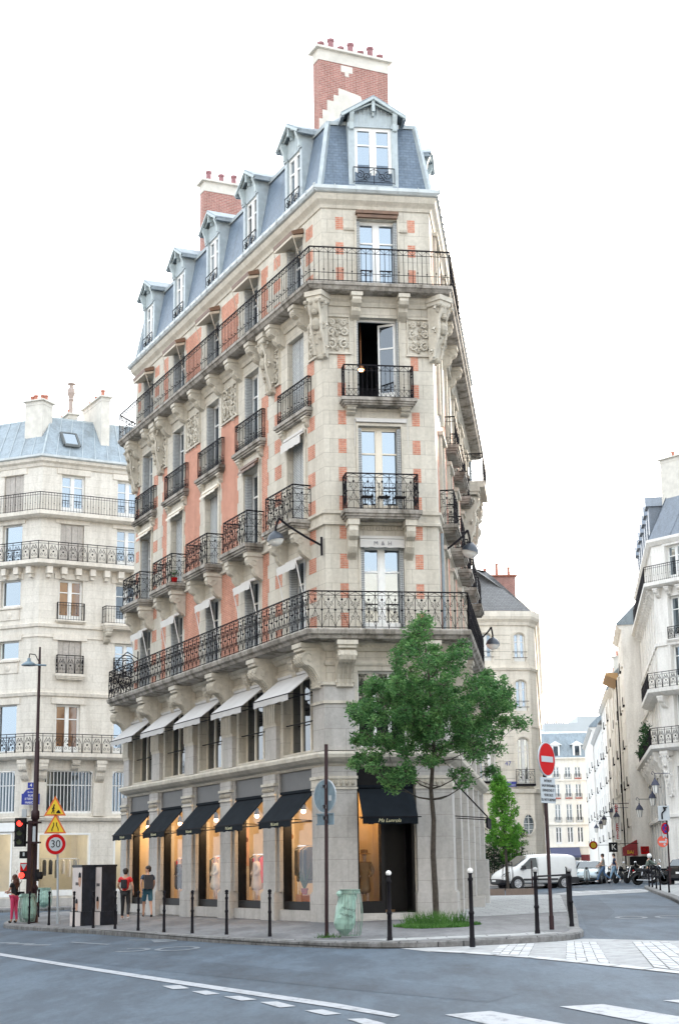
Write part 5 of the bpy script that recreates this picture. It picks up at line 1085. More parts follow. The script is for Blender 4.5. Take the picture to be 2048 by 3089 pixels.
def arched(F_, a, b, z0, z1, gls='glass_side'):
    o_ = window(mid, F_, a, b, z0, z1, .2, 'french', gls, 'white'); s_ = MB(); h_ = .28
    n = 6; c = (a+b)/2
    for sx, x in ((1, a), (-1, b)):
        pts = [(x-sx*.01, z1+.01)]+[(c-sx*(b-a)/2*math.cos(t), z1-h_+h_*math.sin(t)) for t in [math.pi/2*i/n for i in range(n+1)]][::1]+[(c, z1+.01)]
        s_.extr_w(F_, -.16, .004, [(x-sx*.01, z1+.01), (x-sx*.01, z1-h_)]+[(c-sx*(b-a)/2*math.cos(math.pi/2*i/n), z1-h_+h_*math.sin(math.pi/2*i/n)) for i in range(n+1)])
    for x in (a-.14, b): s_.box(F_, x, x+.14, -.01, .05, z0-.1, z1-.1)
    s_.path([F_.P(c-(b-a+.14)/2*math.cos(math.pi*i/10), .02, z1-h_+.05+(h_+.06)*math.sin(math.pi*i/10)) for i in range(11)], .07, 4)
    s_.build('window_surround', M['buff'], o_)
    rq = MB()
    if z0 > 11: rq.bar(F_.P(a-.12, .08, z0+.65), F_.P(b+.12, .08, z0+.65), .025); rq.bar(F_.P(a-.12, .08, z0+.25), F_.P(b+.12, .08, z0+.25), .025)
    else: rail(rq, F_, .28, a-.25, b+.25, z0, .95, 'bgs'); rq.box(F_, a-.3, b+.3, 0, .32, z0-.15, z0)
    rq.build('window_guard', M['iron'], o_)
for a, b, z0, z1 in mo: arched(F0_, a, b, z0, z1)
for a, b, z0, z1 in m2: arched(FM2, a, b, z0, z1, 'glass_sky')
for pr_, nm, mt in (([(0, 17.95), (.1, 18.0), (.16, 18.2), (.34, 18.4), (.42, 18.6), (.42, 18.95), (0, 18.95)], 'cornice', 'buff'), ([(0, 14.85), (.1, 14.88), (.16, 15.05), (0, 15.08)], 'string_course', 'buff'), ([(0, 6.5), (.14, 6.55), (.2, 6.8), (0, 6.85)], 'string_course', 'buff'), ([(0, 11.0), (.06, 11.0), (.06, 11.2), (0, 11.2)], 'string_course', 'buff')):
    mb = MB(); PM.sweep(mb, pr_); mb.build(nm, M[mt], mid)
rb = MB(); PM.sweep(rb, [(.4, 18.97), (-4.2, 22.6)], closed=False); q_ = PM.off(-4.2); rb.q([Vector((p.x, p.y, 22.6)) for p in q_]); rb.build('slate_roof', M['darkslate'], mid)
chimney(mid, Fr((9.4, 114.5), (1, 0), (0, -1)), 0, 3.5, -.8, 0, 19, 22.75, (.55, .55, .95, .65), 'brick_old', 'terra', 'terra', .15)
oc = MB(); ce = FM2.P(1.55, .03, 4.45); oc.path([FM2.P(1.55+.42*math.cos(t), .04, 4.45+.72*math.sin(t)) for t in [2*math.pi*i/18 for i in range(19)]], .09, 4); oc.build('oval_window_surround', M['buff'], mid)
oc = MB(); oc.q([FM2.P(1.55+.40*math.cos(2*math.pi*i/18), .01, 4.45+.70*math.sin(2*math.pi*i/18)) for i in range(18)]); oo = oc.build('oval_window', M['glass_sky'], mid); oc = MB(); oc.bar(FM2.P(1.55, .03, 3.75), FM2.P(1.55, .03, 5.15), .025); [oc.bar(FM2.P(1.17, .03, z), FM2.P(1.93, .03, z), .02) for z in (4.1, 4.5, 4.9)]; oc.build('window_bars', M['white'], oo)
rl_ = MB()
for k in range(9):
    for zb in (7.6, 8.15, 8.7, 9.25, 9.8, 12.4, 12.95, 13.5, 15.8, 16.35, 16.9): rl_.box(F0_, ML-.4, ML+.01, 0, .012, zb, zb+.03) if k == 0 else None
for zb in [7.5+.56*i for i in range(6)]+[12.2+.56*i for i in range(4)]+[15.6+.56*i for i in range(4)]: rl_.box(FM2, 0, .75, 0, .012, zb, zb+.05); rl_.box(F0_, ML-.4, ML, 0, .012, zb, zb+.05)
rl_.build('rusticated_joints', M['stone_trim'], mid)
sp_ = thing('street_name_plate', 'small blue street name plate above the young tree', 'sign', (11.6, 107.8, 7)); Fz = Fr((10.95, 107.85), (1, 0), (0, -1))
q0 = MB(); q0.box(Fz, -.15, .75, 0, .03, 6.95, 7.3); q0.build('plate', M['plateblue'], sp_); text_mesh('lettering', 'RUE', M['white'], .11, Fz.P(.3, .034, 7.22), (1, 0, 0), (0, 0, 1), sp_); text_mesh('lettering', 'ETIENNE MARCEL', M['white'], .105, Fz.P(.3, .034, 7.06), (1, 0, 0), (0, 0, 1), sp_)
text_mesh('house_number', '47', M['plateblue'], .42, Fz.P(.22, .02, 8.5), (1, 0, 0), (0, 0, 1), mid)
# ------------------------------------------------------------------ unseen opposite sides of the crossroads, added to darken street level and reflections
for nm_, x, y, a_, L_, H_ in (('unseen cream building added across the crossroads behind the camera', -75, -16, 90, 150, 20), ('unseen cream building added along the boulevard on the left', -3, -16, -22.6, 84, 21)):
    o = thing('apartment_building', nm_, 'building', (x, y, 0)); F_ = Fr((x, y), ang(a_)); 
    if F_.n.dot(Vector((0, 20))-F_.o) < 0: F_.n = -F_.n
    c_ = [(3.6*k+1.2, 3.6*k+2.5, z0, z0+2.3) for k in range(int(L_/3.6)) for z0 in (4.8, 8, 11.2, 14.4)]+[(3.6*k+.6, 3.6*k+3.1, .4, 3.6) for k in range(int(L_/3.6))]
    wb = MB(); wall(wb, F_, 0, L_, -1, H_, c_, .3); wb.extr_u(F_, 0, L_, [(.4, H_), (-3, H_+3.5), (-12, H_+3.5), (-12, H_)]); wb.build('wall', M['cream'], o)
    wb = MB()
    for a, b, z0, z1 in c_: wb.q([F_.P(a, -.29, z0), F_.P(b, -.29, z0), F_.P(b, -.29, z1), F_.P(a, -.29, z1)])
    wb.build('window_panes', M['glass_dark'], o, kind='stuff')
# ------------------------------------------------------------------ trees
def leaves(mb, c, r, n, size, rn, flat=.8):
    c = Vector(c)
    for _ in range(n):
        d = Vector((rn.gauss(0, 1), rn.gauss(0, 1), rn.gauss(0, 1))); d.normalize(); rr = r*(rn.random()**.45); p = c+Vector((d.x*rr, d.y*rr, d.z*rr*flat))
        a = Vector((rn.gauss(0, 1), rn.gauss(0, 1), rn.gauss(0, .6))).normalized(); b = a.cross(Vector((rn.gauss(0, 1), rn.gauss(0, 1), rn.gauss(0, 1)))).normalized(); s = size*rn.uniform(.6, 1.25)
        k = len(mb.v); mb.v += [p-a*s, p+b*s*.42, p+a*s, p-b*s*.42]; mb.f.append((k, k+1, k+2, k+3)); mb.uv += [(0, 0)]*4
def tree(name, label, base, trunk, clumps, leafm, n, size, seed, r0, group=None, cat='tree', low=0.35):
    rn = random.Random(seed); o = thing(name, label, cat, base, group); t_ = MB()
    T = [Vector(p) for p in trunk]; L_ = len(T)-1
    for i in range(L_): t_.bar(T[i], T[i+1], r0*(1-.75*i/L_), r0*(1-.75*(i+1)/L_), 9)
    t_.bar(T[0]-Vector((0, 0, .15)), T[0]+Vector((0, 0, .12)), r0*1.5, r0, 9)
    t_.build('trunk', M['bark'], o, True)
    limbs = MB(); nodes = [T[i].lerp(T[i+1], f) for i in range(int(L_*low), L_) for f in (0, .33, .66)]+[T[-1]]; nr = [max(.02, r0*.42*(1-.5*i/len(nodes))) for i in range(len(nodes))]
    pts = sorted(clumps, key=lambda c: min((Vector(c[0])-q_).length for q_ in nodes)); lf = MB()
    for c, r in pts:
        c = Vector(c); bi = min(range(len(nodes)), key=lambda i: (nodes[i]-c).length+max(0, nodes[i].z-c.z+.25)*2.2); a = nodes[bi]; ra = nr[bi]*.8; d = (c-a)
        prev = a; K = max(2, int(d.length/.35))
        for k in range(1, K+1):
            f = k/K; q_ = a+d*f+Vector((rn.uniform(-.05, .05), rn.uniform(-.05, .05), -.10*math.sin(f*math.pi)*d.length+.03))
            limbs.bar(prev, q_, max(.006, ra*(1-.75*(k-1)/K)), max(.005, ra*(1-.75*k/K)), 5); prev = q_; nodes.append(q_); nr.append(max(.008, ra*(1-.75*k/K)))
        for _ in range(7):
            e = c+Vector((rn.gauss(0, 1), rn.gauss(0, 1), rn.gauss(.2, .8))).normalized()*r*rn.uniform(.6, 1.05); limbs.bar(prev, e, .010, .003, 3); leaves(lf, e, r*.34, max(3, n//16), size, rn)
        leaves(lf, c, r, n, size, rn)
    limbs.build('branches', M['bark'], o, True); lf.build('crown', M[leafm], o); return o
def px(fx, fy, Y):                     # crown clump centres read off the photo at the tree's own distance
    d = rt*((fx-1024)/4750)-up*((fy-1544.5)/4750)+fw; p = Vector((0, 0, 1.52))+d*(Y/d.y); return p
rn = random.Random(3); cl = []
LOB = [(1520, 2110, 50, 40), (1450, 2060, 40, 36), (1170, 2080, 50, 46), (1410, 2240, 60, 36), (1290, 2090, 90, 50), (1220, 2110, 60, 50), (1370, 2150, 70, 40), (1280, 2200, 80, 40), (1291, 1868, 22, 26), (1262, 1905, 40, 28), (1225, 1935, 25, 18), (1275, 1965, 62, 42), (1205, 1985, 30, 34), (1390, 1962, 40, 32), (1335, 2020, 80, 50), (1225, 2055, 75, 50), (1115, 2075, 34, 46), (1080, 2160, 40, 48), (1150, 2150, 70, 55), (1250, 2150, 90, 65), (1350, 2130, 80, 65), (1435, 2100, 48, 46), (1487, 2062, 30, 38), (1500, 2130, 46, 46), (1420, 2195, 66, 56), (1495, 2190, 50, 36), (1556, 2178, 34, 20), (1540, 2130, 20, 16), (1320, 2230, 80, 50), (1200, 2240, 70, 50), (1100, 2232, 40, 34), (1120, 2300, 66, 34), (1195, 2330, 62, 36), (1180, 2378, 34, 26), (1075, 2300, 22, 16), (1295, 2290, 44, 26), (1440, 2265, 44, 34), (1495, 2265, 30, 18), (1480, 2320, 26, 16), (1375, 2330, 26, 18), (1395, 2362, 18, 16)]
for fx, fy, rx, ry in LOB:
    n = max(2, round(rx*ry/225)); 
    for _ in range(n):
        a = rn.uniform(0, 6.28); q_ = rn.random()**.5*.8; dep = math.sqrt(max(0, 1-((fx-1300)/290)**2-((fy-2130)/310)**2))*1.9+.3
        p = px(fx+rx*q_*math.cos(a), fy+ry*q_*math.sin(a), 41.8+rn.uniform(-dep, dep)); cl.append((tuple(p), rn.uniform(.18, .30)))
tree('street_tree', 'leafy green street tree growing from the pavement in front of the corner building', (2.34, 41.8, .17), [(2.34, 41.8, .1), (2.33, 41.8, 1.0), (2.30, 41.8, 1.9), (2.34, 41.82, 2.8), (2.29, 41.85, 3.6), (2.36, 41.8, 4.3), (2.42, 41.8, 5.1), (2.34, 41.75, 5.9), (2.3, 41.7, 6.8), (2.2, 41.7, 7.6)], cl, 'leaf', 84, .054, 5, .086, low=.42)
rn = random.Random(9); cl = []
for i in range(84):
    z = 2.7+3.5*(i/83)**1.1; rr = 1.12*(1-(z-2.6)/4.1)**.75*(.75 if z < 3.0 else 1)+.05; a = i*2.4; q_ = rn.uniform(.35, 1); cl.append(((8.25+rr*q_*math.cos(a)-.05*(z-3), 83+rr*q_*math.sin(a), z), .26))
tree('street_tree', 'young bright green tree in a guard beside the white van', (8.36, 83, .42), [(8.36, 83, .42), (8.33, 83, 1.4), (8.3, 83, 2.6), (8.25, 83, 3.8), (8.15, 83, 5.0), (8.02, 83, 6.0)], cl, 'leaf2', 70, .075, 6, .09, low=.4)
gd = thing('tree_guard', 'thin iron hoop guard round the young tree trunk', 'tree guard', (8.36, 82.95, .42)); q0 = MB()
for i in range(10):
    a = i*.628; q0.bar((8.36+.36*math.cos(a), 82.95+.36*math.sin(a), .42), (8.36+.24*math.cos(a), 82.95+.24*math.sin(a), 1.9), .012)
for z, r in ((.9, .33), (1.85, .245)): q0.path([(8.36+r*math.cos(t), 82.95+r*math.sin(t), z) for t in [i*.524 for i in range(13)]], .012)
q0.build('guard_rails', M['iron'], gd)
for k, (x0, x1, lab) in enumerate(((6.75, 7.55, 'left granite kerb block of the planting bed below the young tree'), (7.6, 9.0, 'long granite kerb block of the planting bed below the young tree'))):
    t_ = thing('granite_block', lab, 'block', (x0, 77, .4), 'granite blocks of the planting bed'); b_ = MB(); b_.box(Fr((0, 77), (1, -.12), None), x0, x1, -.3, .1, .3, .62); b_.build('stone', col('brown_granite', (.20, .15, .12)), t_)
# shrubbery and railings in front of the cream town house
rn = random.Random(21); sh = MB(); shb = MB()
gs = thing('shrubbery', 'dark evergreen shrubs massed behind the iron railings', 'shrubs', (9, 106, .7)); 
for i in range(90): leaves(sh, (4.5+7.4*rn.random(), 105.7+1.2*rn.random(), 1.0+3.4*rn.random()*(1 if rn.random() < .6 else .6)), .5, 70, .10, rn)
sh.build('foliage', M['leaf3'], gs)
for i in range(12): x = 5+.6*i; shb.bar((x, 106.2, .5), (x+.1, 106.2, 3.2), .05, .03, 5)
shb.build('stems', M['bark'], gs)
cl = [((11.3+rn.uniform(-.85, .6), 106+rn.uniform(-.6, .6), 2.0+2.1*rn.random()), .32) for _ in range(34)]
tree('garden_tree', 'bright green bushy little tree between the railings and the van', (11.4, 106, .5), [(11.4, 106, .5), (11.4, 106, 1.6), (11.35, 106, 2.6), (11.3, 106, 3.6)], cl, 'leaf2', 60, .08, 8, .07)
fe = thing('iron_fence', 'black spiked iron garden railings behind the young tree', 'fence', (9, 103.5, .6)); q0 = MB()
for i in range(62): x = 3.5+.145*i; q0.bar((x, 103.5, .75), (x, 103.5, 2.42), .014); q0.bar((x, 103.5, 2.42), (x, 103.5, 2.58), .022, .002)
for z in (.9, 2.0, 2.3): q0.bar((3.4, 103.5, z), (12.5, 103.5, z), .02)
q0.build('railing', M['iron'], fe); q0 = MB(); q0.box(WF, 3.3, 12.6, -103.65, -103.35, .3, .82); q0.build('base_wall', M['stone_low'], fe)
# grass at the foot of the big tree
gr = MB(); rn = random.Random(31)
for i in range(4600):
    a = rn.uniform(0, 6.283); r = rn.random()**.5; x = 2.28+.98*r*math.cos(a)*(1+.12*math.sin(3*a)+.07*math.sin(7*a+1)); y = 40.3+1.25*r*math.sin(a)*(1+.1*math.sin(5*a)); tall = rn.random() < .35 and (x-2.2)**2+(y-41.4)**2 < .9
    h = rn.uniform(.16, .42) if tall else rn.uniform(.03, .10); z = g(x, y); dx, dy = rn.gauss(0, .04)+(rn.gauss(0, .1) if tall else 0), rn.gauss(0, .04); w_ = .012 if tall else .014
    k = len(gr.v); gr.v += [Vector((x-w_, y, z)), Vector((x+w_, y, z)), Vector((x+dx, y+dy, z+h))]; gr.f.append((k, k+1, k+2)); gr.uv += [(0, 0)]*3
gr.build('grass', M['grass'], None, kind='stuff', label='small oval patch of rough green grass round the foot of the street tree', category='grass')
sheet('soil', [(2.28+1.0*math.cos(t)*(1+.12*math.sin(3*t)), 40.3+1.22*math.sin(t)) for t in [i*.3142 for i in range(20)]], 'bark', .003)
wdm = MB()
for i in range(60): x, y = -.40+rn.gauss(0, .12), 36.02+rn.gauss(0, .1); z = g(x, y); wdm.q([(x-.01, y, z), (x+.01, y, z), (x+rn.gauss(0, .05), y, z+rn.uniform(.04, .14))])
wdm.build('weeds', M['grass'], None, kind='stuff', label='small tuft of weeds at the foot of the sign post by the kerb', category='weeds')
# ------------------------------------------------------------------ street furniture
def bollard(root, h, ball):
    k_ = 1.0 if ball else .78
    b_ = MB(); b_.lathe((0, 0, 0), [(k_*r_, z_) for r_, z_ in ((.058, -.1), (.058, .06), (.050, .08), (.046, .30), (.044, .52), (.056, .53), (.056, .57), (.042, .59), (.040, h-.24), (.052, h-.23), (.052, h-.19), (.036, h-.17), (.034, h-.11))], 12); b_.build('post', M['iron'], root, True)
    b_ = MB(); b_.lathe((0, 0, h-.11), [(.034, 0), (.048, .015), (.030, .03)], 12); b_.build('collar', M['iron'], root); b_ = MB(); b_.ball((0, 0, h-.045), .046 if not ball else .058, 12); b_.build('finial', M['white'] if ball == 1 else (col('worn_grey_ball', (.35, .35, .35)) if ball else M['iron']), root, True)
BO = [(-10.62, 54.57, 'in front of the green bin by the traffic light'), (-9.56, 52.42, 'left of the speed limit sign pole'), (-8.26, 49.42, 'in front of the left black cabinet'), (-7.44, 47.99, 'between the two black cabinets'), (-6.6, 46.61, 'right of the black cabinets, near the man in red'), (-5.68, 44.6, 'between the two walking men'), (-4.76, 42.69, 'in front of the pier right of the man in shorts'), (-3.89, 41.32, 'in front of the third shop pier from the corner'), (-2.9, 39.71, 'in front of the second shop pier from the corner'), (-1.75, 37.65, 'nearest the corner of the black knob bollard row')]
p0 = None; g0 = 'black bollards along the kerb of the left street'
for i, (x, y, lab) in enumerate(BO):
    if p0 is None: p0 = thing('bollard', '', 'bollard', (0, 0, 0), g0); bollard(p0, 1.07, 0); o = p0
    else: o = copy_tree(p0)
    o.location = (x, y, g(x, y)); o['label'] = 'black iron bollard '+lab
o = copy_tree(p0, label='black iron bollard behind the green bin on the far kerb side'); o.location = (-12.0, 63.5, g(-12, 63.5))
RBO = [(15.42, 82.05, 'first and farthest of the row on the right pavement'), (15.25, 80.35, 'second from the far end of the right pavement row'), (14.66, 76.24, 'third from the far end, beside the motorcycle wheel'), (14.12, 72.55, 'fourth from the far end of the right pavement row'), (13.5, 67.5, 'fifth from the far end of the right pavement row'), (13.45, 64.9, 'sixth of the right pavement row, beside the dark car'), (13.35, 62.0, 'nearest of the row on the right pavement')]
for x, y, lab in RBO: o = copy_tree(p0, label='black iron bollard, '+lab, group='black bollards on the right pavement'); o.location = (x, y, g(x, y))
p1 = None
for x, y, lab in ((.91, 33.61, 'tall black bollard with white ball in front of the shop door'), (2.47, 31.85, 'tall black bollard with white ball right of the tree')):
    if p1 is None: p1 = thing('bollard', lab, 'bollard', (0, 0, 0), 'bollards with white ball tops'); bollard(p1, 1.40, 1); o = p1
    else: o = copy_tree(p1, label=lab)
    o.location = (x, y, g(x, y))
for x, y, h, lab in ((4.04, 34.31, 1.36, 'black bollard with worn grey ball left of the no entry pole'), (5.18, 37.28, 1.32, 'black bollard with worn ball carrying the right end of the barrier')):
    o = thing('bollard', lab, 'bollard', (0, 0, 0), 'bollards with worn ball tops'); bollard(o, h, 2); o.location = (x, y, g(x, y))
ba = thing('barrier', 'long black barrier rail running back along the right kerb with a horizontal arm', 'barrier', (5.2, 38, .22)); b_ = MB()
b_.bar((4.04, 34.31, 1.36), (5.18, 37.28, 1.38), .026, cap=True); b_.build('arm', M['iron'], ba)
b_ = MB(); b_.bar((5.2, 37.35, 1.42), (7.25, 53.0, 1.56), .028, cap=True); b_.bar((5.2, 37.35, .85), (7.25, 53.0, 1.0), .02)
for i in range(7): x, y = 5.25+.34*i, 37.9+2.55*i; b_.bar((x, y, g(x, y)), (x, y, g(x, y)+1.2), .03)
b_.build('rail', M['iron'], ba)
def disc(mb, F, c, r, w0, w1, n=32, r2=None):     # disc standing in the plane of F
    P0 = [F.P(c[0]+r*math.cos(2*math.pi*i/n), w1, c[1]+r*math.sin(2*math.pi*i/n)) for i in range(n)]; P1 = [F.P(c[0]+r*math.cos(2*math.pi*i/n), w0, c[1]+r*math.sin(2*math.pi*i/n)) for i in range(n)]
    mb.q(P0); mb.q(P1)
    for i in range(n): mb.q([P0[i], P0[(i+1) % n], P1[(i+1) % n], P1[i]])
M['red'] = plain('traffic_red', (.46, .006, .008), .6, 0, .04, spec=.15); M['signwhite'] = plain('sign_white', (.44, .48, .51), .5, 0, .04, spec=.2); M['signyellow'] = plain('sign_yellow', (.72, .50, .02), .45, 0, .04); M['signorange'] = plain('sign_border_orange', (.62, .14, .03), .45, 0, .04); M['signblack'] = plain('sign_black', (.010, .010, .012), .6, 0, 0, spec=.25); M['galv'] = plain('galvanised_steel', (.42, .47, .51), .45, .3, .1); M['pole'] = plain('dark_brown_post', (.030, .013, .016), .5, 0, .2, spec=.3); M['signback'] = plain('grey_blue_sign_back', (.17, .24, .29), .5, .2, .18, 6)
# no entry sign
t_ = thing('no_entry_sign', 'red round no entry sign on a dark pole above a grey exemption plate', 'road sign', (4.57, 36.09, .2)); b_ = MB(); b_.bar((4.57, 36.09, .2), (4.55, 36.09, 4.32), .042, n=10, cap=True); b_.bar((4.57, 36.09, .2), (4.57, 36.09, .5), .055, n=10); b_.build('pole', M['pole'], t_)
Fs = Fr((4.60, 36.04), (.585, .811), (.811, -.585)); b_ = MB(); disc(b_, Fs, (0, 3.94), .385, -.01, .02); disc(b_, Fs, (0, 3.94), .35, -.03, .019); b_.build('sign_back', M['galv'], t_)
b_ = MB(); disc(b_, Fs, (0, 3.94), .36, 0, .024); b_.build('sign_face', M['red'], t_); b_ = MB(); b_.box(Fs, -.27, .27, .0, .028, 3.875, 4.005); b_.build('white_bar', M['signwhite'], t_)
b_ = MB(); b_.box(Fs, -.33, .33, 0, .02, 2.96, 3.53); b_.build('text_plate', M['signwhite'], t_)
for i, s_ in enumerate(('INTERDIT', 'SAUF RIVERAINS', 'LIVRAISONS ET', 'VEHICULES', 'DU NETTOIEMENT')): text_mesh('lettering', s_, M['signblack'], .083, Fs.P(0, .023, 3.45-.105*i), (.585, .811, 0), (0, 0, 1), t_)
# sign seen from behind
t_ = thing('road_sign', 'grey-blue back of an oval-looking road sign on the dark post before the shop corner', 'road sign', (-.42, 36.07, .1)); b_ = MB(); b_.bar((-.42, 36.07, .1), (-.38, 36.07, 4.35), .042, n=10, cap=True); b_.build('pole', M['pole'], t_)
Fb = Fr((-.42, 36.13), (.66, -.75), (-.75, -.66)); b_ = MB(); disc(b_, Fb, (0, 3.19), .37, -.02, .01); b_.build('sign_back', M['signback'], t_)
b_ = MB(); b_.path([Fb.P(.37*math.cos(t), 0, 3.19+.37*math.sin(t)) for t in [i*.1963 for i in range(33)]], .016); b_.build('rim', M['galv'], t_); b_ = MB(); b_.box(Fb, -.28, .28, -.02, .0, 2.56, 2.80); b_.box(Fb, -.30, .30, .0, .02, 2.78, 2.81); b_.box(Fb, -.30, .30, .0, .02, 2.55, 2.58); b_.build('small_plate', M['signback'], t_)
b_ = MB(); b_.box(Fb, .14, .24, .012, .016, 3.08, 3.20); b_.build('sticker', M['signwhite'], t_); b_ = MB(); [b_.bar((-.44, 36.02, z), (-.40, 36.12, z), .055) for z in (3.4, 2.95, 2.7)]; b_.build('clamps', M['galv'], t_)
# speed limit with two works triangles
F3 = Fr((-9.57, 53.35), (1, 0), (0, -1)); t_ = thing('speed_limit_sign', 'round 30 speed limit sign under two yellow roadworks triangles on a pale steel post', 'road sign', (-9.5, 53.43, -.03)); b_ = MB(); b_.bar((-9.45, 53.43, -.05), (-9.55, 53.43, 3.75), .038, n=10); b_.bar((-9.45, 53.43, -.05), (-9.45, 53.43, .25), .06, n=10); b_.build('pole', M['galv'], t_)
b_ = MB(); disc(b_, F3, (0, 2.54), .345, 0, .015); b_.build('sign_rim', M['signwhite'], t_); b_ = MB(); disc(b_, F3, (0, 2.54), .33, 0, .02); b_.build('red_ring', M['red'], t_); b_ = MB(); disc(b_, F3, (0, 2.54), .225, 0, .025); b_.build('sign_face', M['signwhite'], t_)
text_mesh('numerals', '30', M['signblack'], .34, F3.P(0, .028, 2.54), (1, 0, 0), (0, 0, 1), t_, ext=.004)
for zb in (3.49, 2.91):
    dx = -.05 if zb > 3 else -.03; b_ = MB(); b_.extr_w(F3, 0, .014, [(dx-.37, zb-.02), (dx+.37, zb-.02), (dx, zb+.64)]); o = b_.build('warning_triangle', M['signorange'], t_); b_ = MB(); b_.extr_w(F3, 0, .02, [(dx-.285, zb+.03), (dx+.285, zb+.03), (dx, zb+.53)]); b_.build('triangle_face', M['signyellow'], o)
    b_ = MB()
    if zb > 3:
        f = .03; b_.extr_w(F3, 0, .026, [(dx+.03, zb+.06), (dx+.20, zb+.06), (dx+.15, zb+.15), (dx+.11, zb+.17), (dx+.06, zb+.12)]); disc(b_, F3, (dx-.03, zb+.33), .028, 0, .026, 10)
        for a, c, r in (((-.04, .30), (-.06, .18), .028), ((-.06, .18), (-.11, .06), .018), ((-.06, .18), (-.03, .12), .018), ((-.03, .12), (-.03, .06), .016), ((-.05, .28), (-.0, .2), .012), ((-.05, .28), (-.10, .2), .012), ((-.10, .2), (.02, .14), .008)): b_.bar(F3.P(dx+a[0], .022, zb+a[1]), F3.P(dx+c[0], .022, zb+c[1]), r)
    else:
        for sx in (-1, 1): b_.path([F3.P(dx+sx*a, .022, zb+c) for a, c in ((.105, .07), (.105, .13), (.05, .24), (.05, .34))], .018)
    b_.build('pictogram', M['signblack'], o)
# tall lamp post
t_ = thing('street_lamp', 'very tall dark lamp post with a small dish lamp, beside the traffic light', 'street lamp', (-10.8, 56.06, -.05)); b_ = MB(); X0 = (-10.8, 56.06, -.07)
b_.lathe(X0, [(.20, 0), (.20, .25), (.17, .3), (.17, .55), (.20, .58), (.20, .66), (.14, .72), (.14, 1.1), (.17, 1.14), (.17, 1.22), (.115, 1.3), (.105, 3.5), (.15, 3.55), (.15, 3.8), (.10, 3.85), (.085, 6.2), (.06, 6.25), (.05, 8.9), (.035, 9.6)], 14); b_.build('post', M['pole'], t_, True)
b_ = MB(); b_.path([(-10.8, 56.06, 8.95), (-10.95, 56.02, 9.25), (-11.15, 56, 9.28), (-11.17, 56, 9.1)], .02); b_.build('arm', M['iron'], t_); b_ = MB(); b_.lathe((-11.17, 56, 8.86), [(.26, 0), (.27, .03), (.18, .10), (.07, .16), (.06, .26)], 14); b_.bar((-10.98, 56, 8.88), (-10.55, 56, 8.86), .04); b_.build('lamp_shade', M['signback'], t_, True)
# traffic light
t_ = thing('traffic_light', 'black traffic light showing red, mounted in front of the tall lamp post', 'traffic light', (-10.95, 55.8, -.05)); Ft = Fr((-11.22, 55.7), (.985, -.17), (-.17, -.985)); b_ = MB(); b_.box(Ft, -.20, .16, -.14, .06, 2.52, 3.5); b_.box(Ft, .16, .42, -.10, -.02, 2.62, 2.7); b_.box(Ft, .16, .42, -.1, -.02, 3.28, 3.36); b_.build('housing', M['signblack'], t_)
M['lit_red'] = plain('lit_red_lens', (.8, .02, .01), .3, 0, 0, emit=(1, .03, .02), es=1.6); M['lensdark'] = plain('unlit_lens', (.06, .075, .04), .25, 0, 0)
for z, mm in ((3.32, 'lit_red'), (3.0, 'lensdark'), (2.70, 'lensdark')):
    b_ = MB(); disc(b_, Ft, (-.02, z), .105, .05, .075, 20); b_.build('lens', M[mm], t_); b_ = MB(); b_.path([Ft.P(-.02+.125*math.cos(a), .14, z+.125*math.sin(a)) for a in [i*.3142 for i in range(11)]], .05, 4); b_.build('visor', M['signblack'], t_)
b_ = MB(); b_.box(Ft, .02, .28, -.3, .1, 2.12, 2.36); b_.box(Ft, .04, .30, -.25, .05, 1.42, 1.95); b_.box(Ft, .6, .68, -.1, .12, 1.35, 1.75); b_.lathe(Ft.P(.72, 0, 1.5), [(.10, -.09), (.13, 0), (.10, .16)], 10); b_.build('repeater_housing', M['signblack'], t_)
b_ = MB(); disc(b_, Ft, (.10, 1.55), .10, .05, .085, 16); b_.build('lens', M['lit_red'], t_); b_ = MB(); b_.extr_w(Ft, .05, .06, [(.06, 1.93), (.28, 1.93), (.17, 1.73)]); b_.build('give_way_badge', M['signwhite'], t_); b_ = MB(); b_.box(Ft, .04, .29, .04, .051, 1.70, 1.97); b_.build('badge_plate', M['red'], t_)
b_ = MB(); b_.box(Ft, -.0, .17, -.1, -.05, 3.52, 3.80); b_.box(Ft, .46, .56, .02, .06, 2.65, 3.2); b_.box(Ft, .15, .21, .1, .13, 2.2, 2.32); b_.build('white_boxes', M['signwhite'], t_)
b_ = MB(); b_.box(Ft, .3, .72, -.1, .1, 3.3, 3.36); b_.box(Ft, .4, .72, -.1, .1, 2.62, 2.68); b_.box(Ft, .28, .42, -.2, .06, .9, 3.4); b_.build('bracket', M['pole'], t_)
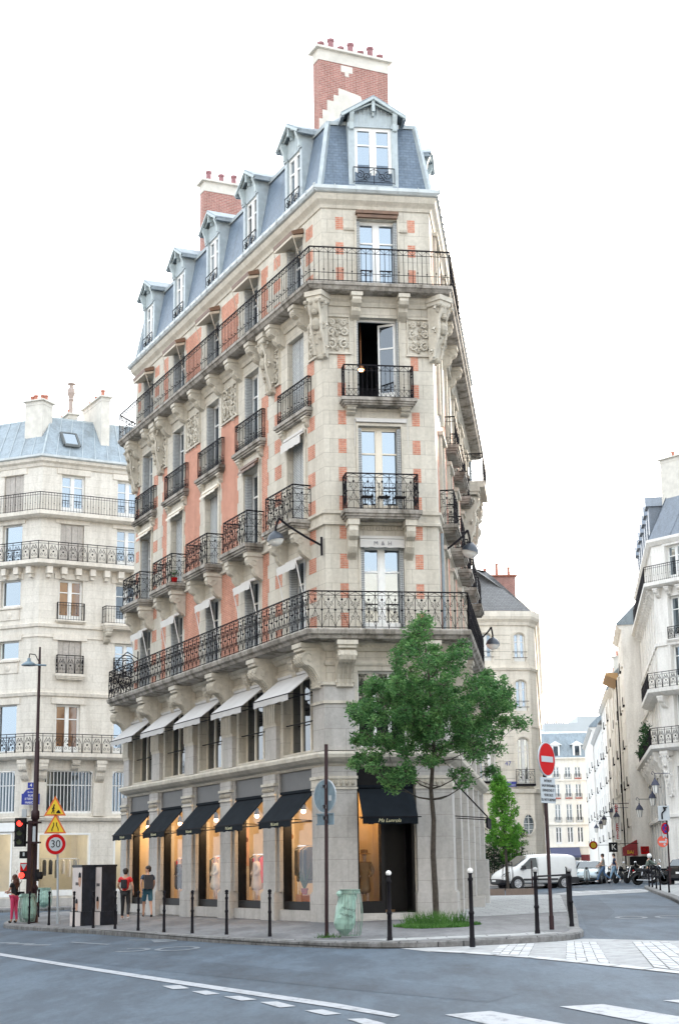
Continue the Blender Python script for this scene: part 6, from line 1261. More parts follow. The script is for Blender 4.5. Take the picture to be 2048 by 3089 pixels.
# litter bins: ribbed hoop frame with a green bag
M['bag'] = plain('translucent_green_bag', (.30, .47, .40), .3, 0, .22, 5, bmp=.15)
def binn(lab, x, y, h, r, sx=-.12, txt=True, bag=1.0, grp='green litter bins'):
    t_ = thing('litter_bin', lab, 'bin', (x, y, g(x, y)), grp); z = g(x, y); b_ = MB(); n = 22; rf = lambda f: r*(.82+.38*math.sin(math.pi*min(1, (1-f)*.78+.1)))
    for i in range(n):
        a = 2*math.pi*i/n; b_.path([(x+rf(f)*math.cos(a), y+rf(f)*math.sin(a), z+.05+(h-.05)*f) for f in (0, .12, .3, .5, .7, .9, 1)], .009)
    for f, q_ in ((0, .8), (1, 1), (.93, 1)): b_.path([(x+rf(f)*q_*math.cos(a), y+rf(f)*q_*math.sin(a), z+.05+(h-.05)*f) for a in [i*.2856 for i in range(23)]], .014)
    b_.build('hoops', col('grey_green_hoops', (.22, .30, .26), .5, .2), t_)
    m_ = MB(); rn = random.Random(int(x*10)); P_ = []
    for j in range(9):
        f = j/8; rr = [.30, .82, 1.0, 1.04, 1.0, .94, .86, .8, .80][j]*r*bag*.98; cx = x+sx*math.sin((1-f)*math.pi*.62)*bag; P_.append([(cx+rr*(1+rn.uniform(-.06, .06))*math.cos(2*math.pi*i/16), y-.03+rr*(1+rn.uniform(-.06, .06))*math.sin(2*math.pi*i/16), z+.07+(h-.06)*f) for i in range(16)])
    for j in range(8):
        for i in range(16): m_.q([P_[j][i], P_[j][(i+1) % 16], P_[j+1][(i+1) % 16], P_[j+1][i]])
    m_.q(P_[0]); k = [(x+(r*.86+(.05 if i % 2 else 0))*math.cos(2*math.pi*i/16), y+(r*.86)*math.sin(2*math.pi*i/16), z+h-.10+(.03 if i % 2 else 0)) for i in range(16)]
    for i in range(16): m_.q([P_[8][i], P_[8][(i+1) % 16], k[(i+1) % 16], k[i]])
    m_.ball((x-r*.9, y-.1, z+h-.08), .07, 7, (1.3, 1, 1)); m_.build('bag', M['bag'], t_, False)
    if txt:
        text_mesh('lettering', 'VIGILANCE', M['signblack'], .062, (x-.03, y-r*1.22-.03, z+h*.60), (.97, 0, -.26), (.26, 0, .97), t_); text_mesh('lettering', 'PROPRETE', M['signblack'], .066, (x-.07, y-r*1.25-.03, z+h*.47), (.97, 0, -.26), (.26, 0, .97), t_)
    return t_
binn('pale green see-through litter bag in a hoop bin beside the sign post at the kerb', .10, 35.55, 1.02, .235)
binn('green litter bag in a hoop bin at the foot of the traffic light', -10.86, 55.5, .98, .25, .04, False)
binn('mottled green litter bin on the far pavement by the boutique window', -14.9, 80.2, 1.0, .34, 0, False)
# two electricity cabinets pasted with posters
M['cab'] = plain('glossy_black_cabinet', (.010, .012, .018), .3, 0, .5, 6, spec=.35); M['poster'] = plain('poster_paper', (.66, .60, .58), .7, 0, .05)
for (x, w_, lab) in ((-8.19, .58, 'left black utility cabinet with a pasted portrait poster'), (-7.58, .50, 'right black utility cabinet with a narrow pasted poster')):
    t_ = thing('utility_cabinet', lab, 'cabinet', (x, 50.6, 0), 'black utility cabinets'); Fa = Fr((x, 50.5), (.80, .60), (.60, -.80)); Fw = Fr((x, 50.5), (-.93, .37), (-.37, -.93))
    # front face (poster) turned left-of-camera, black side turned right
    b_ = MB(); L_ = .62 if x < -8 else .36; b_.box(Fa, -.02, w_, -L_-.02, .0, .35, 1.78); b_.box(Fa, -.06, w_+.04, -L_-.06, .04, -.15, .42); b_.box(Fa, -.04, w_+.02, -L_-.04, .02, 1.78, 1.84); b_.build('body', M['cab'], t_)
    c0 = Fa.P(-.02, 0, 0); Fc = Fr((c0.x, c0.y), (-.60, .80), (-.80, -.60))
    pb = MB(); pb.box(Fc, .0, L_, 0, .012, .40, 1.76); pb.box(Fc, -.02, L_+.04, .04, .052, -.05, .40); po = pb.build('poster', M['poster'], t_)
    fb = MB()
    for cz, s_, u_ in (((1.40, .17, .12), (.62, .15, .30)) if x < -8 else ((.68, .15, .2),)): 
        fb = MB(); fb.extr_w(Fc, .012, .018, [(u_+s_*.55*math.cos(t), cz+s_*1.1*math.sin(t)*(1.25 if math.sin(t) < 0 else 1)) for t in [i*.4488 for i in range(14)]]); fb.build('portrait', M['skin'], po)
    fb = MB()
    for cz, s_, u_ in (((1.40, .17, .12), (.62, .15, .30)) if x < -8 else ((.68, .15, .2),)): fb.extr_w(Fc, .018, .022, [(u_-s_*.5, cz+s_*.3), (u_+s_*.5, cz+s_*.3), (u_+s_*.42, cz+s_*1.05), (u_, cz+s_*1.3), (u_-s_*.42, cz+s_*1.05)])
    for z_ in ((1.22, .36) if x < -8 else (1.18,)): [fb.box(Fc, .1+.07*j+(.1 if x < -8 else 0), .145+.07*j+(.1 if x < -8 else 0), .012, .018, z_, z_+.09) for j in range(3)]
    fb.build('printed_marks', M['signblack'], po)
# wall lamps on the corner building
def walllamp(lab, plate, head, r, tilt, grp='bracket lamps on the corner building'):
    p = Vector(plate); h = Vector(head); t_ = thing('wall_lamp', lab, 'street lamp', p, grp); b_ = MB(); d = (h-p); b_.bar(p-Vector((0, 0, .28)), p+Vector((0, 0, .28)), .05, cap=True)
    q_ = [p+Vector((0, 0, .02)), p+d*.35+Vector((0, 0, .22)), p+d*.72+Vector((0, 0, .42+r*.2)), p+d*.93+Vector((0, 0, .42+r)), h+Vector((0, 0, r*1.5)), h+Vector((0, 0, r))]; b_.path([tuple(a) for a in q_], .035, 6); b_.build('arm', M['iron'], t_)
    ax = (Vector((0, 0, 1))+tilt).normalized(); b_ = MB(); b_.lathe(h, [(r*1.04, -.02), (r*1.02, .03), (r*.9, r*.42), (r*.62, r*.78), (r*.25, r*.98), (.04, r*1.08)], 18, ax=ax); b_.build('lamp_shade', col('dark_blue_enamel', (.045, .055, .07), .35, .2), t_, True)
    b_ = MB(); b_.lathe(h, [(r*.98, -.02), (r*.86, -r*.36), (r*.55, -r*.66), (.02, -r*.8)], 18, ax=ax); b_.build('glass_bowl', frosted_bowl(), t_, True); return t_
def frosted_bowl():  # plain frosted glass without emission
    if 'bowl' not in M: M['bowl'] = plain('frosted_glass_bowl', (.75, .74, .70), .25, 0, .05)
    return M['bowl']
walllamp('dish lamp on a long black arm reaching out left from the building corner', FL.P(.10, .08, 11.05), FL.P(.45, 1.42, 11.22), .25, Vector((-.15, 0, 0)))
walllamp('dish lamp on a black arm at the right corner, against the white sky', (3.2, 48.4, 11.22), (4.10, 48.7, 11.32), .27, Vector((.25, 0, 0)))
walllamp('farther dish lamp low on the right flank, above the tree', (5.35, 62, 10.3), (6.0, 62, 10.22), .27, Vector((.05, 0, 0)))
# lanterns along the far street
lan = None
for i, (x, y, z, lab) in enumerate(((17.96, 92, 6.0, 'nearest lantern on the big right building, highest and largest'), (19.3, 100, 5.6, 'second lantern, just left of and below the largest one'), (19.0, 103, 5.0, 'hanging lantern on a curled bracket left of the second one'), (20.4, 120, 5.1, 'lantern beside the BRASSERIE sign'), (20.9, 125, 5.6, 'lantern left of the downpipe, higher than its neighbours'), (22.7, 140, 5.5, 'lantern in the middle distance of the far street'), (24.0, 150, 5.4, 'small lantern second from the end of the far street'), (25.9, 165, 5.4, 'smallest and farthest lantern of the far street'))):
    if lan is None:
        lan = thing('wall_lantern', '', 'street lamp', (0, 0, 0), 'lanterns along the far street'); b_ = MB(); b_.lathe((0, 0, 0), [(.05, -.36), (.13, -.33), (.20, .12)], 6); b_.build('lantern_glass', M['bowl'], lan); b_ = MB(); b_.lathe((0, 0, .12), [(.26, 0), (.16, .22), (.05, .34), (.05, .42), (.0, .46)], 6); b_.bar((0, 0, .5), (0, 0, .8), .02); b_.bar((0, 0, .8), (.9, .1, .8), .025); b_.path([(.0, 0, .8), (-.12, 0, .92), (-.2, 0, .8), (-.1, 0, .72)], .02)
        for k in range(6): a = k*1.0472; b_.bar((.13*math.cos(a), .13*math.sin(a), -.33), (.20*math.cos(a), .20*math.sin(a), .12), .012)
        b_.build('lantern_cap', col('blue_black_metal', (.04, .045, .075)), lan); o = lan
    else: o = copy_tree(lan)
    o.location = (x, y, z); o['label'] = 'black glass-paned lantern, '+lab
# signs down the street
t_ = thing('vertical_sign', 'white vertical shop sign reading BRASSERIE in red', 'sign', (20.85, 121, 5)); Fz = Fr((20.55, 120.8), (.93, -.37), (-.37, -.93)); b_ = MB(); b_.box(Fz, -.26, .26, -.08, 0, 3.55, 6.15); b_.build('panel', M['white'], t_)
for i, c in enumerate('BRASSERIE'): text_mesh('lettering', c, M['red'], .44, Fz.P(0, .02, 6.0-.28*i), (.93, -.37, 0), (0, 0, 1), t_)
b_ = MB(); b_.bar(Fz.P(.2, -.04, 6.25), Fz.P(1.2, -.6, 6.25), .03); b_.build('bracket', M['iron'], t_)
t_ = thing('square_sign', 'black square hanging sign with a white K', 'sign', (19.1, 116, 3)); Fz = Fr((19.35, 116), (.98, -.2), (-.2, -.98)); b_ = MB(); b_.box(Fz, -.31, .31, -.06, 0, 2.62, 3.3); b_.build('panel', M['signblack'], t_); text_mesh('lettering', 'K', M['white'], .55, Fz.P(.05, .01, 2.95), (.98, -.2, 0), (0, 0, 1), t_); b_ = MB(); b_.bar(Fz.P(.3, -.03, 3.2), Fz.P(1.8, -.03, 3.2), .03); b_.build('bracket', M['iron'], t_)
t_ = thing('round_sign', 'round shop sign, yellow with a red rim, at the far end of the street', 'sign', (21.6, 140, 3.4)); Fz = Fr((21.65, 140), (1, 0), (0, -1)); b_ = MB(); disc(b_, Fz, (0, 3.45), .36, -.05, 0, 16); b_.build('rim', M['red'], t_); b_ = MB(); disc(b_, Fz, (0, 3.45), .24, 0, .02, 16); b_.build('face', M['signyellow'], t_); b_ = MB(); b_.bar((21.7, 140.02, 3.45), (24.0, 140.02, 3.45), .03); b_.build('bracket', M['iron'], t_)
t_ = thing('shop_awning', 'dark red box awning lettered BAR over a narrow doorway', 'awning', (21, 119, 3)); Fz = Fr(F1.P(3.0, 0, 0), F1.d, F1.n); b_ = MB(); b_.extr_u(Fz, -3.2, -1.4, [(-.3, 3.5), (.75, 2.95), (.75, 2.35), (-.3, 2.35)]); b_.build('canopy', col('crimson_canvas', (.26, .02, .025)), t_); text_mesh('lettering', 'BAR', M['signyellow'], .34, Fz.P(-3.22, .15, 2.6), (1, 0, 0), (0, 0, 1), t_)
t_ = thing('neon_sign', 'red fascia sign with cut-out letters beside the dark café entrance', 'sign', (20.9, 117, 3)); b_ = MB(); b_.box(Fr((20.9, 116.6), (1, 0), (0, -1)), .55, 1.15, -.1, 0, 2.45, 3.0); b_.build('panel', M['red'], t_); text_mesh('lettering', 'OI', M['signblack'], .5, (21.75, 116.58, 2.74), (1, 0, 0), (0, 0, 1), t_)
q0 = MB(); q0.box(Fr((20.9, 116.9), (1, 0), (0, -1)), -.2, 2.4, -.3, .0, .6, 2.3); q0.build('cafe_door', M['frame_black'], h1)
t_ = thing('parking_sign', 'blue and red round no parking sign on a dark pole by the big right building', 'road sign', (17.05, 85, .5)); Fz = Fr((16.98, 85), (.8, .6), (.6, -.8)); b_ = MB(); b_.bar((17.1, 85.05, .3), (17.1, 85.05, 4.75), .045, n=8, cap=True); b_.build('pole', M['pole'], t_)
b_ = MB(); disc(b_, Fz, (0, 3.51), .30, 0, .02); b_.build('rim', M['red'], t_); b_ = MB(); disc(b_, Fz, (0, 3.51), .23, 0, .026); b_.build('face', M['plateblue'], t_); b_ = MB(); b_.bar(Fz.P(-.18, .025, 3.69), Fz.P(.18, .025, 3.33), .03); b_.bar(Fz.P(.18, .025, 3.69), Fz.P(-.18, .025, 3.33), .03); b_.build('cross', M['red'], t_); b_ = MB(); b_.box(Fz, -.24, .24, 0, .02, 3.02, 3.16); b_.build('plate', M['signwhite'], t_)
t_ = thing('arrow_sign', 'white panel with a black bent arrow above the no parking sign', 'road sign', (17.1, 85, 4)); b_ = MB(); b_.box(Fr((16.95, 84.97), (.9, -.4), (-.4, -.9)), -.3, .3, -.04, 0, 3.92, 4.7); b_.build('panel', M['signwhite'], t_); b_ = MB(); Fy = Fr((16.95, 84.97), (.9, -.4), (-.4, -.9)); b_.path([Fy.P(a, .01, c) for a, c in ((-.1, 4.0), (-.1, 4.3), (.12, 4.5))], .045); b_.bar(Fy.P(.0, .01, 4.55), Fy.P(.22, .01, 4.62), .12, .01); b_.build('arrow', M['signblack'], t_)
t_ = thing('no_entry_sign', 'small orange-red no entry sign with a peeling sticker, low on the right pole', 'road sign', (16.8, 84.9, 2.8)); b_ = MB(); Fy = Fr((16.8, 84.9), (1, .1), (.1, -1)); disc(b_, Fy, (0, 2.83), .29, -.03, 0); b_.build('sign_face', plain('faded_red', (.58, .09, .05), .5, 0, .05), t_); b_ = MB(); b_.box(Fy, -.2, .2, 0, .008, 2.77, 2.86); disc(b_, Fy, (.08, 2.68), .06, 0, .009, 8); disc(b_, Fy, (.17, 2.92), .05, 0, .009, 8); b_.build('white_bar', M['signwhite'], t_)
# thin post behind the van and hoop blocks
for x, y, lab in ((7.2, 86.5, 'thin dark post with white bands in front of the railings'), (9.55, 82.5, 'thin dark post at the kerb before the van front wheel')):
    t_ = thing('marker_post', lab, 'post', (x, y, .45)); b_ = MB(); b_.bar((x, y, g(x, y)), (x, y, g(x, y)+(2.05 if x < 8 else 1.5)), .035, n=8, cap=True); b_.build('post', M['pole'], t_)
    if x < 8: b_ = MB(); b_.bar((x, y, 2.0), (x, y, 2.5), .05, n=8); b_.build('bands', M['signwhite'], t_)
# ------------------------------------------------------------------ people (one skinned surface each, clothes as children)
def skin_obj(name, nodes, edges, mat, par, xf, lev=2):
    ks = list(nodes); me = bpy.data.meshes.new(name+'_s'); me.from_pydata([tuple(xf @ Vector(nodes[k][0])) for k in ks], [(ks.index(a), ks.index(b)) for a, b in edges], [])
    o = bpy.data.objects.new(name+'_s', me); S.collection.objects.link(o); o.modifiers.new('s', 'SKIN'); sb = o.modifiers.new('b', 'SUBSURF'); sb.levels = lev; sb.render_levels = lev
    for i, k in enumerate(ks):
        r = nodes[k][1]; me.skin_vertices[0].data[i].radius = (r, r) if not isinstance(r, tuple) else r; me.skin_vertices[0].data[i].use_root = (i == 0)
    bpy.context.view_layer.update(); m2 = bpy.data.meshes.new_from_object(o.evaluated_get(bpy.context.evaluated_depsgraph_get())); bpy.data.objects.remove(o)
    q_ = bpy.data.objects.new(name, m2); m2.name = name; link(q_, par); off = ORG.get(q_.name, Vector((0, 0, 0)))
    for v in m2.vertices: v.co -= off
    m2.materials.clear(); m2.materials.append(M[mat]); m2.polygons.foreach_set('use_smooth', [True]*len(m2.polygons)); return q_
def person(label, x, y, head, h=1.76, pose=None, top='tee', topm=None, botm=None, bot='long', shoem=None, hairm=None, hair='short', pack=None, fem=False, z=None, group=None, look=0):
    """local axes: +x to the figure's left-hand side seen from behind ... +y is the walking direction"""
    z = g(x, y) if z is None else z; t_ = thing('person', label, 'person', (x, y, z), group); s = h/1.76
    xf = Matrix.Translation((x, y, z)) @ Matrix.Rotation(R(head), 4, 'Z') @ Matrix.Scale(s, 4); P = dict(
        pel=(0, 0, .94), wst=(0, .0, 1.08), chs=(0, .0, 1.28), nb=(0, -.01, 1.46), nk=(0, .01, 1.53), hd=(0, .03, 1.61), ht=(0, .02, 1.70),
        sL=(-.17, -.01, 1.42), eL=(-.23, -.02, 1.15), wL=(-.24, .08, .91), sR=(.17, -.01, 1.42), eR=(.23, -.02, 1.15), wR=(.24, .08, .91),
        hL=(-.09, 0, .90), kL=(-.10, .02, .50), aL=(-.10, 0, .09), tL=(-.11, .14, .035), hR=(.09, 0, .90), kR=(.10, .02, .50), aR=(.10, 0, .09), tR=(.11, .14, .035))
    P.update(pose or {}); V_ = {k: Vector(v) for k, v in P.items()}; f = .88 if fem else 1
    rr = dict(pel=.105, wst=.10*f, chs=.115*f, nb=.065, nk=.052, hd=.082, ht=.072, sL=.052*f, eL=.040*f, wL=.027, sR=.052*f, eR=.040*f, wR=.027, hL=.082, kL=.054, aL=.036, tL=.03, hR=.082, kR=.054, aR=.036, tR=.03)
    N_ = {k: (tuple(V_[k]), rr[k]) for k in V_}; E_ = [('pel', 'wst'), ('wst', 'chs'), ('chs', 'nb'), ('nb', 'nk'), ('nk', 'hd'), ('hd', 'ht')]
    for q_ in 'LR': E_ += [('chs', 's'+q_), ('s'+q_, 'e'+q_), ('e'+q_, 'w'+q_), ('pel', 'h'+q_), ('h'+q_, 'k'+q_), ('k'+q_, 'a'+q_), ('a'+q_, 't'+q_)]
    fwd_ = Vector((math.sin(R(look)), math.cos(R(look)), 0)); sd_ = Vector((fwd_.y, -fwd_.x, 0)); hd = V_['hd']
    N_['nose'] = (tuple(hd+fwd_*.098-Vector((0, 0, .005))), .011); E_ += [('hd', 'nose')]; N_['chin'] = (tuple(hd+fwd_*.055-Vector((0, 0, .075))), .036); E_.append(('hd', 'chin'))
    for q_, sg in (('L', -1), ('R', 1)):      # palm, four fingers and a thumb
        w_ = V_['w'+q_]; d = (w_-V_['e'+q_]).normalized(); sdv = Vector((0, 1, 0)) if abs(d.y) < .8 else Vector((0, 0, 1)); N_['p'+q_] = (tuple(w_+d*.06), .030); E_.append(('w'+q_, 'p'+q_))
        for i in range(4):
            L_ = (.072, .082, .078, .062)[i]; a = w_+d*.085+sdv*(.026-.017*i); b = a+d*L_*.55; c = b+(d*.7+Vector((-sg*.6, 0, 0))).normalized()*L_*.5
            for n_, p_, r_ in (('a', a, .010), ('b', b, .009), ('c', c, .0075)): N_[f'f{q_}{i}{n_}'] = (tuple(p_), r_)
            E_ += [('p'+q_, f'f{q_}{i}a'), (f'f{q_}{i}a', f'f{q_}{i}b'), (f'f{q_}{i}b', f'f{q_}{i}c')]
        a = w_+d*.035+sdv*.034; b = a+(d+sdv*.7).normalized()*.045; N_[f'th{q_}a'] = (tuple(a), .011); N_[f'th{q_}b'] = (tuple(b), .009); E_ += [('p'+q_, f'th{q_}a'), (f'th{q_}a', f'th{q_}b')]
    skin_obj('body', N_, E_, 'skin', t_, xf)
    ey = MB()
    for sg in (-1, 1): ey.ball(xf @ (hd+fwd_*.076+sd_*sg*.030+Vector((0, 0, .022))), .010, 6); 
    ey.bar(xf @ (hd+fwd_*.083+sd_*.02-Vector((0, 0, .040))), xf @ (hd+fwd_*.083-sd_*.02-Vector((0, 0, .040))), .006); ey.build('face_features', col('dark_features', (.06, .03, .03)), t_)
    er = MB()
    for sg in (-1, 1): er.ball(xf @ (hd+sd_*sg*.082), .022, 6, (.5, 1, 1.4))
    er.build('ears', M['skin'], t_)
    # garments
    sub = lambda keys, grow, extra=None: {k: ((extra or {}).get(k, tuple(V_[k])), rr[k]+grow) for k in keys}
    nb2 = tuple(V_['nb']-Vector((0, 0, .02))); T_ = sub(['pel', 'wst', 'chs', 'nb', 'sL', 'sR'], .020, {'nb': nb2}); TE = [('pel', 'wst'), ('wst', 'chs'), ('chs', 'nb'), ('chs', 'sL'), ('chs', 'sR')]
    T_['pel'] = (tuple(V_['pel']+Vector((0, 0, .0))), .128 if not fem else .115)
    for q_ in 'LR':
        m_ = V_['s'+q_].lerp(V_['e'+q_], .62); T_['m'+q_] = (tuple(m_), .062*f); TE.append(('s'+q_, 'm'+q_))
        if top == 'jacket':
            T_['e'+q_] = (tuple(V_['e'+q_]), .058); T_['w'+q_] = (tuple(V_['w'+q_]), .045); TE += [('m'+q_, 'e'+q_), ('e'+q_, 'w'+q_)]
    skin_obj('jacket' if top == 'jacket' else 'shirt', T_, TE, topm, t_, xf)
    B_ = {'pel': (tuple(V_['pel']), .120), 'hL': (tuple(V_['hL']), .098), 'hR': (tuple(V_['hR']), .098)}; BE = [('pel', 'hL'), ('pel', 'hR')]
    for q_ in 'LR':
        if bot == 'shorts': m_ = V_['h'+q_].lerp(V_['k'+q_], .9); B_['m'+q_] = (tuple(m_), .088); BE.append(('h'+q_, 'm'+q_))
        else: B_['k'+q_] = (tuple(V_['k'+q_]), .070 if not fem else .062); B_['a'+q_] = (tuple(V_['a'+q_]+Vector((0, 0, .03))), .052 if not fem else .042); BE += [('h'+q_, 'k'+q_), ('k'+q_, 'a'+q_)]
    skin_obj('shorts' if bot == 'shorts' else 'trousers', B_, BE, botm, t_, xf)
    for q_ in 'LR':
        d = (V_['t'+q_]-V_['a'+q_]); skin_obj('shoe', {'a': (tuple(V_['a'+q_]-Vector((0, 0, .02))), .050), 'b': (tuple(V_['a'+q_]+d*.5-Vector((0, 0, .0))), .048), 'c': (tuple(V_['t'+q_]+Vector((0, 0, .012))), .042)}, [('a', 'b'), ('b', 'c')], shoem, t_, xf)
    if hair == 'helmet':
        hb_ = MB(); hb_.ball(xf @ (hd+Vector((0, -.005, .045))), .145*s, 16, (1, 1.05, 1)); hb_.build('helmet', M['white'], t_, True)
    else:
        hm_ = MB(); hm_.ball(xf @ (hd+Vector((0, 0, .055))-fwd_*.024), .104*s, 12, (1, 1, .86)); hm_.ball(xf @ (hd-Vector((0, 0, .005))-fwd_*.045), .082*s, 10)
        if hair == 'long':
            for dz, q_ in ((.06, .10), (.15, .125), (.25, .12), (.33, .09)): hm_.ball(xf @ (hd-Vector((0, 0, dz))-fwd_*.085), q_*s, 9)
        hm_.build('hair', M[hairm], t_, True)
        if hair == 'long':
            cb_ = MB(); rn = random.Random(4)
            for i in range(120):
                p = hd+Vector((rn.gauss(0, .075), -.07+rn.gauss(0, .05), -.12+rn.gauss(0, .12)))-fwd_*.03; cb_.path([xf @ (p+Vector((.018*math.cos(j*1.3+i), .018*math.sin(j*1.3+i), -.03*j))) for j in range(5)], .009)
            cb_.build('curls', M[hairm], t_)
    return t_, xf, V_
col('red_cotton', (.62, .018, .02)); col('black_cloth', (.016, .016, .019)); col('navy_cotton', (.022, .035, .085)); col('dark_blue_tee', (.03, .055, .10)); col('teal_shorts', (.035, .13, .19)); col('pink_trousers', (.66, .055, .15)); col('white_shoe', (.72, .72, .72)); col('black_shoe', (.02, .02, .02)); col('dark_hair', (.022, .015, .012)); col('auburn_hair', (.10, .035, .02)); col('grey_tee', (.24, .23, .20)); col('blue_jeans', (.06, .12, .22)); col('pale_jeans', (.20, .32, .44)); col('green_jacket', (.10, .13, .11)); col('black_bag', (.018, .018, .024), .4); col('dark_navy_cloth', (.02, .03, .06))  # the last colour is a plain darker navy cloth
walk = dict(hL=(-.09, .01, .90), kL=(-.10, .20, .52), aL=(-.10, .27, .12), tL=(-.10, .42, .09), hR=(.09, -.01, .90), kR=(.10, -.06, .50), aR=(.10, -.34, .17), tR=(.10, -.27, .04), eL=(-.24, -.12, 1.17), wL=(-.22, -.16, .93), eR=(.24, .06, 1.16), wR=(.21, .24, .98))
m1, xf, V_ = person('man in a red T-shirt and black trousers walking away with a black backpack', -7.5, 55.3, -8, 1.74, dict(kL=(-.10, .05, .50), aL=(-.13, .10, .09), tL=(-.15, .24, .035), kR=(.11, .04, .50), aR=(.16, -.20, .14), tR=(.17, -.12, .04), eL=(-.27, -.02, 1.16), wL=(-.24, .20, 1.02), eR=(.26, -.02, 1.16), wR=(.25, .10, .95)), 'tee', 'red_cotton', 'black_cloth', 'long', 'white_shoe', 'dark_hair')
b_ = MB(); b_.box(Fr((0, 0), (1, 0), (0, 1)), -.095, .095, -.26, -.10, 1.06, 1.36); b_.box(Fr((0, 0), (1, 0), (0, 1)), -.065, .065, -.29, -.26, 1.08, 1.2); b_.v = [xf @ v for v in b_.v]; o = b_.build('backpack', M['black_bag'], m1); bv = o.modifiers.new('b', 'BEVEL'); bv.width = .04; bv.segments = 3
m2, xf, V_ = person('dark-haired man in navy T-shirt and teal shorts walking away, looking left, black backpack', -6.85, 56.2, 14, 1.80, walk, 'tee', 'dark_blue_tee', 'teal_shorts', 'shorts', 'black_shoe', 'dark_hair', look=-95)
b_ = MB(); b_.box(Fr((0, 0), (1, 0), (0, 1)), -.15, .15, -.32, -.12, .98, 1.44); b_.v = [xf @ v for v in b_.v]; o = b_.build('backpack', M['black_bag'], m2); bv = o.modifiers.new('b', 'BEVEL'); bv.width = .05; bv.segments = 3
w1, xf, V_ = person('woman with long curly auburn hair, black top and bright pink trousers standing at the kerb', -11.55, 56.6, 62, 1.66, dict(eL=(-.20, .08, 1.17), wL=(-.12, .28, 1.12), eR=(.20, .05, 1.16), wR=(.10, .26, 1.10), kL=(-.07, .03, .50), aL=(-.06, .06, .07), tL=(-.06, .20, .03), kR=(.08, -.02, .50), aR=(.09, -.06, .07), tR=(.10, .08, .03)), 'tee', 'black_cloth', 'pink_trousers', 'long', 'black_shoe', 'auburn_hair', 'long', fem=True)
b_ = MB(); b_.box(Fr((0, 0), (1, 0), (0, 1)), .10, .26, -.26, -.02, .92, 1.12); b_.path([(.17, -.1, 1.12), (.16, -.1, 1.40), (-.02, -.08, 1.47)], .012); b_.v = [xf @ v for v in b_.v]; b_.build('shoulder_bag', M['black_bag'], w1)
person('pedestrian in a grey-green T-shirt and dark blue jeans striding left across the far street', 16.1, 100.6, 84, 1.78, dict(walk, kL=(-.10, .26, .53), aL=(-.10, .40, .10), tL=(-.10, .54, .06), aR=(.10, -.42, .18), tR=(.10, -.34, .05), eL=(-.25, .12, 1.2), wL=(-.22, .34, 1.04)), 'tee', 'grey_tee', 'blue_jeans', 'long', 'white_shoe', 'dark_hair')
person('pedestrian in a navy T-shirt and pale jeans striding left just behind his companion', 16.85, 100.9, 80, 1.78, dict(walk, aL=(-.10, .32, .10), tL=(-.10, .46, .06)), 'tee', 'navy_cotton', 'pale_jeans', 'long', 'white_shoe', 'dark_hair')
# ------------------------------------------------------------------ vehicles
def loft(mb, st, X, rings=None):
    """st: (x, zb, zbelt, zt, wb, wt)"""
    rr = []
    for x, zb, zm, zt_, wb_, wt_ in st:
        pts = [(-wb_*.86, zb), (-wb_, zb+.10), (-wb_, zm), (-(wb_*.15+wt_*.85), zm+(zt_-zm)*.86), (-wt_*.86, zt_), (0, zt_+.02), (wt_*.86, zt_), ((wb_*.15+wt_*.85), zm+(zt_-zm)*.86), (wb_, zm), (wb_, zb+.10), (wb_*.86, zb)]; rr.append([X @ Vector((x, p[0], p[1])) for p in pts])
    for a, b in zip(rr, rr[1:]):
        for i in range(len(a)): mb.q([a[i], a[(i+1) % len(a)], b[(i+1) % len(a)], b[i]])
    mb.q(rr[0]); mb.q(rr[-1])
def weld(o, lev=1):
    import bmesh
    bm = bmesh.new(); bm.from_mesh(o.data); bmesh.ops.remove_doubles(bm, verts=bm.verts, dist=.001); bmesh.ops.recalc_face_normals(bm, faces=bm.faces); bm.to_mesh(o.data); bm.free(); o.data.polygons.foreach_set('use_smooth', [True]*len(o.data.polygons))
    if lev: s_ = o.modifiers.new('s', 'SUBSURF'); s_.levels = lev; s_.render_levels = lev
M['vanwhite'] = plain('van_white_paint', (.72, .72, .70), .28, 0, .03); M['blackplastic'] = plain('black_plastic', (.022, .022, .024), .55, 0, .1); M['tyre'] = plain('tyre_rubber', (.018, .018, .018), .8, 0, .1); M['hub'] = plain('silver_hub', (.45, .45, .46), .35, .4, .05); M['carglass'] = glassmat('car_glass', (.55, .6, .62), (.015, .018, .02), (.16, .16)); M['chrome'] = plain('chrome', (.7, .7, .7), .15, 1, 0)
def wheel(par, X, x, y, r, w_=.2):
    sg = 1 if y > 0 else -1; b_ = MB(); ax = X.to_3x3() @ Vector((0, sg, 0)); c = X @ Vector((x, y-sg*w_, r)); b_.lathe(c, [(r*.6, 0), (r*.93, .01), (r, .05), (r, w_-.05), (r*.93, w_), (r*.66, w_-.005)], 20, ax=ax); o = b_.build('wheel', M['tyre'], par)
    b_ = MB(); b_.lathe(c, [(r*.70, w_-.03), (r*.70, w_+.012), (r*.62, w_+.004), (r*.26, w_+.002), (r*.2, w_+.02), (.01, w_+.022)], 20, ax=ax); b_.build('wheel_rim', M['hub'], o); 
    b_ = MB()
    for i in range(8): a = i*.785; e1 = X.to_3x3() @ Vector((math.cos(a), 0, math.sin(a))); b_.ball(c+ax*(w_+.002)+e1*r*.46, r*.07, 5)
    b_.build('rim_slots', M['blackplastic'], o)
def arch(par, X, x, y, r, rz=.34):
    b_ = MB(); ax = X.to_3x3() @ Vector((0, 1 if y > 0 else -1, 0)); b_.lathe(X @ Vector((x, y*.80, rz)), [(r, 0), (r, abs(y)*.20+.006)], 22, ax=ax); b_.build('wheel_arch', M['blackplastic'], par)
VX = Matrix.Translation((11.05, 94.6, g(11.05, 94.6)+RD)) @ Matrix.Rotation(R(180+19), 4, 'Z')
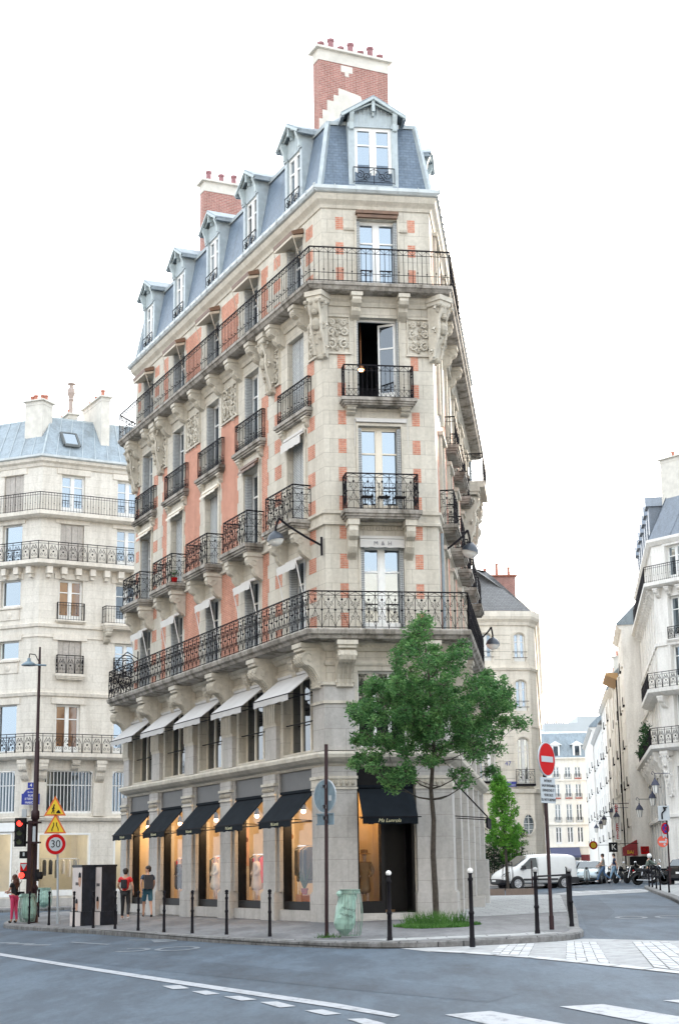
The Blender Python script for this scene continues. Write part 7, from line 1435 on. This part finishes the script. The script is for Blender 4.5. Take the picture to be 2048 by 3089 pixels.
van = thing('van', 'white panel van with black lower trim parked across the end of the street', 'van', (12.15, 94.6, .4)); b_ = MB()
loft(b_, [(-2.38, .5, .95, 1.72, .84, .74), (-2.36, .36, .98, 1.86, .93, .82), (-2.1, .30, 1.0, 1.95, .95, .85), (-1, .28, 1.02, 1.98, .95, .86), (.2, .28, 1.04, 1.97, .95, .85), (.55, .28, 1.05, 1.92, .95, .82), (1.5, .28, 1.10, 1.30, .95, .82), (1.75, .28, 1.02, 1.16, .94, .80), (2.15, .30, .86, 1.0, .90, .74), (2.38, .34, .70, .80, .80, .62), (2.44, .42, .6, .68, .7, .5)], VX); o = b_.build('body', M['vanwhite'], van); weld(o, 2)
b_ = MB(); P_ = lambda x, y, z: VX @ Vector((x, y, z)); b_.q([P_(.66, -.66, 1.845), P_(.66, .66, 1.845), P_(1.50, .76, 1.27), P_(1.50, -.76, 1.27)]); b_.v = [v+(VX.to_3x3() @ Vector((.05, 0, .06))) for v in b_.v]; b_.build('windscreen', M['carglass'], van)
for sg in (-1, 1):
    b_ = MB(); b_.q([P_(.18, sg*.935, 1.18), P_(1.32, sg*.945, 1.12), P_(1.10, sg*.93, 1.36), P_(.62, sg*.885, 1.76), P_(.22, sg*.885, 1.78)]); b_.v = [v+(VX.to_3x3() @ Vector((0, sg*.012, 0))) for v in b_.v]; b_.build('side_window', M['carglass'], van)
    b_ = MB(); b_.box(Fr((0, 0), (1, 0), (0, 1)), 1.02, 1.22, sg*.96 if sg > 0 else -1.16, sg*.96+.2 if sg > 0 else -.96, 1.12, 1.34); b_.v = [VX @ v for v in b_.v]; b_.build('wing_mirror', M['blackplastic'], van)
    b_ = MB(); b_.box(Fr((0, 0), (1, 0), (0, 1)), -1.1, 1.1, sg*.957-.012, sg*.957+.012, .50, .60); b_.box(Fr((0, 0), (1, 0), (0, 1)), .16, .175, sg*.955-.004, sg*.955+.004, .32, 1.80); b_.box(Fr((0, 0), (1, 0), (0, 1)), .22, .36, sg*.957-.012, sg*.957+.012, 1.02, 1.06); b_.v = [VX @ v for v in b_.v]; b_.build('side_trim', M['blackplastic'], van)
    b_ = MB(); b_.box(Fr((0, 0), (1, 0), (0, 1)), -2.43, -1.75, sg*.90-.06, sg*.90+.075, .30, .66); b_.v = [VX @ v for v in b_.v]; b_.build('bumper_corner', M['blackplastic'], van)
    b_ = MB(); b_.q([P_(1.86, sg*.90, .98), P_(2.24, sg*.78, .86), P_(2.36, sg*.66, .68), P_(2.2, sg*.84, .72)]); b_.v = [v+(VX.to_3x3() @ Vector((.05, sg*.02, .02))) for v in b_.v]; b_.build('headlight', M['glass_sky'], van)
    arch(van, VX, 1.48, sg*.955, .42); arch(van, VX, -1.52, sg*.955, .42); wheel(van, VX, 1.48, sg*.985, .34); wheel(van, VX, -1.52, sg*.985, .34)
b_ = MB(); loft(b_, [(1.95, .24, .50, .56, .96, .9), (2.3, .24, .52, .58, .90, .84), (2.5, .26, .54, .60, .72, .66), (2.53, .3, .5, .56, .55, .5)], VX); o = b_.build('bumper', M['blackplastic'], van); weld(o, 1)
b_ = MB(); b_.q([P_(2.56, -.26, .44), P_(2.56, .26, .44), P_(2.56, .26, .54), P_(2.56, -.26, .54)]); b_.build('number_plate', M['white'], van)
def car(label, x, y, hd, paintm, L_=4.0, z=None, grp=None, rear=False):
    z = g(x, y)+RD if z is None else z; X = Matrix.Translation((x, y, z)) @ Matrix.Rotation(R(hd), 4, 'Z') @ Matrix.Scale(L_/4, 4); t_ = thing('parked_car', label, 'car', (x, y, z), grp); b_ = MB()
    loft(b_, [(-1.98, .42, .78, .98, .72, .62), (-1.9, .26, .84, 1.12, .82, .64), (-1.45, .22, .88, 1.38, .84, .60), (-.6, .2, .90, 1.47, .85, .60), (.2, .2, .90, 1.42, .85, .60), (.95, .2, .88, .98, .85, .70), (1.5, .22, .78, .86, .83, .68), (1.88, .28, .62, .70, .76, .58), (1.99, .36, .52, .58, .66, .5)], X); o = b_.build('body', M[paintm], t_); weld(o, 2)
    Q = lambda a, b, c: X @ Vector((a, b, c))
    b_ = MB(); b_.q([Q(.30, -.54, 1.40), Q(.30, .54, 1.40), Q(1.02, .68, 1.0), Q(1.02, -.68, 1.0)]); b_.v = [v+(X.to_3x3() @ Vector((.03, 0, .045))) for v in b_.v]; b_.build('windscreen', M['carglass'], t_)
    b_ = MB(); b_.q([Q(-1.5, -.52, 1.36), Q(-1.5, .52, 1.36), Q(-1.93, .62, 1.02), Q(-1.93, -.62, 1.02)]); b_.v = [v+(X.to_3x3() @ Vector((-.05, 0, .03))) for v in b_.v]; b_.build('rear_window', M['carglass'], t_)
    for sg in (-1, 1):
        b_ = MB(); b_.q([Q(-1.5, sg*.80, .98), Q(.85, sg*.82, .98), Q(.25, sg*.645, 1.36), Q(-1.2, sg*.65, 1.36)]); b_.v = [v+(X.to_3x3() @ Vector((0, sg*.02, .01))) for v in b_.v]; b_.build('side_window', M['carglass'], t_)
        b_ = MB(); b_.ball(Q(1.74, sg*.60, .68), .13, 8, (1.2, 1, .8)); b_.build('headlight', M['glass_sky'], t_); b_ = MB(); b_.ball(Q(-1.93, sg*.62, .86), .10, 8, (.6, 1, 1.6)); b_.build('tail_light', M['red'], t_)
        b_ = MB(); b_.ball(Q(.72, sg*.92, 1.0), .09, 6, (1, 1, .8)); b_.build('wing_mirror', M[paintm], t_); arch(t_, X, 1.22, sg*.855, .37, .3); arch(t_, X, -1.25, sg*.855, .37, .3); wheel(t_, X, 1.22, sg*.875, .30, .18); wheel(t_, X, -1.25, sg*.875, .30, .18)
    b_ = MB(); b_.q([Q(2.02, -.26, .42), Q(2.02, .26, .42), Q(2.02, .26, .52), Q(2.02, -.26, .52)]); b_.q([Q(-2.04, -.26, .62), Q(-2.04, .26, .62), Q(-2.04, .26, .73), Q(-2.04, -.26, .73)]); b_.build('number_plate', M['white'], t_)
    b_ = MB(); b_.box(Fr((0, 0), (1, 0), (0, 1)), 1.9, 2.0, -.5, .5, .30, .40); b_.box(Fr((0, 0), (1, 0), (0, 1)), -2.03, -1.9, -.7, .7, .40, .58); b_.v = [X @ v for v in b_.v]; b_.build('bumper', M['blackplastic'], t_); return t_
col('silver_paint', (.42, .50, .54), .25, .3, .03); col('pale_blue_paint', (.38, .50, .56), .25, .2, .03); col('black_paint', (.015, .016, .018), .2, 0, .03); col('grey_paint', (.20, .22, .24), .25, .3, .03)
gc = 'cars parked nose out along the left of the far street'
car('nearest pale silver car parked behind the white van', 16.0, 105.5, 255, 'silver_paint', 4.0, grp=gc); car('pale blue car parked second in the line behind the van', 16.3, 111, 258, 'pale_blue_paint', 4.0, grp=gc); car('grey car parked third in the line behind the van', 17.0, 116.8, 260, 'grey_paint', 4.1, grp=gc); car('last pale car visible in the parked line behind the van', 17.6, 122.5, 260, 'silver_paint', 4.1, grp=gc)
car('black hatchback seen from behind at the right edge of the photo', 18.75, 87.6, 62, 'black_paint', 3.9, rear=True, z=.55)
def moto(root, X, tank='black_paint', seat=True):
    b_ = MB(); V = lambda a, b, c: X @ Vector((a, b, c)); A_ = X.to_3x3() @ Vector((0, 1, 0))
    def wl_(x, r):
        w = MB(); w.lathe(V(x, -.055, r), [(r-.09, 0), (r, .02), (r, .09), (r-.09, .11)], 22, ax=A_); o = w.build('wheel', M['tyre'], root, True); s_ = MB()
        for i in range(12): a = i*.5236; s_.bar(V(x, 0, r), V(x+(r-.08)*math.cos(a), 0, r+(r-.08)*math.sin(a)), .006)
        s_.lathe(V(x, -.05, r), [(.07, 0), (.07, .1)], 10, ax=A_); s_.path([V(x+(r-.085)*math.cos(t), 0, r+(r-.085)*math.sin(t)) for t in [i*.393 for i in range(17)]], .014); s_.build('spokes', M['chrome'], o)
    wl_(-.72, .33); wl_(.74, .34)
    b_.path([V(-.72, .09, .33), V(-.2, .12, .42), V(.1, .1, .40), V(.32, .03, .85), V(-.1, .08, .78), V(-.72, .12, .72)], .028, 6); b_.path([V(-.72, -.09, .33), V(-.2, -.12, .42), V(.1, -.1, .40), V(.32, -.03, .85), V(-.1, -.08, .78), V(-.72, -.12, .72)], .028, 6); b_.bar(V(-.5, .12, .75), V(-.72, .1, .36), .03); b_.bar(V(-.5, -.12, .75), V(-.72, -.1, .36), .03); b_.build('frame', M['blackplastic'], root)
    b_ = MB(); b_.ball(V(-.02, 0, .48), .20, 10, (1.1, .8, .9)); b_.ball(V(.08, 0, .66), .12, 8, (.8, .8, 1.1)); b_.lathe(V(-.08, -.16, .42), [(.12, 0), (.12, .32)], 12, ax=A_); b_.build('engine', col('dull_metal', (.12, .12, .13), .35, .6), root, True)
    b_ = MB(); b_.lathe(V(-.12, 0, .90), [(.04, -.02), (.13, .05), (.155, .2), (.15, .36), (.07, .50)], 12, ax=X.to_3x3() @ Vector((1, 0, .12))); b_.build('fuel_tank', M[tank], root, True)
    b_ = MB(); loft(b_, [(-.82, .80, .84, .87, .09, .08), (-.6, .76, .82, .88, .13, .12), (-.3, .76, .80, .86, .14, .13), (-.08, .78, .82, .86, .10, .09)], X); b_.build('seat', M['black_cloth'], root)
    b_ = MB()
    for sg in (-1, 1): b_.bar(V(.74, sg*.08, .34), V(.42, sg*.09, 1.02), .024, n=8); b_.bar(V(.42, sg*.04, 1.04), V(.34, sg*.36, 1.12), .016, n=6); b_.bar(V(.34, sg*.3, 1.12), V(.40, sg*.40, 1.28), .008); b_.ball(V(.40, sg*.40, 1.30), .05, 6)
    b_.build('fork_and_handlebar', M['chrome'], root); b_ = MB(); b_.lathe(V(.46, 0, .95), [(.05, 0), (.10, .05), (.10, .14), (.085, .15)], 12, ax=X.to_3x3() @ Vector((1, 0, 0))); b_.build('headlight', M['chrome'], root, True)
    b_ = MB(); b_.path([V(.12, -.15, .5), V(.14, -.17, .34), V(-.1, -.18, .27), V(-.85, -.2, .30)], .035, 8); b_.build('exhaust', M['chrome'], root, True)
    b_ = MB(); b_.path([V(-.72+.37*math.cos(t), 0, .33+.37*math.sin(t)) for t in (2.6, 2.2, 1.8, 1.4)], .07, 4); b_.path([V(.74+.38*math.cos(t), 0, .34+.38*math.sin(t)) for t in (2.5, 2.1, 1.7, 1.3, .9)], .06, 4); b_.build('mudguard', M[tank], root); b_ = MB(); b_.ball(V(-.93, 0, .78), .05, 6); b_.build('tail_light', M['red'], root)
mt = thing('motorcycle', 'black motorcycle with chrome exhaust ridden across the street toward the right', 'motorcycle', (17.45, 92.3, .5)); MX = Matrix.Translation((17.45, 92.3, g(17.45, 92.3)+RD)) @ Matrix.Rotation(R(8), 4, 'Z') @ Matrix.Scale(1.08, 4); moto(mt, MX)
person('motorcyclist in a white helmet and dark green jacket sitting upright on the black motorcycle', 17.25, 92.27, -82, 1.76, dict(pel=(0, 0, .92), wst=(0, .04, 1.06), chs=(0, .10, 1.26), nb=(0, .15, 1.44), nk=(0, .18, 1.51), hd=(0, .20, 1.59), ht=(0, .20, 1.68), sL=(-.18, .14, 1.40), eL=(-.27, .34, 1.20), wL=(-.32, .54, 1.18), sR=(.18, .14, 1.40), eR=(.27, .34, 1.20), wR=(.32, .54, 1.18), hL=(-.12, .04, .88), kL=(-.24, .42, .66), aL=(-.20, .22, .32), tL=(-.22, .38, .26), hR=(.12, .04, .88), kR=(.24, .42, .66), aR=(.20, .22, .32), tR=(.22, .38, .26)), 'jacket', 'green_jacket', 'black_cloth', 'long', 'black_shoe', 'dark_hair', 'helmet', z=g(17.2, 92.3)+RD+.02)
mp = thing('parked_motorcycle', 'nearest parked motorcycle, right behind the striding pedestrians', 'motorcycle', (0, 0, 0), 'motorcycles parked in a row'); moto(mp, Matrix.Identity(4))
for i, (x, y, r_, lab) in enumerate(((17.7, 103.5, 230, None), (18.2, 101.9, 225, 'second parked motorcycle from the left of the row'), (18.75, 101.0, 235, 'third parked motorcycle in the row, behind the rider'), (19.1, 98.3, 228, 'parked motorcycle on the right of the row, close behind the rider'), (17.5, 105.6, 240, 'farthest parked motorcycle at the left end of the row'))):
    o = mp if i == 0 else copy_tree(mp, label=lab); o.location = (x, y, g(x, y)+RD+(.0)); o.rotation_euler = (0, R(0), R(r_))
t_ = thing('parked_scooter', 'pale scooter parked between the silver cars and the pedestrians', 'scooter', (15.5, 101.8, .5)); SX_ = Matrix.Translation((15.3, 102.3, g(15.3, 102)+RD)) @ Matrix.Rotation(R(262), 4, 'Z'); b_ = MB()
loft(b_, [(-.85, .5, .62, .72, .06, .05), (-.6, .35, .6, .78, .18, .15), (-.2, .32, .55, .74, .18, .14), (-.1, .3, .33, .36, .16, .14), (.35, .28, .32, .35, .18, .16), (.42, .28, .6, .98, .20, .14), (.52, .4, .7, 1.02, .14, .08)], SX_); b_.build('body', M['silver_paint'], t_, True)
for x in (-.62, .68): b_ = MB(); b_.lathe(SX_ @ Vector((x, -.05, .24)), [(.12, 0), (.24, .02), (.24, .08), (.12, .1)], 16, ax=SX_.to_3x3() @ Vector((0, 1, 0))); b_.build('wheel', M['tyre'], t_, True)
b_ = MB(); b_.bar(SX_ @ Vector((.68, 0, .24)), SX_ @ Vector((.45, 0, 1.0)), .035); b_.bar(SX_ @ Vector((.42, -.32, 1.02)), SX_ @ Vector((.42, .32, 1.02)), .02); b_.ball(SX_ @ Vector((.48, 0, 1.02)), .09, 8); b_.build('handlebar', M['blackplastic'], t_)
# ------------------------------------------------------------------ things inside the shop
def mannequin(label, p, head, coatm, coat=True, sc=1.0, hat=None):
    t_ = thing('mannequin', label, 'mannequin', p, 'dressed mannequins in the shop windows'); X = Matrix.Translation(p) @ Matrix.Rotation(R(head), 4, 'Z') @ Matrix.Scale(sc, 4)
    N_ = dict(pel=((0, 0, .95), .10), wst=((0, 0, 1.1), .08), chs=((0, 0, 1.28), .10), nk=((0, 0, 1.5), .045), hd=((0, .01, 1.62), .08), ht=((0, 0, 1.7), .07), hL=((-.08, 0, .88), .08), kL=((-.09, .02, .5), .05), aL=((-.1, 0, .09), .032), hR=((.08, 0, .88), .08), kR=((.09, -.02, .5), .05), aR=((.1, .0, .09), .032), sL=((-.16, 0, 1.4), .045), eL=((-.24, 0, 1.15), .035), wL=((-.12, .14, 1.02), .025), sR=((.16, 0, 1.4), .045), eR=((.24, 0, 1.15), .035), wR=((.12, .14, 1.02), .025))
    E_ = [('pel', 'wst'), ('wst', 'chs'), ('chs', 'nk'), ('nk', 'hd'), ('hd', 'ht'), ('pel', 'hL'), ('hL', 'kL'), ('kL', 'aL'), ('pel', 'hR'), ('hR', 'kR'), ('kR', 'aR'), ('chs', 'sL'), ('sL', 'eL'), ('eL', 'wL'), ('chs', 'sR'), ('sR', 'eR'), ('eR', 'wR')]
    skin_obj('body', N_, E_, 'skin_pale', t_, X, 1)
    C_ = dict(c=((0, 0, 1.44), .10), a=((0, 0, 1.3), .14), b=((0, 0, 1.08), .125), d=((0, 0, .8), .19), e=((0, 0, .5), .23), sL=((-.17, 0, 1.4), .075), eL=((-.25, .0, 1.15), .07), wL=((-.13, .13, 1.04), .055), sR=((.17, 0, 1.4), .075), eR=((.25, .0, 1.15), .07), wR=((.13, .13, 1.04), .055))
    CE = [('a', 'b'), ('a', 'c'), ('a', 'sL'), ('sL', 'eL'), ('eL', 'wL'), ('a', 'sR'), ('sR', 'eR'), ('eR', 'wR'), ('b', 'd'), ('d', 'e')]
    C_ = {k: C_[k] for k in ('a', 'b', 'c', 'd', 'e', 'sL', 'eL', 'wL', 'sR', 'eR', 'wR')}; skin_obj('coat', C_, CE, coatm, t_, X, 1)
    b_ = MB(); b_.lathe(p, [(.19, 0), (.19, .02), (.02, .03), (.02, .1)], 14); b_.build('stand', M['chrome'], t_)
    if hat: b_ = MB(); b_.lathe(X @ Vector((0, 0, 1.68)), [(.19, -.01), (.2, 0), (.11, .02), (.10, .12), (.02, .14)], 14); b_.build('hat', M[hat], t_)
col('beige_coat', (.62, .47, .36), .8); col('camel_coat', (.32, .20, .10), .8); col('charcoal_coat', (.05, .045, .05), .8); col('ivory_dress', (.66, .58, .48), .8)
mannequin('mannequin in a pale belted trench coat in the second window from the corner', FL.P(UC[1]+.8, -.46, .42), 115, 'beige_coat'); mannequin('mannequin in an ivory dress in the middle shop window', FL.P(UC[2]+.8, -.46, .42), 115, 'ivory_dress'); mannequin('mannequin in a charcoal coat in the fourth shop window from the corner', FL.P(UC[3]+.8, -.46, .42), 115, 'charcoal_coat'); mannequin('mannequin in a camel coat and hat behind the glass beside the black shop door', FC.P(1.16, -.85, .34), 180, 'camel_coat', hat='camel_coat')
def rack(label, F, u0, u1, w, z, cols_, grp, h=1.7):
    t_ = thing('clothes_rack', label, 'clothes rack', F.P((u0+u1)/2, w, z), grp); b_ = MB()
    for u in (u0, u1): b_.bar(F.P(u, w, z), F.P(u, w, z+h), .015)
    b_.bar(F.P(u0, w, z+h), F.P(u1, w, z+h), .015); b_.build('rail', M['chrome'], t_); rn = random.Random(int(u0*9)); n = len(cols_)
    for i, c in enumerate(cols_):
        u = u0+(u1-u0)*(i+.6)/(n+.2); L_ = rn.uniform(.75, 1.15); s_ = MB(); w2 = .22; s_.extr_u(F, u-.035, u+.035, [(w-w2*.25, z+h-.04), (w+w2*.25, z+h-.04), (w+w2, z+h-.14), (w+w2*1.05, z+h-.2-L_*.5), (w+w2*.9, z+h-L_), (w-w2*.9, z+h-L_), (w-w2*1.05, z+h-.2-L_*.5), (w-w2, z+h-.14)]); s_.build('garment', M[c], t_)
gk = 'clothes rails in the shops'
rack('rail of mixed coats in the fourth shop window from the corner', FL, UC[3]+1.1, UC[3]+2.3, -.95, .42, ['charcoal_coat', 'camel_coat', 'charcoal_coat', 'red_cotton', 'grey_tee'], gk, 1.7)
rack('rail of pale dresses in the middle shop window', FL, UC[2]+1.1, UC[2]+2.3, -.95, .42, ['ivory_dress', 'beige_coat', 'red_cotton', 'ivory_dress', 'teal_shorts'], gk, 1.7)
rack('rail of dark shirts behind the window nearest the corner', FL, UC[0]+.85, UC[0]+2.1, -.85, .42, ['charcoal_coat', 'navy_cotton', 'grey_tee', 'charcoal_coat', 'beige_coat', 'grey_tee', 'dark_navy_cloth', 'charcoal_coat'], gk, 1.9)
rack('rail of red and dark clothes behind the trench-coated mannequin', FL, UC[1]+1.1, UC[1]+2.3, -.95, .42, ['red_cotton', 'charcoal_coat', 'beige_coat', 'red_cotton', 'grey_tee', 'charcoal_coat'], gk, 1.7)
rack('rail with a long black coat in the cream boutique across the side street', Fg, .8, 2.9, -.9, .6, ['black_cloth', 'black_cloth', 'grey_tee', 'ivory_dress', 'ivory_dress', 'grey_tee'], gk, 1.8)
pp = FL.P(UC[0]+.62, -.42, .42); t_ = thing('display_plinth', 'copper box plinth carrying the potted plant in the corner window', 'plinth', pp); b_ = MB(); b_.box(Fr((pp.x, pp.y), dL, nL), -.2, .2, -.2, .2, .42, .86); b_.build('box', col('copper_sheet', (.55, .25, .14), .3, .6), t_)
t_ = thing('potted_plant', 'spiky green potted plant standing on the copper plinth', 'plant', pp+Vector((0, 0, .44))); b_ = MB(); b_.lathe(pp+Vector((0, 0, .445)), [(.08, 0), (.12, .18), (.10, .18)], 12); b_.build('pot', col('ruby_pot', (.25, .03, .03), .3), t_); b_ = MB()
for i in range(11): a = i*2.4; l_ = .45+.3*(i % 3)/2; b_.bar(pp+Vector((0, 0, .6)), pp+Vector((.24*math.cos(a), .24*math.sin(a), .62+l_)), .028, .003, 4)
b_.build('leaves', M['leaf3'], t_)
# balcony furniture and plants on the corner building
t_ = thing('bistro_set', 'small dark metal table and chairs standing on the third-floor nose balcony', 'furniture', FC.P(1.7, .25, 12.05)); b_ = MB()
for u in (1.25, 1.75, 2.25): b_.box(FC, u-.17, u+.17, .12, .42, 12.50, 12.53); [b_.bar(FC.P(u+a, .15+c, 12.04), FC.P(u+a, .15+c, 12.5 if c < .1 else 12.9), .012) for a in (-.16, .16) for c in (0, .26)]
b_.build('metal_frame', M['iron'], t_)
t_ = thing('flower_pot', 'red flower pot with green plant on the second balcony from the left', 'plant', FL.P(12.9, .4, 12.05)); b_ = MB(); b_.lathe(FL.P(12.75, .42, 12.05), [(.09, 0), (.13, .22), (.11, .22)], 10); b_.build('pot', M['red'], t_); b_ = MB(); leaves(b_, FL.P(12.75, .42, 12.42), .2, 60, .05, random.Random(2)); b_.build('foliage', M['leaf'], t_)
for k, (u, w_) in enumerate(((1.2, 3), (5.5, 3), (9.5, 2.4))):
    t_ = thing('balcony_plant', ('trailing green plant at the corner of the right building first-floor balcony', 'trailing green plant midway along the right building side balcony', 'bushy green plant at the far end of the right building side balcony')[k], 'plant', FS.P(u, .6, zz(8.2)), 'plants on the right building balcony'); b_ = MB(); rn = random.Random(k)
    for i in range(14): leaves(b_, FS.P(u+rn.uniform(0, w_), .8+rn.uniform(-.1, .15), zz(8.2)+rn.uniform(.1, 1.5 if k < 2 else 1.2)), .28, 24, .09, rn)
    b_.build('foliage', M['leaf3'], t_)
dm = thing('dark_opening', 'dark oval storm drain opening in the kerb in front of the shop', 'drain', (-1.75, 36.3, 0)); b_ = MB(); q_ = Vector((-1.62, 36.28)); dd = Vector((.52, -.85)).normalized(); nn = Vector((-.85, -.52))
b_.q([(q_.x+dd.x*.42*math.cos(t)+nn.x*.006, q_.y+dd.y*.42*math.cos(t)+nn.y*.006, g(q_.x, q_.y)-.14+.12*max(0, math.sin(t))) for t in [i*math.pi/10 for i in range(11)]]); b_.build('recess_shade', M['frame_black'], dm)  # flat black sheet paints the shade inside the drain mouth
